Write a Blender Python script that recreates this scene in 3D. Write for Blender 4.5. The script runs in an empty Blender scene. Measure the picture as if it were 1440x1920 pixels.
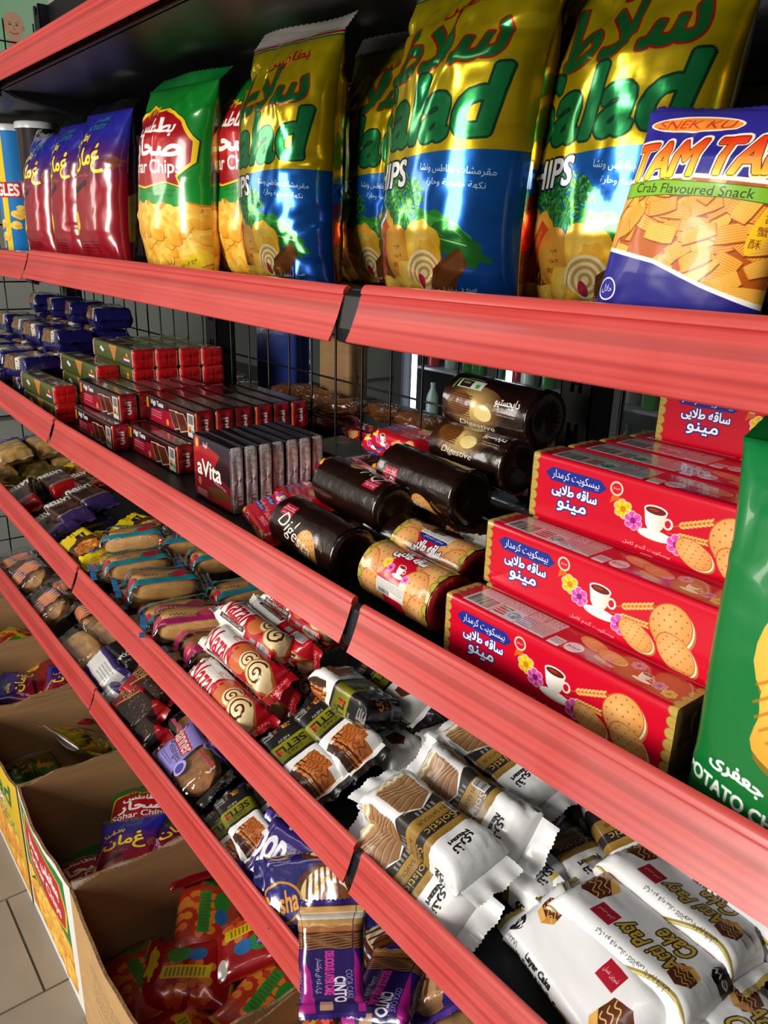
import bpy, math, random
import numpy as np
from mathutils import Matrix, Vector, Euler

SC = bpy.context.scene
COL = SC.collection
rng = random.Random(7)

# ------------------------------------------------------------------ camera
cam_d = bpy.data.cameras.new('camera')
cam_d.sensor_fit = 'VERTICAL'
cam_d.sensor_height = 36.0
cam_d.lens = 1476.2 / 1920 * 36.0
cam_d.clip_start = 0.02
cam = bpy.data.objects.new('camera', cam_d)
COL.objects.link(cam)
_R = Matrix(((0.619203, 0.784805, 0.025881), (0.269395, -0.181360, -0.945798), (-0.737573, 0.592613, -0.323721)))
_M = Matrix((_R[0], -_R[1], -_R[2])).transposed().to_4x4()
_M.translation = Vector((1.5615, -0.4250, 0.0560))
cam.matrix_world = _M
SC.camera = cam

# ------------------------------------------------------------------ world, light, exposure
world = bpy.data.worlds.new('shop ambience')
SC.world = world
world.use_nodes = True
_bg = world.node_tree.nodes['Background']
_bg.inputs[0].default_value = (1.0, 0.95, 0.88, 1)
_bg.inputs[1].default_value = 0.08


def area(name, loc, target, sx, sy, power, col):
    l = bpy.data.lights.new(name, 'AREA')
    l.shape = 'RECTANGLE'
    l.size, l.size_y = sx, sy
    l.energy = power
    l.color = col
    o = bpy.data.objects.new(name, l)
    COL.objects.link(o)
    o.location = loc
    o.rotation_euler = (Vector(target) - Vector(loc)).to_track_quat('-Z', 'Y').to_euler()
    return o


area('shop_door_daylight', (1.0, -2.9, 0.38), (0.8, 0.0, -0.35), 0.9, 1.6, 128, (1.0, 0.95, 0.87))
area('left_window_daylight', (-1.3, -2.1, 0.55), (0.3, 0.0, -0.3), 0.5, 1.5, 26, (1.0, 0.93, 0.84))
area('overhead_fill_light', (1.3, -1.5, 2.1), (0.9, -0.4, -0.5), 2.4, 0.25, 12, (1.0, 0.96, 0.9))  # dim overhead fill added to lift the shade, not a known fitting
area('back_aisle_tube_light', (0.3, 1.6, 1.9), (0.6, 1.3, -0.3), 2.4, 0.3, 7, (0.95, 0.98, 1.0))

vs = SC.view_settings
vs.view_transform = 'Standard'
vs.look = 'None'
vs.exposure = -0.12
vs.gamma = 1.0
vs.use_curve_mapping = False
SC.cycles.max_bounces = 8
SC.cycles.transparent_max_bounces = 24


# ------------------------------------------------------------------ small vector raster for printed packaging
def hexc(c):
    if isinstance(c, str):
        c = c.lstrip('#')
        return np.array([int(c[i:i + 2], 16) / 255 for i in (0, 2, 4)], dtype=np.float32)
    return np.array(c, dtype=np.float32)


def coverage(edges, W, H, ss=3):
    """exact-in-x coverage of a set of directed edges (n,4); returns x0, y0, mask"""
    if len(edges) == 0:
        return 0, 0, None
    xs = edges[:, [0, 2]]
    ys = edges[:, [1, 3]]
    bx0 = int(max(0, math.floor(xs.min())))
    bx1 = int(min(W, math.ceil(xs.max()) + 1))
    by0 = int(max(0, math.floor(ys.min())))
    by1 = int(min(H, math.ceil(ys.max()) + 1))
    w, h = bx1 - bx0, by1 - by0
    if w <= 0 or h <= 0:
        return 0, 0, None
    x0, x1 = edges[:, 0] - bx0, edges[:, 2] - bx0
    y0, y1 = (edges[:, 1] - by0) * ss, (edges[:, 3] - by0) * ss
    s = np.where(y1 > y0, 1.0, -1.0)
    ya, yb = np.minimum(y0, y1), np.maximum(y0, y1)
    a = np.clip(np.ceil(ya - 0.5), 0, h * ss).astype(int)
    b = np.clip(np.ceil(yb - 0.5), 0, h * ss).astype(int)
    n = np.maximum(b - a, 0)
    tot = int(n.sum())
    if tot == 0:
        return 0, 0, None
    idx = np.repeat(np.arange(len(n)), n)
    off = np.repeat(np.cumsum(n) - n, n)
    row = a[idx] + (np.arange(tot) - off)
    x = x0[idx] + (row + 0.5 - y0[idx]) / (y1 - y0)[idx] * (x1 - x0)[idx]
    x = np.clip(x, 0, w)
    xi = np.floor(x).astype(int)
    fr = x - xi
    st = w + 2
    sg = s[idx]
    acc = np.bincount(row * st + xi, weights=sg * (1 - fr), minlength=h * ss * st)
    acc += np.bincount(row * st + xi + 1, weights=sg * fr, minlength=h * ss * st)
    m = np.cumsum(acc.reshape(h * ss, st), axis=1)[:, :w]
    m = np.minimum(np.abs(m), 1.0).reshape(h, ss, w).mean(axis=1)
    return bx0, by0, m.astype(np.float32)


def poly_edges(polys):
    E = []
    for p in polys:
        p = np.asarray(p, dtype=float)
        E.append(np.hstack([p, np.roll(p, -1, 0)]))
    return np.concatenate(E)


def _ar_table():
    t = {}
    order = [('ء', 1), ('آ', 2), ('أ', 2), ('ؤ', 2), ('إ', 2), ('ئ', 4), ('ا', 2), ('ب', 4), ('ة', 2), ('ت', 4), ('ث', 4), ('ج', 4), ('ح', 4),
             ('خ', 4), ('د', 2), ('ذ', 2), ('ر', 2), ('ز', 2), ('س', 4), ('ش', 4), ('ص', 4), ('ض', 4), ('ط', 4), ('ظ', 4), ('ع', 4), ('غ', 4),
             ('ف', 4), ('ق', 4), ('ك', 4), ('ل', 4), ('م', 4), ('ن', 4), ('ه', 4), ('و', 2), ('ى', 2), ('ي', 4)]
    cp = 0xFE80
    for c, n in order:
        t[c] = (cp, n)
        cp += n
    t['پ'] = (0xFB56, 4)
    t['چ'] = (0xFB7A, 4)
    t['ژ'] = (0xFB8A, 2)
    t['ک'] = (0xFB8E, 4)
    t['گ'] = (0xFB92, 4)
    t['ی'] = (0xFBFC, 4)
    return t


_AR = _ar_table()


def arabic(s):
    """shape a right-to-left string into presentation forms in visual order"""
    if not any(c in _AR for c in s):
        return s
    s = s.replace('لا', '\u0001')
    out = []
    n = len(s)

    def joins_next(c):
        return c in _AR and _AR[c][1] == 4

    def joins_prev(c):
        return (c in _AR and _AR[c][1] >= 2) or c == '\u0001'
    for i, c in enumerate(s):
        p = i > 0 and joins_next(s[i - 1]) and joins_prev(c)
        q = i < n - 1 and joins_next(c) and joins_prev(s[i + 1])
        if c == '\u0001':
            out.append(chr(0xFEFC if p else 0xFEFB))
        elif c in _AR:
            b, k = _AR[c]
            if k == 1:
                out.append(chr(b))
            elif k == 2:
                out.append(chr(b + (1 if p else 0)))
            else:
                out.append(chr(b + (3 if p and q else 1 if p else 2 if q else 0)))
        elif c == 'ـ':
            out.append('ـ')
        else:
            out.append(c)
    return ''.join(reversed(out))


_TXT = {}


def text_edges(s, bold=0.0, shear=0.0):
    key = (s, bold, shear)
    if key in _TXT:
        return _TXT[key]
    c = bpy.data.curves.new('print', 'FONT')
    c.body = arabic(s)
    c.resolution_u = 3
    c.offset = bold
    c.shear = shear
    o = bpy.data.objects.new('print', c)
    COL.objects.link(o)
    dg = bpy.context.evaluated_depsgraph_get()
    me = bpy.data.meshes.new_from_object(o.evaluated_get(dg))
    nv = len(me.vertices)
    E = np.zeros((0, 4))
    if nv and len(me.polygons):
        co = np.empty(nv * 3)
        me.vertices.foreach_get('co', co)
        co = co.reshape(-1, 3)[:, :2]
        me.calc_loop_triangles()
        tr = np.empty(len(me.loop_triangles) * 3, dtype=np.int32)
        me.loop_triangles.foreach_get('vertices', tr)
        t = co[tr.reshape(-1, 3)]
        ar = (t[:, 1, 0] - t[:, 0, 0]) * (t[:, 2, 1] - t[:, 0, 1]) - (t[:, 1, 1] - t[:, 0, 1]) * (t[:, 2, 0] - t[:, 0, 0])
        t[ar < 0] = t[ar < 0][:, ::-1]
        E = np.concatenate([np.hstack([t[:, 0], t[:, 1]]), np.hstack([t[:, 1], t[:, 2]]), np.hstack([t[:, 2], t[:, 0]])])
    bpy.data.objects.remove(o)
    bpy.data.curves.remove(c)
    bpy.data.meshes.remove(me)
    _TXT[key] = E
    return E


def vnoise(x, y, seed=0):
    x = np.asarray(x, dtype=np.float64)
    y = np.asarray(y, dtype=np.float64)
    xi = np.floor(x).astype(np.int64)
    yi = np.floor(y).astype(np.int64)
    fx, fy = x - xi, y - yi
    fx = fx * fx * (3 - 2 * fx)
    fy = fy * fy * (3 - 2 * fy)

    def h(a, b):
        v = (a * 374761393 + b * 668265263 + seed * 974711) & 0x7fffffff
        v = ((v ^ (v >> 13)) * 1274126177) & 0x7fffffff
        return ((v ^ (v >> 16)) & 0xffff) / 65535.0
    return (h(xi, yi) * (1 - fx) + h(xi + 1, yi) * fx) * (1 - fy) + (h(xi, yi + 1) * (1 - fx) + h(xi + 1, yi + 1) * fx) * fy


def fbm(x, y, seed=0, o=3):
    r, a, t = 0, 0.5, 0
    for k in range(o):
        r = r + a * vnoise(np.asarray(x) * 2 ** k, np.asarray(y) * 2 ** k, seed + k * 17)
        t += a
        a *= 0.5
    return r / t


class Cv:
    """a printed sheet: origin top left, units are pixels"""

    def __init__(s, w, h, bg):
        s.w, s.h = int(w), int(h)
        s.a = np.empty((s.h, s.w, 3), dtype=np.float32)
        s.a[:] = hexc(bg)

    def mask(s, x0, y0, m, col, alpha=1.0):
        if m is None:
            return
        h, w = m.shape
        r = s.a[y0:y0 + h, x0:x0 + w]
        k = (m * alpha)[..., None]
        if callable(col):
            yy, xx = np.mgrid[y0:y0 + h, x0:x0 + w]
            c = col(xx, yy)
        else:
            c = hexc(col)
        r += (c - r) * k

    def edges(s, E, col, alpha=1.0, ow=0, ocol=None):
        x0, y0, m = coverage(E, s.w, s.h)
        if m is None:
            return
        if ow:
            k = int(math.ceil(ow))
            mm = np.pad(m, k)
            px0, py0 = x0 - k, y0 - k
            d = mm.copy()
            for i in range(16):
                a = i * math.pi / 8
                dx, dy = int(round(ow * math.cos(a))), int(round(ow * math.sin(a)))
                d = np.maximum(d, np.roll(np.roll(mm, dx, 1), dy, 0))
                if ow > 6:
                    d = np.maximum(d, np.roll(np.roll(mm, dx // 2, 1), dy // 2, 0))
            cx0, cy0 = max(0, -px0), max(0, -py0)
            d = d[cy0:s.h - py0, cx0:s.w - px0]
            s.mask(px0 + cx0, py0 + cy0, d, ocol, alpha)
        s.mask(x0, y0, m, col, alpha)

    def poly(s, pts, col, alpha=1.0, ow=0, ocol=None):
        s.edges(poly_edges([pts]), col, alpha, ow, ocol)

    def rect(s, x0, y0, x1, y1, col, alpha=1.0):
        s.poly([(x0, y0), (x1, y0), (x1, y1), (x0, y1)], col, alpha)

    def ell(s, cx, cy, rx, ry, col, rot=0, alpha=1.0, ow=0, ocol=None, n=28):
        t = np.linspace(0, 2 * math.pi, n, endpoint=False)
        x, y = rx * np.cos(t), ry * np.sin(t)
        c, k = math.cos(math.radians(rot)), math.sin(math.radians(rot))
        s.poly(np.stack([cx + x * c - y * k, cy + x * k + y * c], 1), col, alpha, ow, ocol)

    def blob(s, cx, cy, rx, ry, col, seed=0, amp=0.2, fr=3, rot=0, alpha=1.0, ow=0, ocol=None, n=44):
        t = np.linspace(0, 2 * math.pi, n, endpoint=False)
        r = 1 + amp * 2 * (vnoise(np.cos(t) * fr + 9, np.sin(t) * fr + 9, seed) - 0.5)
        x, y = rx * r * np.cos(t), ry * r * np.sin(t)
        c, k = math.cos(math.radians(rot)), math.sin(math.radians(rot))
        s.poly(np.stack([cx + x * c - y * k, cy + x * k + y * c], 1), col, alpha, ow, ocol)

    def line(s, pts, wd, col, alpha=1.0):
        pts = np.asarray(pts, dtype=float)
        P = []
        for i in range(len(pts) - 1):
            a, b = pts[i], pts[i + 1]
            d = b - a
            L = math.hypot(*d)
            if L < 1e-6:
                continue
            n = np.array([-d[1], d[0]]) / L * wd / 2
            e = d / L * wd * 0.3
            P.append(np.array([a + n - e, a - n - e, b - n + e, b + n + e]))
        if P:
            E = poly_edges(P)
            x0, y0, m = coverage(E, s.w, s.h)
            s.mask(x0, y0, m, col, alpha)

    def text(s, t, cx, cy, h, col, rot=0, sx=1.0, bold=0.0, shear=0.0, ow=0, ocol=None, alpha=1.0, width=None, arc=0.0):
        """centred on cx, cy; h = pixel height of the line of ink unless width is given"""
        E = text_edges(t, 0.0, shear)
        if len(E) == 0:
            return
        x0, x1 = E[:, [0, 2]].min(), E[:, [0, 2]].max()
        y0, y1 = E[:, [1, 3]].min(), E[:, [1, 3]].max()
        k = h / max(y1 - y0, 1e-6)
        kx = width / max(x1 - x0, 1e-6) if width else k * sx
        mx, my = (x0 + x1) / 2, (y0 + y1) / 2
        c, d = math.cos(math.radians(rot)), math.sin(math.radians(rot))
        out = np.empty_like(E)
        for i in (0, 2):
            X = (E[:, i] - mx) * kx
            Y = -(E[:, i + 1] - my) * k
            if arc:
                Y = Y + arc * (X / (0.5 * (x1 - x0) * kx)) ** 2
            out[:, i] = cx + X * c - Y * d
            out[:, i + 1] = cy + X * d + Y * c
        bw = bold * h * 0.9
        if ow:
            s.edges(out, ocol, alpha, ow + bw, ocol)
        s.edges(out, col, alpha, bw if bw >= 0.7 else 0, col)

    def lines_of_print(s, x0, y0, x1, y1, n, col, alpha=0.8, seed=1):
        """small unreadable print as rows of short dashes"""
        r = random.Random(seed)
        dy = (y1 - y0) / n
        P = []
        for i in range(n):
            x = x0
            while x < x1:
                w = r.uniform(0.02, 0.09) * (x1 - x0)
                e = min(x + w, x1)
                P.append([(x, y0 + i * dy), (e, y0 + i * dy), (e, y0 + i * dy + dy * 0.5), (x, y0 + i * dy + dy * 0.5)])
                x += w + (x1 - x0) * 0.015
        E = poly_edges(P)
        a, b, m = coverage(E, s.w, s.h)
        s.mask(a, b, m, col, alpha)

    def barcode(s, x0, y0, x1, y1, seed=1, bg='#f4f4f4', fg='#111111', vert=False):
        s.rect(x0, y0, x1, y1, bg)
        r = random.Random(seed)
        P = []
        if vert:
            y = y0 + (y1 - y0) * 0.06
            while y < y1 - (y1 - y0) * 0.06:
                w = r.choice([0.012, 0.02, 0.03]) * (y1 - y0)
                P.append([(x0 + 2, y), (x1 - 2, y), (x1 - 2, y + w), (x0 + 2, y + w)])
                y += w + r.choice([0.012, 0.02, 0.03]) * (y1 - y0)
        else:
            x = x0 + (x1 - x0) * 0.06
            while x < x1 - (x1 - x0) * 0.06:
                w = r.choice([0.012, 0.02, 0.03]) * (x1 - x0)
                P.append([(x, y0 + 2), (x + w, y0 + 2), (x + w, y1 - 3), (x, y1 - 3)])
                x += w + r.choice([0.012, 0.02, 0.03]) * (x1 - x0)
        E = poly_edges(P)
        a, b, m = coverage(E, s.w, s.h)
        s.mask(a, b, m, fg)

    def mottle(s, amp, sc, seed=0, box=None):
        x0, y0, x1, y1 = box or (0, 0, s.w, s.h)
        x0, y0, x1, y1 = int(max(0, x0)), int(max(0, y0)), int(min(s.w, x1)), int(min(s.h, y1))
        yy, xx = np.mgrid[y0:y1, x0:x1]
        n = fbm(xx / sc, yy / sc, seed) - 0.5
        s.a[y0:y1, x0:x1] *= (1 + amp * 2 * n[..., None]).astype(np.float32)

    def flip180(s, x0, y0, x1, y1):
        x0, y0, x1, y1 = int(x0), int(y0), int(x1), int(y1)
        s.a[y0:y1, x0:x1] = s.a[y0:y1, x0:x1][::-1, ::-1].copy()

    def image(s, name):
        im = bpy.data.images.new(name, s.w, s.h)
        px = np.ones((s.h, s.w, 4), dtype=np.float32)
        px[..., :3] = np.clip(s.a[::-1], 0, 1)
        im.pixels.foreach_set(px.ravel())
        im.update()
        return im


def vgrad(y0, y1, ca, cb):
    ca, cb = hexc(ca), hexc(cb)

    def f(xx, yy):
        t = np.clip((yy - y0) / (y1 - y0), 0, 1)[..., None]
        return ca * (1 - t) + cb * t
    return f


def hgrad(x0, x1, ca, cb):
    ca, cb = hexc(ca), hexc(cb)

    def f(xx, yy):
        t = np.clip((xx - x0) / (x1 - x0), 0, 1)[..., None]
        return ca * (1 - t) + cb * t
    return f


def rgrad(cx, cy, r, ca, cb):
    ca, cb = hexc(ca), hexc(cb)

    def f(xx, yy):
        t = np.clip(np.hypot(xx - cx, yy - cy) / r, 0, 1)[..., None]
        return ca * (1 - t) + cb * t
    return f


# ------------------------------------------------------------------ materials
_MATS = {}


def lin(c):
    c = hexc(c)
    return tuple(float(v / 12.92 if v <= 0.04045 else ((v + 0.055) / 1.055) ** 2.4) for v in c) + (1,)


def principled(name, col, rough=0.5, metal=0.0, coat=0.0, coat_rough=0.08, spec=0.5, trans=0.0, alpha=1.0):
    m = bpy.data.materials.new(name)
    m.use_nodes = True
    b = m.node_tree.nodes['Principled BSDF']
    b.inputs['Base Color'].default_value = lin(col) if isinstance(col, str) else col
    b.inputs['Roughness'].default_value = rough
    b.inputs['Metallic'].default_value = metal
    b.inputs['Coat Weight'].default_value = coat
    b.inputs['Coat Roughness'].default_value = coat_rough
    b.inputs['Specular IOR Level'].default_value = spec
    b.inputs['Transmission Weight'].default_value = trans
    b.inputs['Alpha'].default_value = alpha
    return m


def add_noise_tint(m, scale=(8, 8, 8), amt=0.25, detail=4, bump=0.0, bscale=None, coord='Object', rough_amt=0.0):
    nt = m.node_tree
    b = nt.nodes['Principled BSDF']
    tc = nt.nodes.new('ShaderNodeTexCoord')
    mp = nt.nodes.new('ShaderNodeMapping')
    mp.inputs['Scale'].default_value = scale
    nz = nt.nodes.new('ShaderNodeTexNoise')
    nz.inputs['Scale'].default_value = 1.0
    nz.inputs['Detail'].default_value = detail
    nt.links.new(tc.outputs[coord], mp.inputs[0])
    nt.links.new(mp.outputs[0], nz.inputs['Vector'])
    if amt:
        mx = nt.nodes.new('ShaderNodeMix')
        mx.data_type = 'RGBA'
        mx.blend_type = 'MULTIPLY'
        mx.inputs['Factor'].default_value = 1.0
        rp = nt.nodes.new('ShaderNodeMapRange')
        rp.inputs['From Min'].default_value = 0.3
        rp.inputs['From Max'].default_value = 0.7
        rp.inputs['To Min'].default_value = 1 - amt
        rp.inputs['To Max'].default_value = 1 + amt * 0.5
        nt.links.new(nz.outputs['Fac'], rp.inputs['Value'])
        src = b.inputs['Base Color'].links[0].from_socket if b.inputs['Base Color'].links else None
        if src:
            nt.links.new(src, mx.inputs[6])
        else:
            mx.inputs[6].default_value = b.inputs['Base Color'].default_value
        nt.links.new(rp.outputs[0], mx.inputs[7])
        nt.links.new(mx.outputs[2], b.inputs['Base Color'])
    if rough_amt:
        rr = nt.nodes.new('ShaderNodeMapRange')
        r0 = b.inputs['Roughness'].default_value
        rr.inputs['From Min'].default_value = 0.3
        rr.inputs['From Max'].default_value = 0.7
        rr.inputs['To Min'].default_value = r0 - rough_amt
        rr.inputs['To Max'].default_value = r0 + rough_amt
        nt.links.new(nz.outputs['Fac'], rr.inputs['Value'])
        nt.links.new(rr.outputs[0], b.inputs['Roughness'])
    if bump:
        bp = nt.nodes.new('ShaderNodeBump')
        bp.inputs['Strength'].default_value = bump
        bp.inputs['Distance'].default_value = 0.002
        if bscale:
            mp2 = nt.nodes.new('ShaderNodeMapping')
            mp2.inputs['Scale'].default_value = bscale
            n2 = nt.nodes.new('ShaderNodeTexNoise')
            n2.inputs['Scale'].default_value = 1.0
            n2.inputs['Detail'].default_value = 3
            nt.links.new(tc.outputs[coord], mp2.inputs[0])
            nt.links.new(mp2.outputs[0], n2.inputs['Vector'])
            nt.links.new(n2.outputs['Fac'], bp.inputs['Height'])
        else:
            nt.links.new(nz.outputs['Fac'], bp.inputs['Height'])
        nt.links.new(bp.outputs[0], b.inputs['Normal'])
    return m


def printed(name, cv, rough=0.35, metal=0.0, coat=0.5, bump=0.25, bscale=55, spec=0.5, coat_rough=0.08, back=None):
    """a printed film: the sheet drawn above on the UV map, crinkle relief from noise"""
    m = principled(name, '#ffffff', rough, metal, coat, coat_rough, spec)
    nt = m.node_tree
    b = nt.nodes['Principled BSDF']
    t = nt.nodes.new('ShaderNodeTexImage')
    t.image = cv.image(name + ' print')
    t.extension = 'EXTEND'
    nt.links.new(t.outputs[0], b.inputs['Base Color'])
    if bump:
        add_noise_tint(m, amt=0, bump=bump, bscale=(bscale,) * 3)
    return m


def clear_film(name='clear film', tint=(1, 1, 1, 1), gloss=0.9, dens=0.06, rough=0.07):
    """thin clear wrap: mostly see-through, mirror-like at grazing angles, crinkled by noise"""
    m = bpy.data.materials.new(name)
    m.use_nodes = True
    nt = m.node_tree
    nt.nodes.clear()
    out = nt.nodes.new('ShaderNodeOutputMaterial')
    mix = nt.nodes.new('ShaderNodeMixShader')
    tr = nt.nodes.new('ShaderNodeBsdfTransparent')
    tr.inputs[0].default_value = tint
    gl = nt.nodes.new('ShaderNodeBsdfGlossy')
    gl.inputs['Roughness'].default_value = rough
    gl.inputs[0].default_value = (gloss, gloss, gloss, 1)
    fr = nt.nodes.new('ShaderNodeLayerWeight')
    fr.inputs[0].default_value = 0.5
    pw = nt.nodes.new('ShaderNodeMath')
    pw.operation = 'POWER'
    pw.inputs[1].default_value = 3.0
    ad = nt.nodes.new('ShaderNodeMath')
    ad.operation = 'MULTIPLY_ADD'
    ad.inputs[1].default_value = 0.7
    ad.inputs[2].default_value = dens
    ad.use_clamp = True
    tc = nt.nodes.new('ShaderNodeTexCoord')
    nz = nt.nodes.new('ShaderNodeTexNoise')
    nz.inputs['Scale'].default_value = 60
    bp = nt.nodes.new('ShaderNodeBump')
    bp.inputs['Strength'].default_value = 0.5
    bp.inputs['Distance'].default_value = 0.002
    nt.links.new(tc.outputs['Object'], nz.inputs['Vector'])
    nt.links.new(nz.outputs['Fac'], bp.inputs['Height'])
    for n in (gl, fr):
        nt.links.new(bp.outputs[0], n.inputs['Normal'])
    nt.links.new(fr.outputs['Facing'], pw.inputs[0])
    nt.links.new(pw.outputs[0], ad.inputs[0])
    nt.links.new(ad.outputs[0], mix.inputs[0])
    nt.links.new(tr.outputs[0], mix.inputs[1])
    nt.links.new(gl.outputs[0], mix.inputs[2])
    nt.links.new(mix.outputs[0], out.inputs[0])
    return m


# ------------------------------------------------------------------ objects
def obj(name, me, mat=None, parent=None, loc=None, rot=None):
    o = bpy.data.objects.new(name, me)
    COL.objects.link(o)
    if mat is not None:
        for x in (mat if isinstance(mat, (list, tuple)) else [mat]):
            me.materials.append(x)
    if parent is not None:
        o.parent = parent
    if loc is not None:
        o.location = loc
    if rot is not None:
        o.rotation_euler = [math.radians(v) for v in rot]
    return o


def tag(o, label, cat, group=None, kind=None):
    if label:
        o['label'] = label
    if cat:
        o['category'] = cat
    if group:
        o['group'] = group
    if kind:
        o['kind'] = kind
    return o


def thing(name, label, cat, group=None, loc=(0, 0, 0), rot=(0, 0, 0)):
    o = bpy.data.objects.new(name, None)
    o.empty_display_size = 0.02
    COL.objects.link(o)
    o.location = loc
    o.rotation_euler = [math.radians(v) for v in rot]
    return tag(o, label, cat, group)


def place(o, loc, rot):
    o.location = loc
    o.rotation_euler = [math.radians(v) for v in rot]
    return o


def copy_thing(src, label, loc, rot, group=None):
    r = src.copy()
    COL.objects.link(r)
    place(r, loc, rot)
    r['label'] = label
    if group:
        r['group'] = group
    for ch in src.children:
        c = ch.copy()
        COL.objects.link(c)
        c.parent = r
        for g in ch.children:
            d = g.copy()
            COL.objects.link(d)
            d.parent = c
    return r


def mesh(name, V, F, uv=None, smooth=True, matidx=None):
    me = bpy.data.meshes.new(name)
    me.from_pydata([tuple(map(float, v)) for v in V], [], F)
    if uv is not None:
        l = me.uv_layers.new(name='UVMap')
        uv = np.asarray(uv, dtype=np.float32)
        li = np.empty(len(me.loops), dtype=np.int32)
        me.loops.foreach_get('vertex_index', li)
        if uv.shape[0] == len(V):
            l.data.foreach_set('uv', uv[li].ravel())
        else:
            l.data.foreach_set('uv', uv.ravel())
    if smooth:
        me.polygons.foreach_set('use_smooth', [True] * len(me.polygons))
    if matidx is not None:
        me.polygons.foreach_set('material_index', matidx)
    me.update()
    return me


class MB:
    """collects boxes, tubes and sheets into one mesh"""

    def __init__(s):
        s.V, s.F = [], []

    def quadbox(s, c8):
        n = len(s.V)
        s.V += [tuple(v) for v in c8]
        s.F += [tuple(n + i for i in f) for f in ((0, 3, 2, 1), (4, 5, 6, 7), (0, 1, 5, 4), (1, 2, 6, 5), (2, 3, 7, 6), (3, 0, 4, 7))]

    def box(s, x0, y0, z0, x1, y1, z1):
        s.quadbox([(x0, y0, z0), (x1, y0, z0), (x1, y1, z0), (x0, y1, z0), (x0, y0, z1), (x1, y0, z1), (x1, y1, z1), (x0, y1, z1)])
        return s

    def tube(s, a, b, r, n=8):
        a, b = Vector(a), Vector(b)
        d = (b - a).normalized()
        u = d.orthogonal().normalized()
        w = d.cross(u)
        k = len(s.V)
        for p in (a, b):
            for i in range(n):
                t = 2 * math.pi * i / n
                s.V.append(tuple(p + (u * math.cos(t) + w * math.sin(t)) * r))
        for i in range(n):
            j = (i + 1) % n
            s.F.append((k + i, k + j, k + n + j, k + n + i))
        s.F.append(tuple(k + i for i in reversed(range(n))))
        s.F.append(tuple(k + n + i for i in range(n)))
        return s

    def prism(s, prof, x0, x1):
        """profile in (y, z) extruded along x"""
        k = len(s.V)
        n = len(prof)
        for x in (x0, x1):
            s.V += [(x, p[0], p[1]) for p in prof]
        for i in range(n):
            j = (i + 1) % n
            s.F.append((k + i, k + n + i, k + n + j, k + j))
        s.F.append(tuple(k + i for i in range(n)))
        s.F.append(tuple(k + n + i for i in reversed(range(n))))
        return s

    def build(s, name, mat, parent=None, smooth=False, bevel=0.0, loc=None, rot=None):
        me = mesh(name, s.V, s.F, smooth=smooth)
        o = obj(name, me, mat, parent, loc, rot)
        if bevel:
            b = o.modifiers.new('bevel', 'BEVEL')
            b.width = bevel
            b.segments = 2
            b.limit_method = 'ANGLE'
        return o


# ------------------------------------------------------------------ pack geometry
def ring_profile(W, H, r, N):
    """rounded rectangle, N points evenly spaced by arc length from bottom centre towards the front, over the top and back"""
    a, b = W / 2, H / 2
    r = min(r, a, b)
    P = [(0, -b)]

    def arc(cy, cz, t0, t1, k=7):
        for i in range(k + 1):
            t = math.radians(t0 + (t1 - t0) * i / k)
            P.append((cy + r * math.cos(t), cz + r * math.sin(t)))
    arc(-a + r, -b + r, 270, 180)
    arc(-a + r, b - r, 180, 90)
    arc(a - r, b - r, 90, 0)
    arc(a - r, -b + r, 0, -90)
    P.append((0, -b))
    P = np.array(P)
    d = np.r_[0, np.cumsum(np.hypot(*np.diff(P, axis=0).T))]
    s = np.linspace(0, d[-1], N + 1)
    return np.stack([np.interp(s, d, P[:, 0]), np.interp(s, d, P[:, 1])], 1), np.linspace(0, 1, N + 1)


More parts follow.
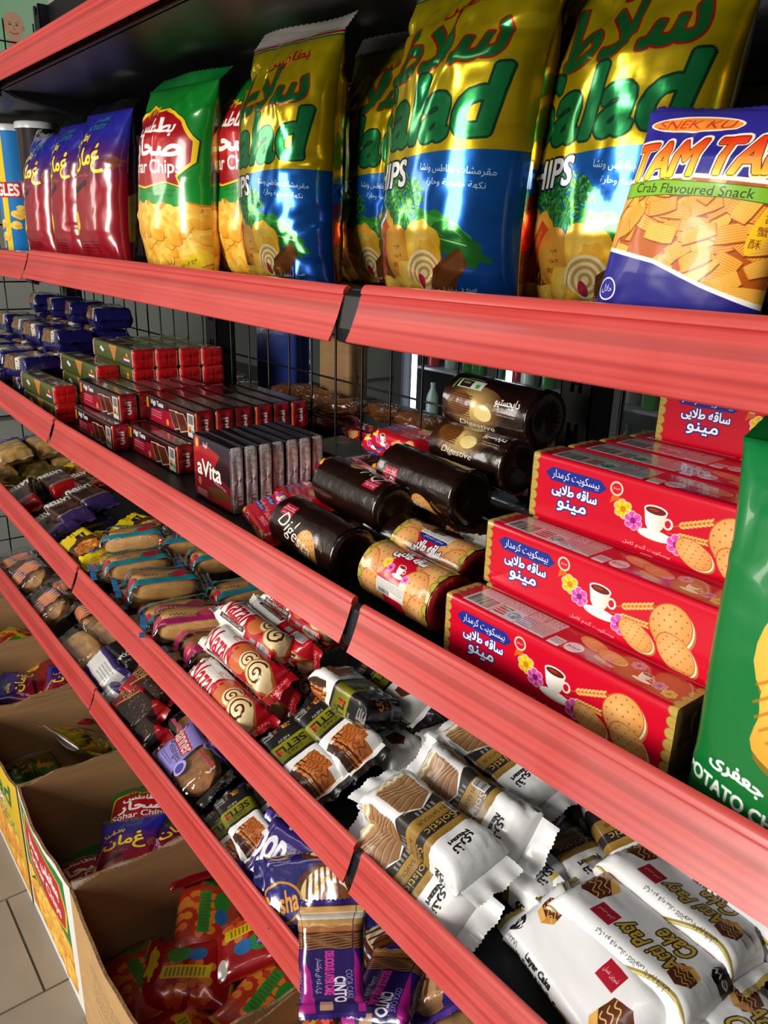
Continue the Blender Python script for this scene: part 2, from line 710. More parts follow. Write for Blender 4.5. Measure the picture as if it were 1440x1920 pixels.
def flow_wrap(L, W, H, r=0.006, ends='fin', fin=0.012, taper=0.02, wr=0.0012, seed=1, N=36, M=26, zfin=0.45, droop=0.0, bulge=0.0, wfreq=1.0):
    """tube of film round a bar or box; axis x, base at z=0. Returns (wrapper mesh, [end meshes])"""
    prof, ss = ring_profile(W, H, r, N)
    tot = L + (2 * fin if ends == 'fin' else 0)
    if ends == 'fin':
        t = np.linspace(-1, 1, M + 1)
        xs = np.sign(t) * (1 - (1 - np.abs(t)) ** 1.5) * L / 2
    else:
        xs = np.linspace(-L / 2, L / 2, M + 1)
    X = np.repeat(xs[:, None], N + 1, 1)
    Y = np.repeat(prof[None, :, 0], M + 1, 0)
    Z = np.repeat(prof[None, :, 1], M + 1, 0)
    e = L / 2 - np.abs(X)
    # crinkle: ridged noise on the film, stronger close to the ends
    per = 2 * (W + H)
    S = np.repeat(ss[None, :], M + 1, 0) * per
    S2 = np.minimum(S, per - S)
    n = fbm(X * 90 * wfreq + 5, S2 * 90 * wfreq + 3, seed, 3)
    ridg = 1 - 2 * np.abs(2 * n - 1)
    big = fbm(X * 22 + 1, S2 * 22 + 7, seed + 5, 2) - 0.5
    endw = np.exp(-e / max(taper, 0.004)) if ends == 'fin' else np.exp(-e / 0.012) * 0.6
    d = wr * (ridg * (0.35 + 1.3 * endw) + big * 2.0)
    rad = np.hypot(Y, Z) + 1e-9
    if bulge:
        d = d + bulge * (1 - (2 * X / L) ** 2)
    Y = Y + Y / rad * d
    Z = Z + Z / rad * d
    if ends == 'fin':
        k = np.clip(e / taper, 0, 1)
        q = np.sqrt(np.clip(1 - (1 - k) ** 2, 0, 1))
        zc = (zfin - 0.5) * H
        Z = zc * (1 - q) + Z * q + np.where(k < 1, np.sign(Z) * 0.0004, 0)
        Y = Y * (1 + 0.05 * (1 - k))
        pl = np.sin(Y / W * 40 + seed) * 0.0016 * np.sin(np.clip(k, 0, 1) * math.pi)
        Z = Z + pl
    Z = Z + H / 2
    Z = np.maximum(Z, 0.0002)
    V = np.stack([X, Y, Z], -1).reshape(-1, 3)
    F = []
    w = N + 1
    for i in range(M):
        for j in range(N):
            F.append((i * w + j, (i + 1) * w + j, (i + 1) * w + j + 1, i * w + j + 1))
    F = [f[::-1] for f in F]
    UV = np.stack([X / tot + 0.5, np.repeat(ss[None, :], M + 1, 0)], -1).reshape(-1, 2)
    body = mesh('wrapper', V, F, UV)
    out = []
    for sg in (-1, 1):
        if ends == 'fin':
            nx, ny = 8, 28
            Vv, U = [], []
            zf = zfin * H
            for i in range(nx + 1):
                tt = i / nx
                for j in range(ny + 1):
                    u = j / ny
                    y = (u - 0.5) * W * 1.06
                    zig = (0.0011 if j % 2 else -0.0006) if i == nx else 0
                    x = sg * (L / 2 - 0.0015 + tt * (fin + 0.0015) + zig)
                    z = zf + 0.0005 * math.sin(tt * 28) + tt * (0.003 * math.sin(u * 7 + seed * 1.7 + sg) + 0.0018 * math.sin(u * 17 + seed * 3.1 + sg)) + droop * tt * tt
                    Vv.append((x, y, max(z, 0.0003)))
                    U.append((x / tot + 0.5, 0.5 + (u - 0.5) * W / per))
            Ff = []
            for i in range(nx):
                for j in range(ny):
                    q4 = (i * (ny + 1) + j, (i + 1) * (ny + 1) + j, (i + 1) * (ny + 1) + j + 1, i * (ny + 1) + j + 1)
                    Ff.append(q4 if sg > 0 else q4[::-1])
            out.append(mesh('end_seal', Vv, Ff, U))
        else:
            pts = prof[:-1]
            Nn = len(pts)
            Vv, U, Ff = [], [], []
            levels = [(1.0, 0.0), (0.985, 0.0012), (0.7, 0.002), (0.4, 0.0012), (0.12, 0.0022), (0.0, 0.0004)] if ends == 'fold' else \
                [(1.0, 0.0), (0.97, 0.0025), (0.75, 0.0032), (0.5, 0.002), (0.25, 0.0005), (0.0, -0.001)]
            for li, (k, h) in enumerate(levels):
                for j in range(Nn):
                    y, z = pts[j] * k
                    ang = math.atan2(z, y)
                    if ends == 'pucker':
                        hh = h + (0.0011 * math.sin(ang * 22 + seed) * k * (1 if li > 1 else 0.2))
                    else:
                        hh = h + 0.0011 * (abs(math.sin(ang * 2)) if 1 < li < 5 else 0) + 0.0009 * math.sin(y * 300 + seed) * (0.5 if li > 1 else 0)
                    Vv.append((sg * (L / 2 + hh), y, z + H / 2))
                    U.append((0.5 + y / W, 0.5 + z / H))
            for i in range(len(levels) - 1):
                for j in range(Nn):
                    j2 = (j + 1) % Nn
                    q4 = (i * Nn + j, i * Nn + j2, (i + 1) * Nn + j2, (i + 1) * Nn + j)
                    Ff.append(q4 if sg < 0 else q4[::-1])
            out.append(mesh('end_fold', Vv, Ff, U))
    return body, out


def pack(name, label, cat, group, geo, mat, endmat, loc, rot, endname=None):
    """a wrapped bar / box / roll as a thing: wrapper + two ends"""
    t = thing(name, label, cat, group, loc, rot)
    body, ends = geo
    obj('wrapper', body, mat, t)
    for e in ends:
        obj(endname or ('end_seal' if e.name.startswith('end_seal') else 'end_fold'), e, endmat or mat, t)
    return t


def pillow_bag(W, H, T, seed=1, folds=18, famp=0.006, bend=0.02, twist=0.0, bottom=0.55, seal=0.02, NU=44, NV=64, topfall=0.3, side_seal=False, lean=0.0):
    """standing pillow bag, front towards -y, base at z=0. Returns body mesh (uv: front 0..1) and top seal mesh"""
    u = np.linspace(0, 1, NU + 1)
    v = np.linspace(0, 1, NV + 1)
    U, Vv = np.meshgrid(u, v)
    side = np.clip(1 - np.abs(2 * U - 1) ** 2.1, 0, 1) ** 0.5
    vert = np.minimum(1, bottom + (1 - bottom) * np.clip(Vv / 0.22, 0, 1) ** 0.7) * np.clip((1 - Vv) / topfall, 0, 1) ** 0.75
    vert = np.maximum(vert, 0.012)
    narrow = 1 - 0.10 * np.clip(vert, 0, 1)
    r = random.Random(seed)
    fold = np.zeros_like(U)
    asp = H / W
    for k in range(folds):
        zone = r.random()
        if zone < 0.45:      # rays falling from the top seal
            x0, y0 = r.uniform(0.05, 0.95), r.uniform(0.8, 1.0)
            x1, y1 = x0 + r.uniform(-0.25, 0.25), y0 - r.uniform(0.1, 0.4)
        elif zone < 0.7:     # from the bottom corners
            x0, y0 = r.uniform(0, 1), 0.0
            x1, y1 = x0 + r.uniform(-0.3, 0.3), r.uniform(0.08, 0.22)
        else:                # buckles at the sides
            sd = r.choice([0, 1])
            x0, y0 = sd, r.uniform(0.1, 0.9)
            x1, y1 = sd + (1 - 2 * sd) * r.uniform(0.15, 0.4), y0 + r.uniform(-0.12, 0.12)
        dx, dy = x1 - x0, (y1 - y0) * asp
        LL = math.hypot(dx, dy)
        px, py = U - x0, (Vv - y0) * asp
        tt = (px * dx + py * dy) / LL
        dd = np.abs(-px * dy + py * dx) / LL
        wdt = r.uniform(0.03, 0.08)
        fall = np.clip(1 - tt / LL, 0, 1) * (tt > -wdt)
        fold += r.choice([-1, 1]) * famp * r.uniform(0.5, 1) * np.clip(1 - dd / wdt, 0, 1) * fall
    soft = (fbm(U * 4 + seed, Vv * 3 * asp, seed, 2) - 0.5) * famp * 1.0
    crk = (1 - np.abs(2 * fbm(U * 9, Vv * 9 * asp, seed + 9, 2) - 1)) * famp * 0.18
    rim = np.clip(side * 3, 0, 1)
    X = (U - 0.5) * W * narrow
    Z = Vv * H
    V3, UVs, F = [], [], []
    cols = NU + 1
    for sgn in (-1, 1):
        f = fold if sgn < 0 else fold[:, ::-1] * 0.8
        Y = sgn * (T / 2 * side * vert + 0.0006) + sgn * (f + soft + crk) * rim * (0.25 + 0.75 * np.clip(vert * 1.5, 0, 1))
        yb = bend * Vv ** 2 + twist * (U - 0.5) * Vv
        Zz = Z - 0.35 * np.abs(bend) * Vv ** 3
        V3.append(np.stack([X + lean * Vv, Y + yb, Zz], -1).reshape(-1, 3))
        if sgn < 0:
            UVs.append(np.stack([0.0 + U, Vv], -1).reshape(-1, 2))
        else:
            UVs.append(np.stack([1 - U, Vv * 0.999], -1).reshape(-1, 2))
    nb = cols * (NV + 1)
    for i in range(NV):
        for j in range(NU):
            a = i * cols + j
            F.append((a, a + 1, a + cols + 1, a + cols))
            F.append((nb + a + 1, nb + a, nb + a + cols, nb + a + cols + 1))
    for j in range(NU):
        F.append((j + 1, j, nb + j, nb + j + 1))
        a = NV * cols + j
        F.append((a, a + 1, nb + a + 1, nb + a))
    for i in range(NV):
        a = i * cols
        F.append((a, a + cols, nb + a + cols, nb + a))
        a = i * cols + NU
        F.append((a + cols, a, nb + a, nb + a + cols))
    body = mesh('film', np.concatenate(V3), F, np.concatenate(UVs))
    # crimped top seal
    nx, nz = 40, 10
    Vs, Us, Fs = [], [], []
    for i in range(nz + 1):
        t = i / nz
        for j in range(nx + 1):
            uu = j / nx
            x = (uu - 0.5) * W * 1.0 + lean
            z = H - 0.35 * abs(bend) - 0.001 + t * seal
            y = bend + twist * (uu - 0.5) + 0.0007 * math.sin(t * 34) + 0.006 * t * math.sin(uu * 6 + seed) + bend * 0.8 * t
            zz = 0.0008 * (1 if j % 2 else -1) if i == nz else 0
            Vs.append((x, y, z + zz))
            Us.append((uu, t))
    for i in range(nz):
        for j in range(nx):
            a = i * (nx + 1) + j
            Fs.append((a, a + 1, a + nx + 2, a + nx + 1))
    return body, mesh('top_seal', Vs, Fs, Us)


def bag(name, label, group, geo, mat, sealmat, loc, rot, cat='bag of chips'):
    t = thing(name, label, cat, group, loc, rot)
    obj('film', geo[0], mat, t)
    obj('top_seal', geo[1], sealmat, t)
    return t


def clear_tube(L, W, H, seed, fin=0.018, taper=0.024, wr=0.0034):
    return flow_wrap(L, W, H, r=H * 0.45, ends='fin', fin=fin, taper=taper, wr=wr, seed=seed, N=30, M=22)


def wafer_sheet(w, h, n=10, seed=0, amp=0.003):
    V, F, U = [], [], []
    for i in range(n + 1):
        for j in range(n + 1):
            u, v = i / n, j / n
            V.append(((u - 0.5) * w, (v - 0.5) * h, amp * math.sin(u * 5 + seed) * math.cos(v * 4 + seed * 2)))
            U.append((u, v))
    for i in range(n):
        for j in range(n):
            a = i * (n + 1) + j
            F.append((a, a + n + 1, a + n + 2, a + 1))
    return mesh('sheet', V, F, U)


# ------------------------------------------------------------------ the gondola shelving
RAILZ = {1: 0.3247, 2: 0.0231, 3: -0.2855, 4: -0.6021, 5: -0.9095}
RAILY = {1: -0.026, 2: 0.0, 3: 0.010, 4: 0.0196, 5: 0.0298}
SURF = {k: RAILZ[k] - (0.012 if k == 2 else 0.034) for k in RAILZ}
FLOOR = -1.30
DEPTH = 0.372

M_black = add_noise_tint(principled('black powder coat', '#17171a', 0.42, 0.3), (30, 30, 30), 0.25, bump=0.05)
M_wire = principled('black wire', '#101012', 0.4, 0.4)
M_rail = principled('red ticket rail', '#c8393c', 0.40, 0.0, 0.15, 0.2)


def _rail_material():
    m = M_rail
    nt = m.node_tree
    b = nt.nodes['Principled BSDF']
    tc = nt.nodes.new('ShaderNodeTexCoord')
    sep = nt.nodes.new('ShaderNodeSeparateXYZ')
    nt.links.new(tc.outputs['UV'], sep.inputs[0])
    # the paper strip behind the clear cover: streaky deep and pale reds running along the rail
    mp = nt.nodes.new('ShaderNodeMapping')
    mp.inputs['Scale'].default_value = (0.45, 8.0, 1)
    nt.links.new(tc.outputs['UV'], mp.inputs[0])
    nz = nt.nodes.new('ShaderNodeTexNoise')
    nz.inputs['Scale'].default_value = 1.0
    nz.inputs['Detail'].default_value = 5
    nt.links.new(mp.outputs[0], nz.inputs['Vector'])
    r1 = nt.nodes.new('ShaderNodeValToRGB')
    e = r1.color_ramp.elements
    e[0].position, e[0].color = 0.34, lin('#ad2d2d')
    e[1].position, e[1].color = 0.6, lin('#c24a44')
    nt.links.new(nz.outputs['Fac'], r1.inputs[0])
    # the strip has a printed darker band
    r2 = nt.nodes.new('ShaderNodeValToRGB')
    el = r2.color_ramp.elements
    el[0].position, el[0].color = 0.0, (1, 1, 1, 1)
    el[1].position, el[1].color = 1.0, (1, 1, 1, 1)
    for p, v in ((0.27, 1.0), (0.3, 0.86), (0.34, 0.9), (0.36, 1.0), (0.5, 1.0), (0.56, 0.74), (0.66, 0.74), (0.72, 1.0)):
        q = el.new(p)
        q.color = (v, v * 0.9, v * 0.9, 1)
    nt.links.new(sep.outputs['Y'], r2.inputs[0])
    mx = nt.nodes.new('ShaderNodeMix')
    mx.data_type = 'RGBA'
    mx.blend_type = 'MULTIPLY'
    mx.inputs['Factor'].default_value = 1.0
    nt.links.new(r1.outputs[0], mx.inputs[6])
    nt.links.new(r2.outputs[0], mx.inputs[7])
    nt.links.new(mx.outputs[2], b.inputs['Base Color'])
    # rubbed, dusty patches change the gloss
    n2 = nt.nodes.new('ShaderNodeTexNoise')
    n2.inputs['Scale'].default_value = 9
    n2.inputs['Detail'].default_value = 6
    nt.links.new(tc.outputs['Object'], n2.inputs['Vector'])
    mr = nt.nodes.new('ShaderNodeMapRange')
    mr.inputs['From Min'].default_value = 0.35
    mr.inputs['From Max'].default_value = 0.65
    mr.inputs['To Min'].default_value = 0.30
    mr.inputs['To Max'].default_value = 0.50
    nt.links.new(n2.outputs['Fac'], mr.inputs[0])
    nt.links.new(mr.outputs[0], b.inputs['Roughness'])
    bp = nt.nodes.new('ShaderNodeBump')
    bp.inputs['Strength'].default_value = 0.08
    bp.inputs['Distance'].default_value = 0.001
    nt.links.new(n2.outputs['Fac'], bp.inputs['Height'])
    nt.links.new(bp.outputs[0], b.inputs['Normal'])


_rail_material()

# profile of the ticket rail in (y, z, v); y forward is negative, z from the rail's top
RAIL_PROF = [(0.004, -0.010, 0.98), (0.004, -0.001, 0.97), (0.0015, 0.0008, 0.95), (-0.0015, 0.0, 0.92), (-0.0040, -0.003, 0.88), (-0.0050, -0.0065, 0.84),
             (-0.0038, -0.0078, 0.82), (-0.0050, -0.0092, 0.80), (-0.0085, -0.020, 0.60), (-0.0125, -0.030, 0.40), (-0.0165, -0.039, 0.20), (-0.0195, -0.0445, 0.08),
             (-0.0205, -0.0462, 0.05), (-0.0192, -0.0474, 0.03), (-0.0178, -0.0466, 0.01), (-0.0160, -0.040, 0.0), (-0.006, -0.014, 0.0)]


def price_rail(x0, z0, x1, z1, y, parent):
    n = 14
    V, U, F = [], [], []
    k = len(RAIL_PROF)
    for i in range(n + 1):
        t = i / n
        x = x0 + (x1 - x0) * t
        z = z0 + (z1 - z0) * t
        for (py, pz, v) in RAIL_PROF:
            V.append((x, y + py, z + pz))
            U.append(((x + 3) * 2, v))
    for i in range(n):
        for j in range(k):
            j2 = (j + 1) % k
            F.append((i * k + j, i * k + j2, (i + 1) * k + j2, (i + 1) * k + j))
    F.append(tuple(range(k))[::-1])
    F.append(tuple(n * k + j for j in range(k)))
    me = mesh('price_rail', V, F, U)
    o = obj('price_rail', me, M_rail, parent)
    es = o.modifiers.new('edges', 'EDGE_SPLIT')
    es.split_angle = math.radians(40)
    return o


gondola = thing('shelf_unit', 'long black metal gondola shelving with red price rails on every shelf', 'shelf', None, (0, 0, FLOOR))


def gchild(o):
    o.parent = gondola
    o.matrix_parent_inverse = Matrix.Translation((0, 0, -FLOOR))
    return o


MODX = [(-1.0, -0.0, -1), (0.0, 1.0, 0), (1.0, 2.0, 1)]
SEG = {  # rail ends measured along each shelf: (x0, z0, x1, z1)
    1: [(-1.0, 0.326, -0.004, 0.327), (0.004, 0.327, 0.985, 0.324), (1.0, 0.324, 1.99, 0.324)],
    2: [(-1.0, 0.026, -0.013, 0.022), (0.0005, 0.0263, 0.972, 0.0184), (0.9983, 0.0205, 1.99, 0.030)],
    3: [(-1.0, -0.250, -0.004, -0.281), (0.008, -0.283, 0.977, -0.285), (0.991, -0.289, 1.99, -0.268)],
    4: [(-1.0, -0.548, 0.012, -0.588), (0.020, -0.592, 0.975, -0.600), (0.987, -0.606, 1.99, -0.580)],
    5: [(-1.0, -0.875, 0.008, -0.880), (0.010, -0.885, 0.930, -0.885), (0.94, -0.905, 1.99, -0.905)],
}
for k in RAILZ:
    z, y = SURF[k], RAILY[k]
    for mi, (xa, xb, _) in enumerate(MODX):
        b = MB()
        b.box(xa + 0.004, y + 0.004, z - 0.010, xb - 0.004, DEPTH - 0.02, z)
        b.box(xa + 0.004, y + 0.002, z - 0.010, xb - 0.004, y + 0.010, min(z + 0.022, RAILZ[k] - 0.006))   # raised front lip
        gchild(b.build('shelf_board', M_black, None, bevel=0.0015))
        gchild(price_rail(*SEG[k][mi], y, None))
        for bx in (xa + 0.006, xb - 0.006):       # folded steel bracket under the board
            m = MB()
            m.quadbox([(bx - 0.0015, y + 0.030, z - 0.018), (bx + 0.0015, y + 0.030, z - 0.018), (bx + 0.0015, DEPTH, z - 0.085), (bx - 0.0015, DEPTH, z - 0.085),
                       (bx - 0.0015, y + 0.012, z - 0.009), (bx + 0.0015, y + 0.012, z - 0.009), (bx + 0.0015, DEPTH, z - 0.0), (bx - 0.0015, DEPTH, z - 0.0)])
            gchild(m.build('bracket', M_black, None))
        # the seam filler that shows between two rails
    for jx in (0.0, 0.985):
        m = MB()
        zr = RAILZ[k] - 0.006
        m.prism([(y + 0.004, zr), (y - 0.003, zr - 0.006), (y - 0.011, zr - 0.034), (y - 0.009, zr - 0.046), (y + 0.004, zr - 0.05)], jx - 0.016, jx + 0.016)
        gchild(m.build('rail_joint', M_black, None, bevel=0.001))

# uprights with slotted faces
for px in (-1.05, -0.052, 0.945, 1.945):
    b = MB()
    w = 0.024
    y0, y1 = DEPTH, DEPTH + 0.045
    zs = np.arange(FLOOR + 0.06, 0.62, 0.075)
    # front face built of strips so the H-shaped slots are real openings
    b.box(px - w, y0, FLOOR, px - 0.009, y0 + 0.002, 0.66)
    b.box(px + 0.009, y0, FLOOR, px + w, y0 + 0.002, 0.66)
    for z in zs:
        b.box(px - 0.009, y0, z + 0.036, px + 0.009, y0 + 0.002, z + 0.075)
        b.box(px - 0.003, y0, z + 0.026, px + 0.003, y0 + 0.002, z + 0.036)
        b.box(px - 0.003, y0, z, px + 0.003, y0 + 0.002, z + 0.010)
    b.box(px - w, y0, FLOOR, px - w + 0.002, y1, 0.66)
    b.box(px + w - 0.002, y0, FLOOR, px + w, y1, 0.66)
    b.box(px - w, y1 - 0.002, FLOOR, px + w, y1, 0.66)
    gchild(b.build('upright_post', M_black, None))

# wire mesh backs, one panel per bay
for (xa, xb) in ((-1.02, -0.08), (-0.022, 0.918), (0.972, 1.92)):
    b = MB()
    x = xa + 0.03
    while x < xb:
        b.tube((x, DEPTH + 0.016, -1.2), (x, DEPTH + 0.016, 0.6), 0.0021, 6)
        x += 0.0785
    z = -1.2
    while z < 0.6:
        b.tube((xa - 0.01, DEPTH + 0.020, z), (xb + 0.01, DEPTH + 0.020, z), 0.0021, 6)
        z += 0.0785
    gchild(b.build('wire_grid', M_wire, None, smooth=True))
b = MB()   # wire end panel on the far short side
y = 0.03
while y < DEPTH:
    b.tube((-0.995, y, -1.2), (-0.995, y, 0.6), 0.0022, 6)
    y += 0.0785
z = -1.18
while z < 0.6:
    b.tube((-0.998, 0.0, z), (-0.998, DEPTH, z), 0.0022, 6)
    z += 0.0785
gchild(b.build('wire_end_panel', M_wire, None, smooth=True))
b = MB()
b.box(-0.99, 0.26, FLOOR, 1.98, 0.28, FLOOR + 0.10)
b.box(-0.99, 0.28, FLOOR, 1.98, DEPTH + 0.04, FLOOR + 0.04)
gchild(b.build('plinth', M_black, None))

# ------------------------------------------------------------------ the shop: floor of stone tiles, side wall, back wall
M_tile = add_noise_tint(principled('stone floor tile', '#8b8378', 0.45, 0, 0.1), (5, 5, 5), 0.16, 8, bump=0.03, bscale=(40, 40, 40), rough_amt=0.1)
M_grout = principled('dark grout', '#55504a', 0.9)
M_wall = add_noise_tint(principled('grey wall', '#8d918a', 0.8), (3, 3, 3), 0.1, 5)

fb = MB()
fb.box(-3.2, -3.4, FLOOR - 0.05, 3.2, 3.6, FLOOR - 0.003)
floor = fb.build('floor', M_grout)
floor['kind'] = 'structure'


# ------------------------------------------------------------------ little drawings used on the prints
def cookie(c, x, y, rx, ry, rot=0, col='#d9924a', holes=True, cream=True, dark='#a8622a'):
    if cream:
        c.ell(x + rx * 0.10, y + ry * 0.10, rx, ry, '#f3e3c8', rot)
        c.ell(x + rx * 0.16, y + ry * 0.16, rx, ry, '#c07a38', rot, 0.9)
        c.ell(x + rx * 0.07, y + ry * 0.07, rx, ry, '#f7ead6', rot)
    c.ell(x, y, rx, ry, '#b4692c', rot)
    c.ell(x, y, rx * 0.95, ry * 0.95, rgrad(x - rx * .2, y - ry * .2, max(rx, ry) * 1.15, '#eab472', col), rot)
    if holes:
        k, d = math.cos(math.radians(rot)), math.sin(math.radians(rot))
        for i in range(-2, 3):
            for j in range(-2, 3):
                a, b = i * 0.36 * rx, j * 0.36 * ry
                if (a / rx) ** 2 + (b / ry) ** 2 < 0.66:
                    c.ell(x + a * k - b * d, y + a * d + b * k, max(1.2, rx * 0.045), max(1.2, ry * 0.045), dark, n=8)


def flower(c, x, y, r, col, mid='#e2a000'):
    for i in range(6):
        a = i * math.pi / 3 + 0.3
        c.ell(x + math.cos(a) * r * 0.6, y + math.sin(a) * r * 0.6, r * 0.46, r * 0.42, '#ffffff', alpha=0.8)
        c.ell(x + math.cos(a) * r * 0.58, y + math.sin(a) * r * 0.58, r * 0.40, r * 0.36, col)
    c.ell(x, y, r * 0.32, r * 0.32, mid)
    for i in range(6):
        a = i * math.pi / 3 + 0.3
        c.line([(x, y), (x + math.cos(a) * r * 0.75, y + math.sin(a) * r * 0.75)], max(1, r * 0.07), mid, 0.6)


def cup(c, x, y, s):
    c.ell(x + s * 0.1, y + s * 0.62, s * 0.85, s * 0.24, '#e6ddd0')
    c.ell(x + s * 0.1, y + s * 0.58, s * 0.8, s * 0.2, '#fbf7f0')
    c.ell(x + s * 0.62, y - s * 0.05, s * 0.24, s * 0.26, '#efe8dc')
    c.ell(x + s * 0.62, y - s * 0.05, s * 0.14, s * 0.17, '#c8102e')
    c.poly([(x - s * 0.55, y - s * 0.5), (x + s * 0.55, y - s * 0.5), (x + s * 0.42, y + s * 0.2), (x + s * 0.2, y + s * 0.52), (x - s * 0.2, y + s * 0.52), (x - s * 0.42, y + s * 0.2)],
           hgrad(x - s * .5, x + s * .5, '#ffffff', '#ddd2c2'))
    c.ell(x, y - s * 0.5, s * 0.56, s * 0.22, '#fdfaf4')
    c.ell(x, y - s * 0.48, s * 0.48, s * 0.17, '#6b1f14')
    c.ell(x - s * 0.1, y - s * 0.5, s * 0.25, s * 0.06, '#a3472c', alpha=0.7)


def wheat(c, x0, y0, x1, y1, s, col='#d9a14a'):
    c.line([(x0, y0), (x1, y1)], s * 0.12, '#b9812e')
    d = np.array([x1 - x0, y1 - y0], float)
    L = np.hypot(*d)
    d /= L
    rot = math.degrees(math.atan2(d[1], d[0]))
    for i in range(8):
        t = 0.3 + 0.7 * i / 8
        for sg in (-1, 1):
            c.ell(x0 + d[0] * L * t - d[1] * sg * s * 0.3, y0 + d[1] * L * t + d[0] * sg * s * 0.3, s * 0.5, s * 0.2, col, rot + sg * 25)
            c.ell(x0 + d[0] * L * t - d[1] * sg * s * 0.34, y0 + d[1] * L * t + d[0] * sg * s * 0.34, s * 0.3, s * 0.08, '#f2cf8a', rot + sg * 25)


def crisp(c, x, y, rx, ry, rot, seed=0, col='#f0b429', ridged=False):
    c.blob(x + rx * .05, y + ry * .1, rx, ry, '#a5640f', seed, 0.18, 2, rot, 0.75)
    c.blob(x, y, rx, ry, rgrad(x - rx * .3, y - ry * .3, max(rx, ry) * 1.2, '#ffd968', col), seed, 0.18, 2, rot)
    k, d = math.cos(math.radians(rot)), math.sin(math.radians(rot))
    if ridged:
        for i in range(-4, 5):
            t = i * 0.2
            h = ry * math.sqrt(max(0, 1 - t * t)) * 0.9
            P = [(x + (t + 0.06 * math.sin(q * 3)) * rx * k - q * h * d, y + (t + 0.06 * math.sin(q * 3)) * rx * d + q * h * k) for q in np.linspace(-1, 1, 9)]
            c.line(P, max(1, rx * 0.05), '#b9751c', 0.75)
    else:
        c.blob(x + rx * .2 * k, y + ry * .2, rx * .55, ry * .45, '#e09a1c', seed + 3, 0.3, 2, rot, 0.5)


def leaves(c, x, y, rx, ry, n, seed, cols=('#1d6b22', '#2f8a2c', '#125018', '#56a53a'), s=8):
    r = random.Random(seed)
    for i in range(n):
        a, q = r.uniform(0, 6.28), math.sqrt(r.random())
        px, py = x + rx * q * math.cos(a), y + ry * q * math.sin(a)
        c.ell(px, py, s * r.uniform(0.5, 1.3), s * r.uniform(0.2, 0.45), r.choice(cols), r.uniform(0, 180), n=9)


def layer_cake(c, P, base='#c98a45', top='#4a2412', cream='#f4ead6', drizzle='#8a5526', nlay=2):
    """a slice drawn in the quad P (tl, tr, br, bl): chocolate top and layered front"""
    P = np.array(P, float)
    tl, tr, br, bl = P

    def at(u, v):
        return (tl * (1 - u) + tr * u) * (1 - v) + (bl * (1 - u) + br * u) * v

    def band(v0, v1, col):
        top_ = [at(u, v0 + 0.02 * math.sin(u * 20)) for u in np.linspace(0, 1, 14)]
        bot = [at(u, v1 + 0.02 * math.sin(u * 23 + 1)) for u in np.linspace(1, 0, 14)]
        c.poly(top_ + bot, col)
    band(0, 0.5, top)
    n = nlay * 2 + 1
    for i in range(n):
        band(0.5 + 0.5 * i / n, 0.5 + 0.5 * (i + 1) / n, base if i % 2 == 0 else cream)
    for k in range(6):
        c.line([at(0.02 + 0.16 * k + 0.05 * math.sin(q * 9 + k), 0.02 + q * 0.46) for q in np.linspace(0, 1, 10)], max(1.2, np.hypot(*(tr - tl)) * 0.02), drizzle, 0.9)


def shade_roll(c, x, y, r, rot=0):
    """end of a swiss roll, cream with a chocolate spiral"""
    c.ell(x, y, r * 1.08, r, '#b6692f', rot)
    c.ell(x, y, r * 0.98, r * 0.9, '#ecd2a0', rot)
    t = np.linspace(0.4, 11.5, 60)
    q = t / 11.5 * r * 0.86
    c.line(np.stack([x + q * np.cos(t), y + q * 0.9 * np.sin(t)], 1), r * 0.13, '#4a1f0e')


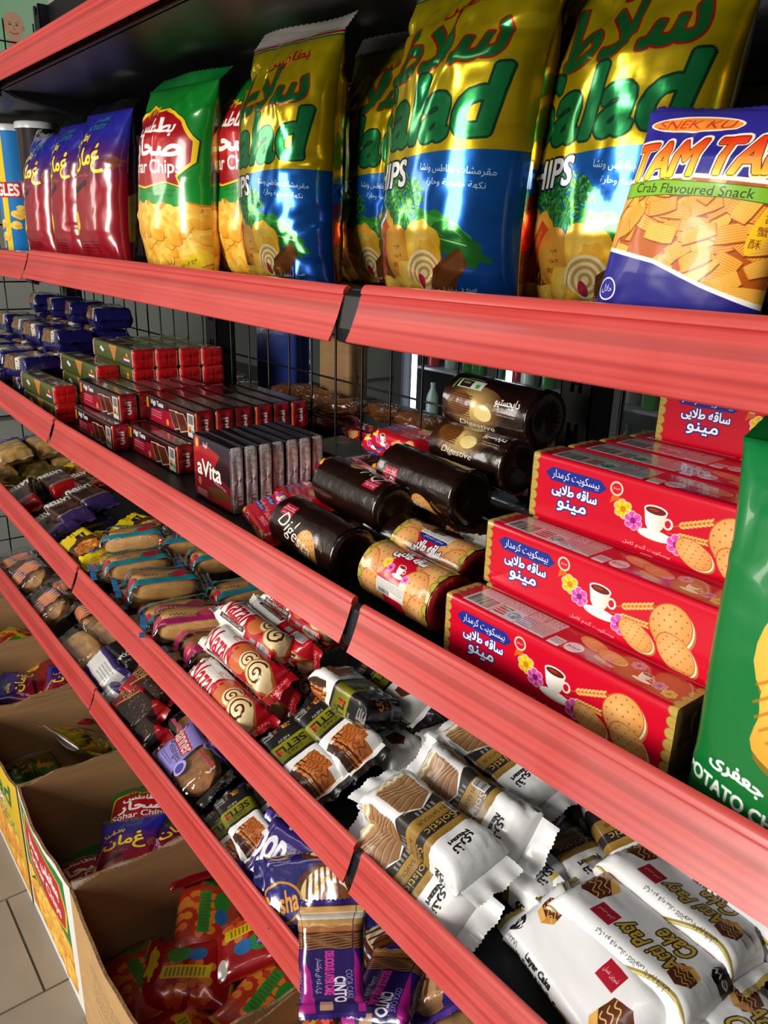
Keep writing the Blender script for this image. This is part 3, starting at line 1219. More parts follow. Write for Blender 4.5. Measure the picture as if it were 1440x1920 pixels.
# ------------------------------------------------------------------ prints: the crisp bags
def p_salad():
    W, H = 520, 800
    c = Cv(W, H, '#b09c0c')
    c.rect(0, 0, W, H, vgrad(0, H * .5, '#a79a10', '#b89b06'))
    c.rect(0, 0, W, 18, '#d8d8d0')
    c.rect(0, 8, W, 16, '#c01c1c')
    c.rect(0, 20, W, 26, '#1c7a3a')
    c.text('بطاطس', W * .62, H * .11, 46, '#b01818', rot=-8, bold=.03, width=190)
    c.text('سلاطة', W * .47, H * .225, 140, '#17662e', rot=-6, bold=.035, width=430, ow=5, ocol='#a3231c')
    c.text('Salad', W * .49, H * .425, 150, '#12703a', rot=-3, bold=.05, shear=.22, width=470, ow=6, ocol='#0a3a22')
    P = [(0, H * .60)] + [(x, H * (.60 - .052 * math.sin(x / W * math.pi * .62))) for x in np.linspace(0, W, 30)] + [(W, H), (0, H)]
    c.poly(P, vgrad(H * .55, H, '#0b56a4', '#0a3f8c'))
    # basket of crisps and vegetables
    c.poly([(0, H * .80), (W * .5, H * .86), (W * .62, H), (0, H)], '#6b3d16')
    for i in range(26):
        a = rng.uniform(0, W * .55)
        c.line([(a, H * rng.uniform(.82, .9)), (a + rng.uniform(-30, 30), H * rng.uniform(.9, 1.0))], 5, rng.choice(['#8f5a22', '#b27a35', '#4c2a0f']))
    leaves(c, W * .34, H * .69, W * .24, H * .085, 420, 4, s=9)
    for i in range(30):
        a = rng.uniform(.18, .52)
        c.line([(W * .36, H * .84), (W * a, H * rng.uniform(.64, .72))], 3, rng.choice(['#2c7a2a', '#3f9938', '#1b5a1e']))
    leaves(c, W * .36, H * .67, W * .22, H * .06, 240, 8, s=8)
    for k in range(3):
        c.blob(W * (.66 + .05 * k), H * (.775 + .02 * k), W * .17, H * .052, ['#2a7d2c', '#3c9a3a', '#1c6424'][k], k, .25, 3, 10 + 8 * k)
        c.line([(W * .52, H * .78), (W * (.8 + .02 * k), H * (.765 + .03 * k))], 3, '#a9d590', .8)
        for j in range(5):
            c.line([(W * (.58 + .05 * j), H * .778), (W * (.62 + .05 * j), H * (.755 if j % 2 else .8))], 2, '#7fbf6a', .7)
    crisp(c, W * .12, H * .76, 55, 48, 10, 3, '#e59a1e')
    crisp(c, W * .27, H * .78, 50, 46, 60, 5, '#e8a420')
    c.blob(W * .03, H * .75, 36, 66, '#c3141a', 2, .1, 2, 10)
    c.line([(W * .16, H * .69), (W * .17, H * .74), (W * .13, H * .81), (W * .09, H * .85)], 26, '#1f7a22')
    c.line([(W * .165, H * .70), (W * .165, H * .74), (W * .13, H * .80)], 7, '#6fb84e', .7)
    c.line([(W * .27, H * .77), (W * .18, H * .86), (W * .06, H * .97)], 40, '#dd5a1d')
    c.line([(W * .25, H * .78), (W * .17, H * .86), (W * .06, H * .965)], 12, '#f08a48', .8)
    for i in range(9):
        c.line([(W * (.24 - .02 * i), H * (.785 + .02 * i)), (W * (.28 - .02 * i), H * (.80 + .02 * i))], 2, '#b03e10', .7)
    c.ell(W * .36, H * .86, 68, 78, rgrad(W * .33, H * .83, 110, '#f3b748', '#cf7f1d'), 20)
    for i, t in enumerate(['08 ج11', '07 نهاية', '08:00:08']):
        c.text(t, W * .36, H * (.835 + .028 * i), 11, '#3a2208')
    crisp(c, W * .58, H * .83, 66, 60, 30, 9, '#eab428')
    crisp(c, W * .47, H * .93, 70, 40, 20, 12, '#e3a21f')
    for q in range(7):
        c.ell(W * .56, H * .915, 66 - q * 9, 58 - q * 8, '#c9a04a' if q % 2 else '#f3e4b8', -25)
    c.ell(W * .545, H * .94, 12, 20, '#a8243a', -25)
    for k in range(3):
        crisp(c, W * (.2 + .12 * k), H * .965, 50, 24, 15, 20 + k, '#e8ac22')
    c.poly([(W * .62, H * .9), (W * .8, H * .83), (W * .84, H * .88), (W * .7, H * .99), (W * .58, H)], '#5e3416')
    for i in range(10):
        c.line([(W * .6, H * (.93 + .006 * i)), (W * .82, H * (.84 + .006 * i))], 2, '#8a5628', .8)
    c.text('CHIPS', W * .225, H * .615, 62, '#f4f4ee', rot=-4, bold=.04, shear=.15, width=210, ow=5, ocol='#15181c')
    c.text('مقرمشات بطاطس ونشا', W * .74, H * .605, 22, '#e8eef8', rot=5, width=205)
    c.text('نكهة حامضة وحارة', W * .75, H * .645, 20, '#e8eef8', rot=5, width=160)
    c.text('صنع في سلطنة عمان', W * .72, H * .965, 20, '#e8eef8', rot=-4, width=150)
    c.mottle(.08, 30, 3)
    return c


def p_sohar():
    W, H = 440, 680
    c = Cv(W, H, '#0b7a24')
    c.rect(0, 0, W, H * .65, vgrad(0, H * .6, '#0a6b20', '#0d8a2c'))
    P = [(0, H * .62)] + [(x, H * (.645 + .012 * math.sin(x * .06) + .01 * math.sin(x * .023))) for x in np.linspace(0, W, 40)] + [(W, H), (0, H)]
    c.poly(P, '#c98212')
    for i in range(75):
        crisp(c, rng.uniform(0, W), H * (.68 + .30 * rng.random()), rng.uniform(34, 60), rng.uniform(24, 40), rng.uniform(0, 180), i, rng.choice(['#eba52a', '#e0951c', '#f0b640']))
    S = [(.07, .20), (.2, .165), (.3, .125), (.45, .16), (.6, .16), (.8, .23), (.93, .33), (.92, .43), (.80, .50), (.84, .55), (.68, .525), (.4, .55), (.15, .53), (.05, .47), (.02, .35)]
    S = np.array(S) * [W, H]
    c.poly((S - S.mean(0)) * 1.10 + S.mean(0), '#0a2f12')
    c.poly((S - S.mean(0)) * 1.08 + S.mean(0), '#e8c21a')
    c.poly(S, '#a80f1c')
    c.poly((S - S.mean(0)) * 1.0 + S.mean(0) + [0, 3], rgrad(W * .5, H * .35, 260, '#b8141f', '#7f0a14'))
    for x0 in (.26, .36):
        c.line([(W * x0, H * .165), (W * (x0 + .02), H * .135), (W * (x0 + .06), H * .13), (W * (x0 + .07), H * .17)], 9, '#c9a516')
    c.text('بطاطس', W * .47, H * .245, 66, '#fbf6f0', rot=3, bold=.04, width=240)
    c.text('صحار', W * .49, H * .355, 92, '#fbf6f0', rot=3, bold=.05, width=310)
    c.text('Sohar Chips', W * .45, H * .46, 62, '#fbf6f0', rot=2, bold=.02, width=360)
    c.text('مقرمشات بطاطس ونشا', W * .62, H * .575, 20, '#0a3a10', width=170)
    c.text('نكهة الدجاج والبصل', W * .62, H * .605, 18, '#0a3a10', width=140)
    c.lines_of_print(W * .12, H * .60, W * .3, H * .625, 2, '#08400f', .7)
    c.poly([(W * .62, H), (W * .95, H * .88), (W, H * .92), (W * .9, H)], '#e6c11c')
    c.text('صنع في عمان', W * .82, H * .955, 20, '#2c2408', rot=-22, width=90)
    return c


def p_oman():
    W, H = 380, 590
    c = Cv(W, H, '#8e0d20')
    c.rect(0, 0, W, H, vgrad(H * .16, H * .5, '#23248c', '#8d0c1e'))
    c.text('اللقمة لي', W * .5, H * .07, 24, '#22a03a', rot=-3, width=110)
    c.text("'N TASTY", W * .5, H * .115, 22, '#22a03a', rot=-3, width=130, bold=.03)
    c.text('بطاطس', W * .28, H * .19, 48, '#f2d21c', rot=-8, bold=.03, width=120)
    c.text('عُمان', W * .5, H * .33, 110, '#f5dc20', rot=-2, bold=.035, width=250)
    c.text('شركة عمان', W * .45, H * .43, 16, '#c98a30', width=110)
    c.text('Chips Oman', W * .12, H * .43, 24, '#eeeeee', rot=-80, width=120)
    c.line([(W * .12, H * .58), (W * .3, H * .525), (W * .5, H * .48)], 24, '#241014')
    c.ell(W * .5, H * .48, 13, 13, '#241014')
    for (x, y, a, b, r_) in ((.06, .62, 30, 62, 10), (.14, .68, 34, 60, -10), (.22, .74, 46, 42, 20), (.10, .80, 26, 52, 10), (.03, .74, 20, 60, 5)):
        crisp(c, W * x, H * y, a, b, r_, int(x * 99), '#f3ca1e')
    c.blob(W * .92, H * .36, 30, 24, '#9b6a14', 4, .2, 3, alpha=.5)
    for i in range(4):
        c.lines_of_print(W * .3, H * (.855 + .02 * i), W * .72, H * (.868 + .02 * i), 1, '#2c0a10', .8, i)
    c.mottle(.08, 40, 2)
    return c


def p_tam():
    W, H = 420, 540
    c = Cv(W, H, '#241f86')
    c.rect(0, 0, W, H, vgrad(0, H, '#2b278f', '#1f1a78'))
    P = [(0, H * .36), (W * .5, H * .33), (W, H * .34), (W, H * .88), (W * .72, H * .82), (W * .4, H * .74), (0, H * .70)]
    c.poly(P, '#fbf4ea')
    Q = [(0, H * .38), (W * .5, H * .35), (W, H * .36), (W, H * .855), (W * .72, H * .80), (W * .4, H * .72), (0, H * .68)]
    c.poly(Q, '#b4560e')
    E_x0, E_y0, m = coverage(poly_edges([Q]), W, H)
    keep = c.a.copy()
    for i in range(90):
        x, y, r_ = rng.uniform(0, W), H * rng.uniform(.37, .88), rng.uniform(-70, 20)
        a, b = rng.uniform(28, 44), rng.uniform(17, 25)
        k, d = math.cos(math.radians(r_)), math.sin(math.radians(r_))
        pts = [(x + (u * a) * k - (v * b) * d, y + (u * a) * d + (v * b) * k) for u, v in ((-1, -.8), (-.5, -1), (.5, -.95), (1, -.8), (.95, .8), (.4, 1), (-.5, .95), (-1, .8))]
        c.poly([(p[0] + 3, p[1] + 4) for p in pts], '#7d3506', .8)
        c.poly(pts, rng.choice(['#e88a1c', '#f0a02c', '#dd7a14']))
        for j in range(-3, 4):
            c.line([(x + (-.9 * a) * k - (j * b * .26) * d, y + (-.9 * a) * d + (j * b * .26) * k), (x + (.9 * a) * k - (j * b * .26) * d, y + (.9 * a) * d + (j * b * .26) * k)], 2.4, '#f8c862', .8)
    mm = np.zeros((H, W, 1), np.float32)
    mm[E_y0:E_y0 + m.shape[0], E_x0:E_x0 + m.shape[1], 0] = m
    c.a = keep * (1 - mm) + c.a * mm
    c.ell(W * .33, H * .085, 118, 24, '#fbe9c8')
    c.ell(W * .33, H * .085, 112, 19, '#e7862a')
    c.text('SNEK KU', W * .33, H * .085, 24, '#c8281e', shear=.2, bold=.03, width=190)
    c.text('TAM TAM', W * .52, H * .25, 96, vgrad(H * .17, H * .33, '#e23a14', '#f6d83a'), rot=-5, bold=.06, shear=.2, width=400, ow=6, ocol='#fff4d8')
    c.text('TAM TAM', W * .52, H * .25, 90, vgrad(H * .17, H * .33, '#dc3412', '#f8dc40'), rot=-5, bold=.05, shear=.2, width=396, ow=2, ocol='#5a1a10')
    c.poly([(W * .04, H * .385), (W * .3, H * .365), (W * .92, H * .375), (W * .96, H * .44), (W * .7, H * .425), (W * .35, H * .43), (W * .05, H * .45)], '#7db428', ow=2, ocol='#25500c')
    c.text('Crab Flavoured Snack', W * .48, H * .402, 24, '#1c2c0a', width=300)
    c.ell(W * .93, H * .53, 20, 72, '#f2c21c', 14)
    for i, t in enumerate('古古蟹酥'):
        c.text(t, W * (.965 - .018 * i), H * (.445 + .055 * i), 22, '#8a3410')
    c.ell(W * .10, H * .88, 30, 30, '#e8e8f4')
    c.ell(W * .10, H * .88, 26, 26, '#241f86')
    c.text('حلال', W * .10, H * .88, 24, '#e8e8f4', width=36)
    c.lines_of_print(W * .06, H * .95, W * .14, H * .965, 1, '#d8d8ee')
    return c


def p_greenchips():
    W, H = 420, 640
    c = Cv(W, H, '#0c7a34')
    c.rect(0, 0, W, H, vgrad(0, H, '#128040', '#0a6a2c'))
    c.ell(W * .75, H * .22, 160, 90, '#f2c018')
    c.ell(W * .75, H * .22, 148, 78, '#c3161c')
    for (x, y, a, b, r_) in ((.62, .50, 150, 175, 25), (.96, .5, 110, 160, -10), (.46, .56, 90, 120, 40), (.84, .66, 110, 90, 10)):
        crisp(c, W * x, H * y, a, b, r_, int(x * 50), '#e3a233', ridged=True)
    c.text('پیاز و جعفری', W * .30, H * .815, 34, '#f8faf4', rot=4, bold=.03, width=165)
    c.text('POTATO CHIPS', W * .22, H * .88, 25, '#f8faf4', rot=4, bold=.06, width=185)
    crisp(c, W * .9, H * .9, 46, 70, 15, 4, '#e0b45a')
    return c


# ------------------------------------------------------------------ prints: biscuits, rolls, wafers (sheet runs: bottom, back, top, front, bottom)
def scallop(c, x0, dirn, col='#b89a4a', col2='#8a6f2c'):
    n = 22
    c.rect(min(x0, x0 + dirn * 9), 0, max(x0, x0 + dirn * 9), c.h, col)
    for i in range(n):
        y = (i + .5) * c.h / n
        c.ell(x0 + dirn * 9, y, 15, c.h / n * .52, col2)
        c.ell(x0 + dirn * 8, y, 14, c.h / n * .48, col)
        c.line([(x0, y), (x0 + dirn * 14, y)], 2, col2, .4)


def p_saghe_box():
    k = 3.0
    W, H = int(245 * k), int(218 * k)
    c = Cv(W, H, '#cc0a28')
    f0, f1 = H * (22.5 + 64 + 45) / 218, H * (22.5 + 64 + 45 + 64) / 218      # front panel
    t0 = H * (22.5 + 64) / 218                                             # top panel t0..f0
    c.rect(0, t0, W, f0, '#b80a24')

    def face(y0, y1):
        h = y1 - y0
        c.poly([(W * .065, y0 + h * .25), (W * .095, y0 + h * .15), (W * .315, y0 + h * .15), (W * .345, y0 + h * .25), (W * .315, y0 + h * .35), (W * .095, y0 + h * .35)], '#1f2f8c')
        c.text('بیسکویت کرمدار', W * .205, y0 + h * .25, 29, '#ffffff', bold=.012, width=158)
        c.text('ساقه طلایی', W * .205, y0 + h * .475, 37, '#ffffff', bold=.035, width=150, ow=3, ocol='#2a2c8c')
        c.text('مینو', W * .20, y0 + h * .685, 36, '#ffffff', bold=.03, width=96, ow=4, ocol='#1f2f8c')
        c.ell(W * .385, y0 + h * .2, 20, 20, '#f6d9b8')
        c.ell(W * .385, y0 + h * .2, 15, 15, '#cc1430')
        c.text('مینو', W * .385, y0 + h * .2, 9, '#f8e4c8')
        c.poly([(W * .37, y0 + h * .30), (W * .362, y0 + h * .43), (W * .385, y0 + h * .37), (W * .408, y0 + h * .43), (W * .40, y0 + h * .30)], '#d9641c')
        flower(c, W * .42, y0 + h * .46, 28, '#f3c316', '#c98a00')
        flower(c, W * .465, y0 + h * .58, 27, '#e254b4', '#8c1a78')
        wheat(c, W * .60, y0 + h * .52, W * .765, y0 + h * .26, 17)
        wheat(c, W * .60, y0 + h * .60, W * .755, y0 + h * .56, 15)
        cup(c, W * .548, y0 + h * .50, 60)
        flower(c, W * .64, y0 + h * .72, 28, '#e254b4', '#8c1a78')
        cookie(c, W * .705, y0 + h * .77, 54, 33, 22)
        cookie(c, W * .825, y0 + h * .45, 57, 60, 30)
        cookie(c, W * .855, y0 + h * .78, 60, 40, 34)
        c.text('بیسکویت گندم کامل', W * .53, y0 + h * .92, 16, '#fbe8e0', rot=2, width=140)
    face(f0, f1)
    face(H * 22.5 / 218, t0)
    c.flip180(0, H * 22.5 / 218, W, t0)
    h = f0 - t0
    # top: data label, seals, faded picture
    c.rect(W * .07, t0 + h * .1, W * .47, t0 + h * .92, '#d8d4d4')
    for x in (.07, .205, .325, .395, .47):
        c.line([(W * x, t0 + h * .1), (W * x, t0 + h * .92)], 2, '#b80a24')
    c.line([(W * .07, t0 + h * .38), (W * .47, t0 + h * .38)], 2, '#b80a24')
    c.lines_of_print(W * .075, t0 + h * .13, W * .20, t0 + h * .36, 4, '#4a4a52', .7, 3)
    c.lines_of_print(W * .21, t0 + h * .13, W * .465, t0 + h * .36, 4, '#4a4a52', .7, 4)
    c.barcode(W * .076, t0 + h * .42, W * .20, t0 + h * .88, 5, '#d8d4d4')
    for i, q in enumerate(('#2f7a34', '#7a2a2a', '#b03030', '#8a3030')):
        c.rect(W * .212, t0 + h * (.46 + .1 * i), W * .265, t0 + h * (.52 + .1 * i), q)
    c.ell(W * .295, t0 + h * .66, 19, 19, '#2a8fae')
    c.ell(W * .295, t0 + h * .66, 11, 11, '#d8d4d4')
    c.ell(W * .302, t0 + h * .70, 10, 12, '#1f8a4a')
    c.lines_of_print(W * .33, t0 + h * .44, W * .39, t0 + h * .88, 6, '#3c4478', .8, 6)
    c.lines_of_print(W * .40, t0 + h * .44, W * .465, t0 + h * .88, 8, '#3a3a3a', .6, 9)
    c.rect(W * .485, t0 + h * .62, W * .535, t0 + h * .94, '#dfe3e6')
    c.lines_of_print(W * .49, t0 + h * .68, W * .53, t0 + h * .88, 3, '#3a5a7a')
    c.ell(W * .575, t0 + h * .72, 26, 26, '#e6e2e0')
    c.text('مینو', W * .575, t0 + h * .72, 16, '#5a3438', bold=.03)
    cookie(c, W * .60, t0 + h * .3, 44, 24, 15, cream=True)
    cookie(c, W * .69, t0 + h * .42, 44, 24, 10, cream=True)
    wheat(c, W * .62, t0 + h * .62, W * .74, t0 + h * .75, 12)
    flower(c, W * .78, t0 + h * .3, 18, '#d060b0', '#8c1a78')
    cup(c, W * .83, t0 + h * .55, 30)
    flower(c, W * .89, t0 + h * .6, 18, '#d060b0', '#8c1a78')
    flower(c, W * .935, t0 + h * .7, 18, '#e0b020', '#b07800')
    c.text('08 09', W * .66, t0 + h * .82, 12, '#3a0a12', rot=8)
    scallop(c, 0, 1)
    scallop(c, W, -1)
    return c


def p_saghe_roll():
    W, H = 400, 640
    c = Cv(W, H, '#c00c28')
    for i in range(40):
        c.line([(W * .25, i * 16), (W * .75, i * 16)], 2, '#a00820', .6)
    for sx in (0, 1):
        x0, x1 = (0, W * .27) if sx == 0 else (W * .70, W)
        c.rect(x0, 0, x1, H, '#c98a4e')
        for i in range(4):
            for j in range(2):
                cookie(c, x0 + (x1 - x0) * (.25 + .45 * j), H * (i + .5 + .45 * j) / 4, 74, 92, 0, '#cc8246', cream=False)
        e = 0 if sx == 0 else W
        for i in range(16):
            c.ell(e, H * (i + .5) / 16, 26, 20, '#8f8a2c')
            c.ell(e, H * (i + .5) / 16, 20, 15, '#b0a83c')
            c.line([(e - 24, H * i / 16), (e + 24, H * i / 16)], 2, '#a01c1c')
    # top face lettering and cup
    m = H * .45
    c.poly([(W * .3, m - 55), (W * .36, m - 70), (W * .64, m - 70), (W * .7, m - 55), (W * .64, m - 40), (W * .36, m - 40)], '#1f2f8c')
    c.text('بیسکویت گندم کامل', W * .5, m - 55, 18, '#ffffff', width=110)
    c.text('ساقه طلایی', W * .5, m - 10, 52, '#ffffff', bold=.04, width=165, ow=4, ocol='#4a1030')
    flower(c, W * .33, m + 50, 20, '#f3c316')
    flower(c, W * .40, m + 62, 17, '#e254b4', '#8c1a78')
    cup(c, W * .52, m + 58, 34)
    flower(c, W * .64, m + 78, 18, '#e254b4', '#8c1a78')
    for d in (.62,):
        c.rect(W * .28, H * d, W * .68, H * (d + .085), '#f0ebe4')
        c.lines_of_print(W * .29, H * (d + .008), W * .67, H * (d + .055), 6, '#5a5a5a', .7, 3)
        c.barcode(W * .30, H * (d + .05), W * .48, H * (d + .083), 4, '#f0ebe4')
    c.rect(W * .28, H * .28, W * .68, H * .35, '#f0ebe4')
    c.lines_of_print(W * .29, H * .285, W * .67, H * .345, 6, '#5a5a5a', .7, 3)
    c.text('ساقه طلایی', W * .5, H * .18, 44, '#ffffff', bold=.04, width=150, ow=4, ocol='#4a1030')
    return c


def p_digest(gold=False):
    W, H = 430, 680
    c = Cv(W, H, '#1c0c08')
    c.mottle(.25, 60, 5)
    for i in range(90):
        c.line([(0, i * 7.6), (W, i * 7.6)], 1.2, '#3a2016', .35)
    for q in ((H * .20, H * .70) if gold else (H * .70,)):
        if gold:
            c.ell(W * .36, q, 180, 90, rgrad(W * .40, q, 150, '#e8c878', '#3a1d0e'))
            c.ell(W * .22, q - 4, 62, 46, '#7a4a22')
            for i in range(9):
                c.line([(W * .10, q - 40 + 10 * i), (W * .36, q - 36 + 10 * i)], 4, '#4a260e', .9)
            wheat(c, W * .42, q - 40, W * .46, q + 60, 12, '#a8772c')
            c.ell(W * .52, q + 18, 46, 30, '#e9d08a')
            c.text('دایجستیو', W * .78, q - 40, 40, '#f2ede4', bold=.02, width=120)
            c.lines_of_print(W * .68, q - 6, W * .9, q + 14, 2, '#b8a890')
            c.rect(W * .12, q - 110, W * .42, q - 66, '#e8e6dc')
            c.rect(W * .14, q - 106, W * .28, q - 70, '#2a1e14')
            c.text('FIBRE', W * .21, q - 92, 11, '#f0f0ea', bold=.03)
            c.rect(W * .33, q - 92, W * .38, q - 72, '#5aa838')
            c.line([(W * .08, q - 60), (W * .09, q - 105), (W * .2, q - 122), (W * .36, q - 120)], 9, '#4f9a3a')
            c.text('Digestive', W * .42, q + 78, 34, '#f4f0e6', shear=.25, width=190)
        else:
            c.rect(W * .10, q - 118, W * .29, q - 62, '#a01a34')
            c.rect(W * .113, q - 114, W * .277, q - 91, '#b8203c')
            c.text('Shirin Asal', W * .195, q - 102, 13, '#f8f0f0', shear=.2, width=62)
            c.text('شیرین عسل', W * .195, q - 76, 15, '#f8f0f0', width=60, bold=.02)
            c.line([(W * .1, q - 90), (W * .29, q - 90)], 2, '#f0d8d8')
            c.ell(W * .62, q + 26, 66, 78, '#b98546', -20)
            cookie(c, W * .62, q + 10, 62, 66, -20, '#c89048', cream=False, dark='#7a4a20')
            for i in range(9):
                c.line([(W * .42 + i * 13, q + 30), (W * .40 + i * 16, q + 96)], 7, '#4a2410', .95)
            c.text('Digesta', W * .40, q - 4, 84, '#f2ece0', rot=22, shear=.3, bold=.008, width=240)
            c.text('COCOA', W * .82, q - 22, 16, '#c8a468', rot=35, width=58)
            for k_ in range(3):
                c.ell(W * (.42 + .012 * k_), q - 42 - 8 * k_, 4, 10, '#e8dcc0', 20)
    return c


def p_cream_small():
    W, H = 300, 340
    c = Cv(W, H, '#c20f26')
    for (y, f) in ((H * .76, 0), (H * .40, 0), (H * .1, 0)):
        flower(c, W * .16, y - 26, 12, '#f3c316')
        flower(c, W * .20, y - 8, 11, '#e254b4', '#8c1a78')
        cup(c, W * .29, y - 14, 24)
        flower(c, W * .38, y + 2, 11, '#e254b4', '#8c1a78')
        wheat(c, W * .42, y - 4, W * .62, y - 24, 9)
        cookie(c, W * .62, y, 34, 24, 10)
        cookie(c, W * .80, y - 14, 30, 24, 10)
        c.rect(W * .1, y + 14, W * .38, y + 28, '#22308a')
        c.text('Cream Biscuit', W * .24, y + 21, 10, '#f6f0f0', bold=.02, width=74)
        c.text('کرمدار ساقه طلایی', W * .28, y + 42, 15, '#f6f0f0', width=110)
    c.text('SAGHE TALAEI', W * .66, H * .545, 13, '#ead8d8', bold=.03, width=110)
    c.text('MINOO', W * .62, H * .60, 13, '#ead8d8', bold=.03)
    c.rect(W * .12, H * .53, W * .4, H * .57, '#22308a')
    c.text('Cream Biscuit', W * .26, H * .55, 9, '#f6f0f0', width=70)
    for x in (0, W):
        for i in range(20):
            c.ell(x, H * (i + .5) / 20, 6, 9, '#8e0a1a')
    return c


def p_avita():
    """long chocolate wafer pack 210 x (36, 50)"""
    k = 2.2
    W, H = int(210 * k), int(172 * k)
    c = Cv(W, H, '#2a0d0d')
    t0, f0, f1 = H * 68 / 172, H * 104 / 172, H * 154 / 172
    b0 = H * 18 / 172
    c.rect(0, t0, W, f0, '#221010')
    c.rect(W * .42, t0 + 10, W * .95, f0 - 14, '#8f8a84', .75)
    c.lines_of_print(W * .44, t0 + 14, W * .93, f0 - 18, 5, '#5a5450', .6, 2)
    for y0, y1 in ((f0, f1), (b0, t0)):
        h = y1 - y0
        c.rect(0, y0, W, y1, '#3a0d10')
        c.poly([(W * .08, y1), (W * .12, y0 + h * .45), (W * .5, y0 + h * .35), (W * .6, y1)], '#a3132c')
        c.rect(W * .02, y0 + h * .1, W * .07, y0 + h * .5, '#c98a1c')
        c.rect(W * .10, y0 + h * .06, W * .40, y0 + h * .42, '#20182a')
        c.text('High Taste', W * .25, y0 + h * .24, h * .24, '#f0ece4', bold=.03, width=W * .26)
        c.lines_of_print(W * .12, y0 + h * .5, W * .34, y0 + h * .8, 3, '#d89aa0', .8, 5)
        for q in (.50, .62):
            c.poly([(W * q, y0 + h * .25), (W * (q + .17), y0 + h * .2), (W * (q + .27), y0 + h * .75), (W * (q + .1), y0 + h * .95)], '#e8c8b0')
            c.poly([(W * (q + .008), y0 + h * .28), (W * (q + .165), y0 + h * .23), (W * (q + .258), y0 + h * .73), (W * (q + .102), y0 + h * .9)], '#5a2414')
            for i in range(7):
                c.line([(W * (q + .02 + .02 * i), y0 + h * .28), (W * (q + .11 + .02 * i), y0 + h * .86)], 2, '#3a140a', .8)
        c.ell(W * .46, y0 + h * .78, 12, 14, '#d8962c')
        c.rect(W * .86, y0 + h * .1, W * .985, y1 - 3, '#d8d4cc')
        c.barcode(W * .875, y0 + h * .14, W * .975, y0 + h * .5, 7, '#d8d4cc')
        c.rect(W * .875, y0 + h * .56, W * .93, y0 + h * .78, '#d8902c')
        c.rect(W * .875, y0 + h * .68, W * .93, y0 + h * .78, '#b8301c')
        c.ell(W * .957, y0 + h * .75, 9, 9, '#2a9a7a')
    return c


def p_avita_end():
    c = Cv(110, 150, '#8f1018')
    c.rect(6, 6, 104, 144, '#9a1420')
    c.line([(6, 6), (6, 144)], 3, '#c8a040')
    c.line([(104, 6), (104, 144)], 3, '#c8a040')
    c.text('uui', 55, 78, 34, '#cfc4bc', rot=-90, bold=.05, width=70)
    return c


def p_avita_flat():
    """flat wafer pack standing on its short side: front panel 115 wide x 100 high x 18 deep; perimeter runs bottom, back, top, front"""
    k = 3.0
    W, H = int(115 * k), int(236 * k)
    c = Cv(W, H, '#1c1416')
    f0, f1 = H * (9 + 100 + 18) / 236, H * (9 + 100 + 18 + 100) / 236
    h = f1 - f0
    c.rect(0, f0, W, f1, vgrad(f0, f1, '#1c1830', '#a01420'))
    c.poly([(0, f0 + h * .22), (W * .35, f0 + h * .1), (W * .75, f0 + h * .2), (W * .5, f0 + h * .5), (0, f0 + h * .62)], '#c01c24', .85)
    c.poly([(W * .55, f0 + h * .45), (W * .78, f0 + h * .12), (W, f0 + h * .4), (W, f0 + h * .6)], '#2e1a1c')
    c.rect(W * .03, f0 + h * .03, W * .17, f0 + h * .26, '#c8202c')
    c.ell(W * .10, f0 + h * .13, 15, 22, '#e8b03c')
    c.text('آویتا', W * .34, f0 + h * .12, 28, '#d8d4cc', bold=.03)
    c.text('aVita', W * .42, f0 + h * .48, 74, '#f4efe8', bold=.05, width=W * .66, ow=5, ocol='#50281c')
    c.text('Luxury Wafer', W * .72, f0 + h * .655, 18, '#e0dcd6', rot=12, width=110)
    c.poly([(W * .38, f0 + h * .74), (W * .75, f0 + h * .66), (W * .98, f0 + h * .74), (W * .98, f0 + h * .86), (W * .62, f0 + h * .97), (W * .38, f0 + h * .88)], '#5c3420')
    for i in range(12):
        c.line([(W * (.39 + .045 * i), f0 + h * (.74 - .004 * i)), (W * (.60 + .03 * i), f0 + h * (.94 - .01 * i))], 3, '#8a5a38', .8)
    c.poly([(W * .3, f0 + h * .92), (W, f0 + h * .82), (W, f1), (W * .3, f1)], '#c8141e', .8)
    c.lines_of_print(W * .05, f0 + h * .84, W * .34, f0 + h * .95, 4, '#e8e0d8')
    c.ell(W * .14, f0 + h * .72, 16, 20, '#b06a2c')
    return c


def p_avita_edge():
    c = Cv(90, 400, '#c9c3c4')
    c.mottle(.25, 12, 4)
    c.text('UUI', 52, 330, 30, '#a01c24', rot=90, bold=.04, width=70)
    for x in (3, 87):
        c.line([(x, 0), (x, 400)], 5, '#3a2a2a')
    return c


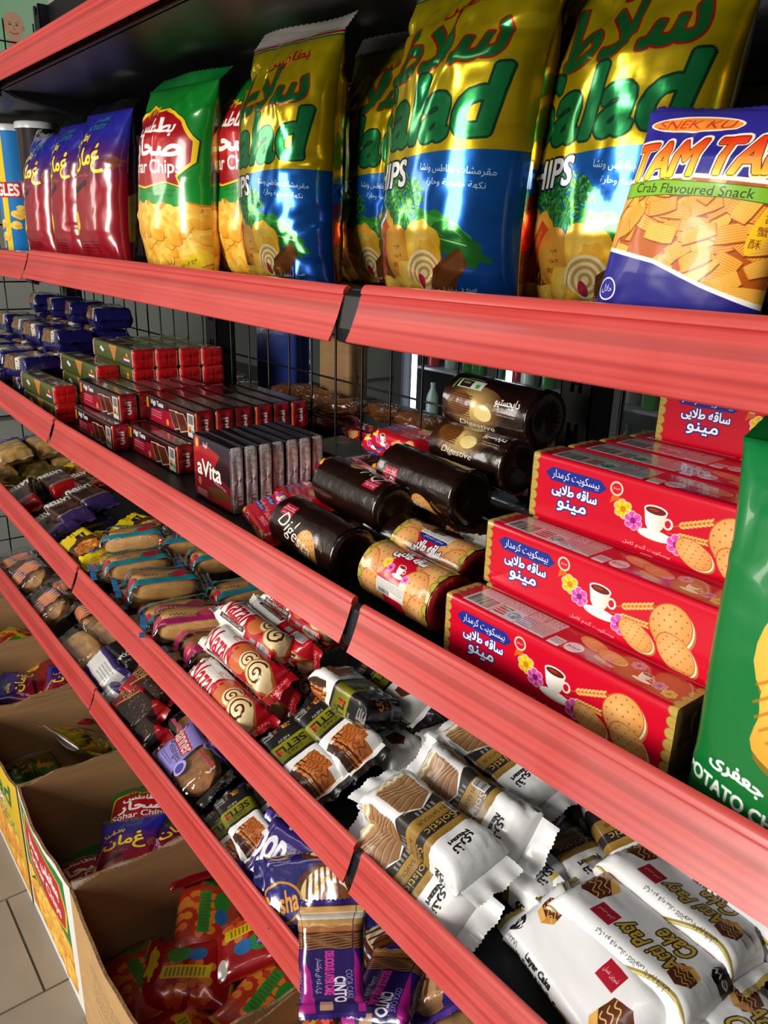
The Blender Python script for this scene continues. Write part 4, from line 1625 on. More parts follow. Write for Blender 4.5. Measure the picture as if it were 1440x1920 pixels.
def p_greenwafer():
    k = 2.0
    W, H = int(200 * k), int(210 * k)
    c = Cv(W, H, '#4d5424')
    t0, f0, f1 = H * 80 / 210, H * 130 / 210, H * 180 / 210
    for y0, y1 in ((t0, f0), (f0, f1), (H * 30 / 210, t0)):
        h = y1 - y0
        c.rect(0, y0, W, y1, vgrad(y0, y1, '#5a5e2a', '#454f22'))
        c.poly([(W * .42, y0 + h * .1), (W * .62, y0 + h * .1), (W * .54, y1)], '#c8833a')
        c.poly([(W * .18, y0 + h * .45), (W * .22, y0 + h * .3), (W * .3, y0 + h * .5), (W * .26, y0 + h * .65)], '#e8e8e0')
        c.rect(W * .78, y0 + h * .5, W * .92, y0 + h * .62, '#b8301c')
        c.rect(W * .78, y0 + h * .62, W * .92, y0 + h * .74, '#e8e8e0')
        c.rect(W * .78, y0 + h * .74, W * .92, y0 + h * .86, '#243a8c')
        c.ell(W * .86, y0 + h * .42, 8, 10, '#d8b028')
    c.ell(W * .66, (t0 + f0) / 2, 40, 18, '#2a2c14')
    c.rect(W * .15, t0 + 20, W * .3, t0 + 70, '#c8c8b8', .7)
    for x in (W * .015, W * .985):
        c.line([(x, 0), (x, H)], 6, '#e8dcd0')
    for x0, x1 in ((0, W * .01), (W * .99, W)):
        c.rect(x0, 0, x1, H, '#d01c20')
    return c


def p_navy():
    W, H = 260, 260
    c = Cv(W, H, '#1b1a58')
    for q in (0, .28, .56, .84):
        c.rect(W * .10, H * q + 6, W * .42, H * (q + .22), '#7a5a38')
        c.mottle(.35, 7, int(q * 10), (W * .1, H * q, W * .42, H * (q + .22)))
        c.text('TITANA', W * .55, H * (q + .11), 46, '#e8dcb8', rot=-90, bold=.05, width=52, sx=1)
        c.lines_of_print(W * .64, H * q + 8, W * .70, H * (q + .2), 8, '#9a98c8')
        c.line([(W * .74, H * q), (W * .74, H * (q + .25))], 3, '#b8b8d8', .7)
    return c


# ------------------------------------------------------------------ prints: cakes (sheet runs bottom, back, top, front, bottom; x along the pack)
def p_swissroll():
    W, H = 560, 420
    c = Cv(W, H, '#ece9e4')
    c.rect(W * .52, 0, W, H, '#b80f22')
    c.rect(W * .90, 0, W, H, '#a00a1c')
    for m in (H * .52, H * .98, H * .06):
        c.ell(W * .56, m, W * .12, H * .2, '#b80f22')
        c.ell(W * .58, m + 4, W * .115, H * .17, '#c86a3a')
        c.text('Nazari', W * .325, m + H * .05, 100, '#b8142a', rot=4, bold=.02, shear=.15, width=W * .35)
        c.text('نذری', W * .40, m - H * .13, 26, '#b8142a', bold=.03, width=50)
        c.text('Nazari', W * .40, m - H * .085, 11, '#b8142a', width=44)
        c.rect(W * .17, m + H * .17, W * .50, m + H * .215, '#4a1c14')
        c.text('Swiss Roll Cocoa Cake', W * .335, m + H * .192, 13, '#f0e4d8', shear=.2, width=W * .28)
        c.poly([(W * .60, m - H * .11), (W * .82, m - H * .09), (W * .84, m + H * .09), (W * .62, m + H * .10)], '#c07a3c')
        for i in range(6):
            c.line([(W * (.62 + .03 * i), m - H * .10), (W * (.645 + .03 * i), m + H * .02)], 6, '#4a1f0e')
        shade_roll(c, W * .66, m - H * .01, 46)
        shade_roll(c, W * .80, m + H * .04, 62, 20)
        c.barcode(W * .70, m + H * .19, W * .86, m + H * .27, 4, '#e8dede')
        c.rect(W * .60, m + H * .2, W * .67, m + H * .26, '#8a8a8a')
    c.text('NAZARI', W * .94, H * .5, 16, '#d8b0a0', rot=-90, width=60)
    c.rect(0, 0, W * .03, H, '#d8d4ce')
    return c


def p_setli(dark=False):
    W, H = 480, 380
    c = Cv(W, H, '#1d1b1c')
    if not dark:
        P = [(W * .56, 0), (W, 0), (W, H), (W * .56, H)]
        c.poly(P, '#e9e8e6')
    else:
        c.rect(W * .52, 0, W, H, '#dedcda')
        c.rect(W * .60, H * .3, W * .84, H * .72, '#e4e2e0')
    c.rect(W * .36, 0, W * .545, H, '#7d7a14')
    c.rect(W * .36, 0, W * .545, H, hgrad(W * .36, W * .545, '#8b8814', '#5f5d10'))
    c.rect(W * .545, 0, W * .575, H, '#1d1b1c')
    for m in (H * .50, H * .86, H * .16):
        c.text('نذری', W * .19, m - 18, 30, '#d98a2c', rot=4, bold=.03, width=52)
        c.text('Nazari', W * .19, m + 8, 12, '#d98a2c', rot=4, bold=.04, width=50)
        for k in range(4):
            c.line([(W * (.10 + .035 * k), m + 52), (W * (.115 + .035 * k), m + 24), (W * (.14 + .035 * k), m + 22), (W * (.135 + .035 * k), m + 50)], 7, '#8c8a88', .9)
        c.text('SETLI', W * .435, m, 38, '#1d1b1c', rot=90, bold=.04, width=84)
        c.text('S', W * .435, m + 36, 24, '#c02018', rot=90, bold=.05)
        c.text('CAKE', W * .50, m, 16, '#1d1b1c', rot=90, bold=.04, width=44)
        c.text('NEW', W * .335, m + 6, 15, '#c8c4be', rot=90, width=34)
        if dark:
            c.poly([(W * .64, m - 20), (W * .74, m - 26), (W * .80, m), (W * .74, m + 24), (W * .64, m + 18)], '#5a2c18')
        else:
            for k, (dx, dy) in enumerate(((0, 0), (26, 16))):
                x0, y0 = W * .63 + dx, m - 34 + dy
                layer_cake(c, [(x0, y0), (x0 + 100, y0 - 10), (x0 + 112, y0 + 48), (x0 + 4, y0 + 64)], '#cc7428', '#b8642a', '#4a2414', '#4a2414', 2)
            for i in range(9):
                c.line([(W * .645 + i * 14, m - 12), (W * .66 + i * 14, m + 40)], 2.4, '#7a3c14', .6)
            c.poly([(W * .66, m + 40), (W * .90, m + 26), (W * .90, m + 44), (W * .68, m + 58)], '#3e2218')
    c.barcode(W * .02, H * .62, W * .09, H * .74, 3, '#b8b8b8', vert=True)
    c.rect(W * .93, 0, W, H, '#161416')
    return c


def p_solstic():
    W, H = 600, 400
    c = Cv(W, H, '#e8e8ea')
    c.poly([(W * .40, 0), (W * .50, 0), (W * .50, H), (W * .40, H), (W * .46, H * .84), (W * .40, H * .66), (W * .46, H * .5), (W * .40, H * .34), (W * .46, H * .16)], '#2e2a28')
    for m in (H * .5, H * .80, H * .19):
        c.text('AMAZING COCOA', W * .125, m, 15, '#4a4a4c', rot=-74, width=84)
        x0 = W * .165
        c.poly([(x0, m - 38), (x0 + 30, m - 46), (x0 + 30, m + 46), (x0, m + 40)], '#d9c48c')
        c.rect(x0 + 10, m - 41, x0 + 20, m + 42, '#f2ecdc')
        c.poly([(x0 + 26, m - 48), (W * .40, m - 44), (W * .455, m), (W * .40, m + 46), (x0 + 26, m + 50)], hgrad(x0 + 26, W * .45, '#a98058', '#86603f'))
        for i in range(6):
            q = [(x0 + 40 + i * 20 + 12 * math.sin(t * 4 + i * .8), m + (t - .5) * 92) for t in np.linspace(0, 1, 12)]
            c.line(q, 5, '#6e4e34', .7)
            c.line([(u_ + 5, v_) for u_, v_ in q], 2, '#cfb28c', .8)
    c.rect(W * .49, 0, W * .57, H, hgrad(W * .49, W * .57, '#a6813c', '#8c6a2c'))
    c.rect(W * .57, 0, W * .625, H, '#2b2724')
    c.rect(W * .625, 0, W * .67, H, hgrad(W * .625, W * .67, '#a07c38', '#8a6828'))
    for m in (H * .5, H * .80, H * .19):
        c.text('Solstic', W * .598, m, 27, '#c8a458', rot=90, width=84)
        c.text('IN SAVOUR', W * .53, m, 16, '#3c3426', rot=90, width=84)
        c.lines_of_print(W * .455, m - 30, W * .485, m + 30, 5, '#c8c4bc', .7, 3)
        c.text('نذری', W * .775, m + 4, 34, '#1c1c1e', rot=90, bold=.035, width=52)
        c.text('Nazari', W * .73, m + 2, 16, '#1c1c1e', rot=90, bold=.05, width=50)
    c.text('IRI', W * .11, H * .335, 26, '#7ab0b8', rot=10, bold=.02)
    c.barcode(W * .50, H * .335, W * .60, H * .395, 3, '#d8d8d8')
    return c


def p_atti(big=True):
    W, H = 520, 440
    c = Cv(W, H, '#e9e9ec')

    def swirl_cake(x, y, s, rot=0):
        k, d = math.cos(math.radians(rot)), math.sin(math.radians(rot))

        def T(P):
            return [(x + a * k * s - b * d * s, y + a * d * s + b * k * s) for a, b in P]
        c.poly(T([(-1, -.5), (0, -.95), (1, -.5), (1, .65), (0, 1.1), (-1, .65)]), '#c98d3c')
        c.poly(T([(-1, .2), (0, .62), (0, 1.1), (-1, .65)]), '#e0ae58')
        c.poly(T([(-1, -.1), (0, .34), (0, .62), (-1, .2)]), '#4a2010')
        c.poly(T([(-1, -.5), (0, -.95), (1, -.5), (1, .3), (0, .5), (-1, 0)]), '#5c2a14')
        for j in range(3):
            c.line(T([(-.8 + .18 * q, -.5 + .33 * j + .12 * math.sin(q * 1.7) + .05 * q - .05) for q in np.linspace(0, 9, 22)]), s * .06, '#e3bd72')
    for m in (H * .52, H * .98, H * .06):
        if big:
            c.text('Atti Paty', W * .42, m - 30, 46, '#c8a83c', rot=-4, bold=.03, shear=.3, width=W * .34, ow=3, ocol='#231a10')
            c.text('Cake', W * .36, m + 14, 38, '#c8a83c', rot=-4, bold=.03, shear=.3, width=W * .18, ow=3, ocol='#231a10')
        c.rect(W * .60, m - 62, W * .72, m - 22, '#a8182c')
        c.text('شیرین عسل', W * .66, m - 42, 13, '#f4e8e8', width=50)
        c.ell(W * .12, m + 30, 30, 20, '#17171a')
        c.text('new', W * .12, m + 30, 18, '#f4f4f4', bold=.03)
        swirl_cake(W * .82, m + 10, 46, 12)
        swirl_cake(W * .22, m - 34, 30, -8)
    for o in (.28, .74):
        c.line([(W * x, H * (o + .06 * math.sin(x * 7))) for x in np.linspace(0.02, .98, 30)], 9, '#8a7c3c')
        c.line([(W * x, H * (o + .06 * math.sin(x * 7)) - 2) for x in np.linspace(0.02, .98, 30)], 3, '#d8c878')
    c.text('کیک دو لایه ساده کاکائویی با کرم وانیلی', W * .42, H * .335, 15, '#1c1c1e', width=W * .42)
    c.text('Layer Cake', W * .40, H * .655, 17, '#1c1c1e', bold=.05, width=W * .2)
    c.text('with Cocoa & Vanilla Cream', W * .42, H * .70, 17, '#1c1c1e', bold=.05, width=W * .44)
    c.text('۶۰۰۰۶۴۴۷۱', W * .16, H * .66, 13, '#2a2a30')
    for x in (0, W):
        c.ell(x, H * .5, 14, H, '#a89440')
    return c


def p_layer(a='#3b2b5e', b='#3f2420'):
    W, H = 340, 260
    c = Cv(W, H, b)
    c.rect(0, 0, W * .10, H, a)
    c.rect(W * .74, 0, W, H, a)
    for m in (H * .12, H * .5, H * .76):
        c.text('LAYER', W * .27, m, 40, '#ece8e2', rot=90, bold=.05, width=66)
        c.lines_of_print(W * .345, m - 28, W * .39, m + 28, 7, '#b8a8a0')
        c.line([(W * .72, m - 40), (W * .70, m), (W * .73, m + 40)], 3, '#c8b8a8')
        c.line([(W * .75, m - 40), (W * .73, m), (W * .76, m + 40)], 3, '#c8b8a8')
        c.rect(W * .42, m - 30, W * .66, m - 8, '#6e4a44', .5)
    return c


def p_yellow():
    W, H = 340, 240
    c = Cv(W, H, '#e3c40c')
    for m in (H * .12, H * .5, H * .8):
        c.poly([(W * .30, m - 26), (W * .44, m - 22), (W * .44, m + 2), (W * .31, m - 2)], '#1c1a14')
        c.lines_of_print(W * .32, m - 18, W * .42, m - 8, 1, '#e0d8a0')
        c.lines_of_print(W * .16, m - 6, W * .29, m + 8, 2, '#6a5a08')
        c.blob(W * .64, m, 74, 42, '#4a2c16', 3, .15, 3)
        c.blob(W * .66, m, 54, 32, '#b8651c', 5, .2, 4)
        for i in range(20):
            c.ell(W * .66 + rng.uniform(-44, 44), m + rng.uniform(-22, 22), 6, 5, rng.choice(['#d98a34', '#8e4a14', '#e8a850']))
    return c


KEY = '#ff00ff'


def p_eclair(stripe='#147f86', logo='#a82430'):
    W, H = 360, 260
    c = Cv(W, H, KEY)
    c.rect(0, 0, W * .05, H, '#2a78b8')
    for q in (.58, .34):
        c.line([(W * .10, H * (q + .07)), (W * .9, H * (q + .045))], 13, stripe)
        c.ell(W * .62, H * q - 2, 36, 17, stripe, -8)
        c.ell(W * .64, H * q - 6, 32, 15, logo, -8)
        c.ell(W * .16, H * q + 4, 18, 11, logo, 10)
        c.line([(W * (.28 + .012 * k), H * q - 4 + 5 * math.sin(k * 1.9)) for k in range(14)], 2.5, '#4a3a20')
    c.rect(W * .93, 0, W, H, '#c8d8e4')
    c.rect(W * .95, 0, W * .98, H, '#2a78b8')
    return c


def p_breadwrap():
    W, H = 300, 260
    c = Cv(W, H, KEY)
    for q in (.42, .62):
        c.blob(W * .55, H * q, 46, 22, '#4a5080', 3, .3, 3)
        for i in range(5):
            c.ell(W * (.42 + .06 * i), H * (q + .05), 8, 22, '#e08a5a', 20)
            c.ell(W * (.45 + .06 * i), H * (q - .02), 6, 16, '#e8a070', 10)
        c.poly([(W * .66, H * (q - .09)), (W * .74, H * q), (W * .66, H * (q + .10))], '#d87848')
    return c


def p_reward():
    W, H = 340, 300
    c = Cv(W, H, '#a5121c')
    for m in (H * .18, H * .5, H * .82):
        c.blob(W * .62, m + 6, 104, 48, '#2e1a14', 4, .12, 3)
        for i in range(80):
            c.ell(W * .62 + rng.uniform(-80, 80), m + 6 + rng.uniform(-34, 34), 4, 3, rng.choice(['#5a4236', '#3e2a20', '#8a6a54', '#1c0e0a']), rng.uniform(0, 180), n=7)
        c.poly([(W * .06, m - 40), (W * .42, m - 40), (W * .30, m + 30), (W * .10, m + 36)], '#7a1018')
        c.text('BITTER CAKE', W * .20, m - 34, 12, '#e0a838', bold=.04, width=84)
        c.text('REWARD', W * .22, m - 12, 28, '#2a1210', bold=.04, width=104, ow=2, ocol='#d8a860')
        c.line([(W * .30, m + 30), (W * .44, m - 36)], 6, '#e08a28')
    c.rect(W * .93, 0, W, H, '#8a0c14')
    return c


def p_banner():
    W, H = 340, 330
    c = Cv(W, H, KEY)
    c.rect(W * .02, 0, W * .50, H, '#8d80c8')
    c.rect(0, 0, W * .10, H, '#6d58b0')
    for m in (H * .20, H * .5, H * .80):
        c.text('Banner', W * .31, m - 20, 36, '#e8b8b8', rot=5, bold=.03, width=112, ow=4, ocol='#9a2430')
        c.text('Mélanges', W * .32, m + 14, 26, '#2a2440', rot=5, bold=.02, width=98)
        c.ell(W * .55, m + 26, 24, 22, '#b0a8e0')
        c.ell(W * .55, m + 26, 16, 15, '#5040a0')
        c.lines_of_print(W * .18, m + 32, W * .42, m + 44, 2, '#4a4080')
        c.rect(W * .56, m + 58, W * .84, m + 66, '#a83848')
    return c


def p_pop():
    W, H = 320, 330
    c = Cv(W, H, '#33216e')
    for m in (H * .2, H * .52, H * .84):
        c.text('pop', W * .28, m, 74, '#f0ecf4', rot=0, bold=.05, width=110)
        c.text('CARAMEL FLAVOUR', W * .56, m - 34, 11, '#e0d8ec', width=90)
        c.ell(W * .72, m - 4, 66, 40, '#a87850', -10)
        c.ell(W * .70, m - 10, 50, 26, '#c89a70', -10)
        c.line([(W * .60, m), (W * .7, m - 20), (W * .84, m - 6)], 7, '#6a3c20')
    c.rect(0, 0, W * .06, H, '#5a3ca8')
    c.rect(W * .94, 0, W, H, '#5a3ca8')
    return c


def p_rosha():
    W, H = 340, 360
    c = Cv(W, H, '#231f66')
    for m in (H * .2, H * .52, H * .84):
        c.ell(W * .64, m, 92, 56, '#5c2e1a')
        for i, q in enumerate(('#e8cf9a', '#f4efe6', '#e0bd7c', '#f4efe6', '#7a4424')):
            c.ell(W * (.62 + .025 * i), m + 4 * i, 66 - 6 * i, 46 - 4 * i, q)
        for i in range(6):
            c.line([(W * (.50 + .05 * i), m - 44), (W * (.46 + .06 * i), m + 40)], 7, '#5a2c16', .9)
        c.ell(W * .26, m + 6, 62, 38, '#c8902c')
        c.ell(W * .26, m + 6, 56, 33, '#2a2576')
        c.text('Rosha', W * .26, m + 6, 38, '#e8a030', rot=-6, bold=.04, width=98)
        c.lines_of_print(W * .16, m + 42, W * .36, m + 52, 2, '#b8b4e0')
    return c


def p_cinto():
    W, H = 420, 380
    c = Cv(W, H, '#2b1c5c')
    for m in (H * .2, H * .52, H * .84):
        c.rect(W * .05, m - 60, W * .40, m + 60, '#5a3018')
        for i in range(7):
            c.line([(W * (.28 + .008 * math.sin(t * 9 + i)) + i * 8, m - 58 + t * 116) for t in np.linspace(0, 1, 10)], 3, '#b89068', .7)
        for i, q in enumerate(('#c89a5c', '#ece4d4', '#c89a5c', '#a86a3c')):
            c.rect(W * (.06 + .05 * i), m - 60, W * (.06 + .05 * (i + 1)), m + 60, q)
        c.poly([(W * .40, m + 60), (W * .95, m + 60), (W * .95, m + 26), (W * .62, m + 40)], '#a81c84')
        c.text('کیک لایه ای روکشدار', W * .62, m + 22, 16, '#e8e0f0', rot=0, width=120)
        c.text('DELICIOUS LAYER CAKE', W * .60, m - 4, 20, '#d83a9a', bold=.05, width=150)
        c.text('CINTO', W * .74, m - 28, 26, '#e8e4ee', bold=.05, width=90)
        c.text('COCA CAKE', W * .70, m - 50, 16, '#a898d0', bold=.03, width=100)
        c.rect(W * .84, m - 10, W * .93, m + 18, '#b89078')
    c.rect(0, 0, W * .04, H, '#3a2678')
    c.rect(W * .96, 0, W, H, '#3a2678')
    return c


def p_tanblue():
    W, H = 280, 220
    c = Cv(W, H, '#b08a50')
    c.mottle(.3, 14, 2)
    c.rect(0, 0, W * .34, H, '#242c66')
    c.rect(W * .9, 0, W, H, '#9a8a70')
    for m in (.2, .55, .85):
        c.lines_of_print(W * .05, H * m - 12, W * .3, H * m + 12, 4, '#c8ccd8')
        c.rect(W * .1, H * m - 22, W * .22, H * m - 14, '#e0e0e0')
    return c


def p_blackcocoa():
    W, H = 300, 240
    c = Cv(W, H, '#1f1b1a')
    for m in (.2, .55, .86):
        c.text('COCOA', W * .62, H * m, 24, '#c8c4be', rot=90, bold=.04, width=60)
        c.text('نذری', W * .78, H * m, 22, '#c8c4be', rot=90, bold=.03)
        c.lines_of_print(W * .54, H * m - 16, W * .57, H * m + 16, 4, '#a8a4a0')
    c.rect(0, H * .74, W, H * .82, '#c8c8cc')
    c.rect(0, 0, W * .05, H, '#5a3ca8')
    return c


def p_purplewhite():
    W, H = 300, 240
    c = Cv(W, H, '#372a62')
    c.rect(W * .12, H * .40, W * .9, H * .60, '#d8d8d4')
    c.rect(W * .12, H * .70, W * .9, H * .80, '#d8d8d4')
    c.lines_of_print(W * .5, H * .43, W * .84, H * .57, 4, '#8a8a90')
    c.rect(0, 0, W * .08, H, '#6a48b8')
    return c


def p_snack(base='#a3121a', mid='#d8561c', acc='#e3c21c'):
    W, H = 260, 340
    c = Cv(W, H, base)
    for i in range(40):
        c.ell(rng.uniform(0, W * .6), H * rng.uniform(.3, .8), 17, 15, rng.choice([mid, '#e87a2c', '#c8401a']))
    c.rect(W * .32, H * .28, W * .50, H * .78, acc)
    c.lines_of_print(W * .35, H * .32, W * .47, H * .74, 10, '#6a4a08')
    c.ell(W * .68, H * .42, 34, 44, '#2f8a34')
    c.ell(W * .68, H * .60, 28, 34, '#2a6fb0')
    c.ell(W * .84, H * .84, 32, 20, '#d8d8d0')
    c.blob(W * .6, H * .14, 60, 24, acc, 4, .3, 4)
    c.rect(0, 0, W, H * .03, '#c8a02c')
    c.rect(0, H * .97, W, H, '#c8a02c')
    return c


def p_tube(kind):
    W, H = 480, 420
    if kind == 'hot':
        c = Cv(W, H, '#231a18')
        for i in range(60):
            c.blob(rng.uniform(0, W), H * rng.uniform(.6, .95), 20, 14, rng.choice(['#d8641c', '#a83a14', '#e8a02c', '#7a2410']), i, .3)
        t2 = 'HOT & SPICY'
    else:
        c = Cv(W, H, '#1a78c0')
        for i in range(5):
            c.rect(W * (.2 * i), 0, W * (.2 * i + .06), H, '#e8c828')
        for i in range(26):
            crisp(c, rng.uniform(0, W), H * rng.uniform(.62, .95), 26, 14, rng.uniform(-40, 40), i, '#e8c060')
        t2 = ''
    for x in (W * .25, W * .75):
        c.rect(x - 110, H * .42, x + 110, H * .54, '#b81a24')
        c.text('PRINGLES', x, H * .48, 38, '#f4f0ea', bold=.05, width=200)
        if t2:
            c.text(t2, x, H * .585, 16, '#f0ece4', bold=.04, width=110)
    return c


def p_boxface(kind):
    W, H = 480, 450
    if kind == 'green':
        c = Cv(W, H, '#e9e9e6')
        c.rect(W * .03, H * .05, W * .90, H * .93, '#1b7a34')
        c.poly([(W * .03, H * .55), (W * .3, H * .58), (W * .6, H * .52), (W * .90, H * .56), (W * .90, H * .93), (W * .03, H * .93)], '#c87a14')
        for i in range(60):
            crisp(c, W * rng.uniform(.05, .88), H * rng.uniform(.6, .9), 34, 22, rng.uniform(0, 180), i, rng.choice(['#e8a628', '#e08c1c', '#f0b83c']))
        S = np.array([(.14, .12), (.5, .10), (.8, .14), (.86, .3), (.82, .48), (.5, .56), (.14, .5), (.08, .3)]) * [W, H]
        c.poly((S - S.mean(0)) * 1.07 + S.mean(0), '#e3c21c')
        c.poly(S, '#b8141f')
        c.text('بطاطس صحار', W * .47, H * .26, 62, '#fbf4f0', bold=.04, width=W * .58)
        c.text('Sohar Chips', W * .47, H * .42, 52, '#fbf4f0', bold=.03, width=W * .58)
    elif kind == 'yellow':
        c = Cv(W, H, '#d8b414')
        c.rect(0, 0, W, H, vgrad(0, H, '#d8b810', '#c89c14'))
        c.text('Salad', W * .5, H * .2, 90, '#17662e', bold=.05, shear=.2, width=W * .7)
        c.text('CHIPS', W * .4, H * .4, 50, '#f4f4ee', bold=.05, width=W * .4, ow=3, ocol='#1a1a1a')
        for i in range(50):
            crisp(c, W * rng.uniform(.05, .95), H * rng.uniform(.5, .9), 36, 26, rng.uniform(0, 180), i, rng.choice(['#e07a1c', '#d8941c', '#c8601a']))
        leaves(c, W * .5, H * .5, W * .4, H * .08, 160, 3)
        c.rect(0, H * .95, W, H, '#e0dcd0')
    elif kind == 'red':
        c = Cv(W, H, '#2a1f6a')
        c.rect(0, H * .5, W, H * .93, '#c01c1c')
        c.text('CHIPS OMAN', W * .5, H * .7, 60, '#e8c828', bold=.05, width=W * .8)
        c.text('عمان', W * .5, H * .25, 90, '#e8c828', bold=.03)
        c.rect(0, H * .93, W, H, '#d8d4cc')
    else:
        c = Cv(W, H, '#c39a66')
        c.mottle(.06, 40, 3)
        for i in range(6):
            c.lines_of_print(W * .25, H * (.25 + .05 * i), W * .8, H * (.275 + .05 * i), 1, '#6a4a30', .8, i)
        c.lines_of_print(W * .25, H * .58, W * .4, H * .61, 1, '#a84434', .8, 7)
    return c


def p_poster():
    W, H = 560, 380
    c = Cv(W, H, '#9cc8a0')
    c.rect(0, 0, W, H, hgrad(0, W, '#8fc49a', '#c4d8c0'))

    def P(pts):
        return [(70 + (x - .175) * 230, 150 + (y - .22) * 230) for x, y in pts]
    # a smiling man in a grey open-collared shirt
    c.poly(P([(-.35, 1.3), (-.25, .75), (.02, .55), (.30, .55), (.58, .75), (.72, 1.3)]), '#9fa7ac')
    c.poly(P([(.06, .40), (.29, .40), (.28, .58), (.18, .70), (.07, .58)]), '#c89878')
    c.poly(P([(.02, .55), (.08, .50), (.17, .70), (.08, .74)]), '#b4bcc0')
    c.poly(P([(.33, .55), (.28, .50), (.18, .70), (.28, .74)]), '#8b949a')
    hx, hy = P([(.175, .22)])[0]
    c.ell(hx, hy - 18, 32, 30, '#b8a898')
    c.ell(hx, hy, 30, 44, '#cf9f80')
    for s_ in (-1, 1):
        c.ell(hx + s_ * 30, hy + 2, 5, 9, '#c08e70')
        c.ell(hx + s_ * 11, hy - 6, 4.5, 2.4, '#3a2a22')
        c.line([(hx + s_ * 6, hy - 13), (hx + s_ * 17, hy - 14)], 2.2, '#7a6a5c')
    c.line([(hx, hy - 4), (hx + 4, hy + 9), (hx - 2, hy + 10)], 2.2, '#a87a60')
    c.line([(hx - 13, hy + 18), (hx - 6, hy + 23), (hx + 6, hy + 23), (hx + 13, hy + 18)], 3, '#8c4a40')
    # pale dress and a white shirt beside him
    c.poly([(W * .40, H * .1), (W * .47, H * .1), (W * .54, H * .6), (W * .56, H), (W * .36, H)], '#a8ccc8')
    c.poly([(W * .34, 0), (W * .39, 0), (W * .40, H), (W * .33, H)], '#e0dcc4')
    c.ell(W * .43, H * .12, 18, 30, '#cf9f80')
    c.poly([(W * .58, H), (W * .64, H * .1), (W * .8, 0), (W, 0), (W, H)], '#c8c8c4')
    c.lines_of_print(W * .62, H * .22, W * .70, H * .25, 1, '#3a3a3a')
    return c


# floor tiles, running bond
tm = MB()
tm.quadbox([(-.1365, -.2785, -.01), (.1365, -.2785, -.01), (.1365, .2785, -.01), (-.1365, .2785, -.01),
            (-.1355, -.2775, 0), (.1355, -.2775, 0), (.1355, .2775, 0), (-.1355, .2775, 0)])
tile_me = mesh('tile', tm.V, tm.F, smooth=False)
tile_me.materials.append(M_tile)
for i in range(-6, 7):
    for j in range(-4, 2):
        o = bpy.data.objects.new('tile', tile_me)
        COL.objects.link(o)
        o.parent = floor
        o.location = (0.034 + 0.276 * (i + 0.5), -0.21 + 0.56 * (j + 0.5) + (0.28 if i % 2 else 0), FLOOR)
wl = MB()
wl.box(-1.75, -3.4, FLOOR, -1.65, 3.6, 1.5)
o = wl.build('wall_left', M_wall)
o['kind'] = 'structure'
wb = MB()
wb.box(-3.2, 3.5, FLOOR, 3.2, 3.6, 1.5)
o = wb.build('wall_back', add_noise_tint(principled('back wall', '#3c3a38', 0.8), (2, 2, 2), 0.15))
o['kind'] = 'structure'
for tn, zz in enumerate((-1.18, -0.62, -0.06, 0.5)):      # dado lines on the side wall
    t = MB()
    t.box(-1.652, -3.3, zz, -1.640, 3.4, zz + 0.012)
    o = t.build('trim_%d' % (tn + 1), principled('dark wall line', '#4b4d4a', 0.7))
    o['kind'] = 'structure'

pm = MB()
pm.box(-1.648, 0.40, 0.50, -1.640, 0.98, 0.86)
poster = thing('poster', 'wall poster of a smiling man in a grey shirt on pale green', 'poster', None, (-1.64, 0.62, 0.5))
pv, pf, pu = [(-1.6385, 0.40, 0.50), (-1.6385, 0.98, 0.50), (-1.6385, 0.98, 0.86), (-1.6385, 0.40, 0.86)], [(0, 1, 2, 3)], [(0, 0), (1, 0), (1, 1), (0, 1)]
pme = mesh('printed_sheet', pv, pf, pu, smooth=False)
po = obj('printed_sheet', pme, printed('poster', p_poster(), 0.5, coat=0.1, bump=0), poster)
po.matrix_parent_inverse = Matrix.Translation((1.64, -0.62, -0.5))
pb = pm.build('backing_board', principled('white board', '#d8d8d4', 0.6), poster)
pb.matrix_parent_inverse = Matrix.Translation((1.64, -0.62, -0.5))


def centred(c, rot, H):
    R = Euler([math.radians(v) for v in rot]).to_matrix()
    return tuple(Vector(c) - R @ Vector((0, 0, H / 2)))


M_silver = add_noise_tint(principled('silver seal', '#b9babd', 0.3, 0.7), (50, 50, 50), 0.2, bump=0.2)
M_clearseal = clear_film('clear seal', (0.92, 0.92, 0.95, 1), dens=0.12)
M_clear = clear_film('clear wrap', dens=0.09, rough=0.09)
M_gold = add_noise_tint(principled('gold foil', '#8f7a3e', 0.3, 0.75), (60, 60, 60), 0.3, bump=0.4)
M_goldend = add_noise_tint(principled('dark gold foil end', '#5a4a26', 0.32, 0.6), (60, 60, 60), 0.3, bump=0.4)

# ================================================================== shelf 2: crisps
Z2 = SURF[2]
mt_salad = printed('salad crisps film', p_salad(), 0.2, 0.72, 0.35, bump=0.10, bscale=28)
mt_sohar = printed('green crisps film', p_sohar(), 0.28, 0.1, 0.5, bump=0.10, bscale=30)
mt_oman = printed('red and blue crisps film', p_oman(), 0.26, 0.1, 0.5, bump=0.10, bscale=30)
mt_tam = printed('navy snack film', p_tam(), 0.4, 0.0, 0.2, bump=0.10, bscale=30)
mt_gchip = printed('green ridged crisps film', p_greenchips(), 0.32, 0.05, 0.5, bump=0.25, bscale=35)
M_greenseal = add_noise_tint(principled('green seal', '#0b6a2c', 0.35, 0.1, 0.4), (50, 50, 50), 0.2, bump=0.2)
M_redseal = add_noise_tint(principled('striped seal', '#a9a49c', 0.35, 0.4, 0.3), (8, 60, 60), 0.4, bump=0.2)
M_navyseal = principled('navy seal', '#241f78', 0.35, 0.0, 0.4)

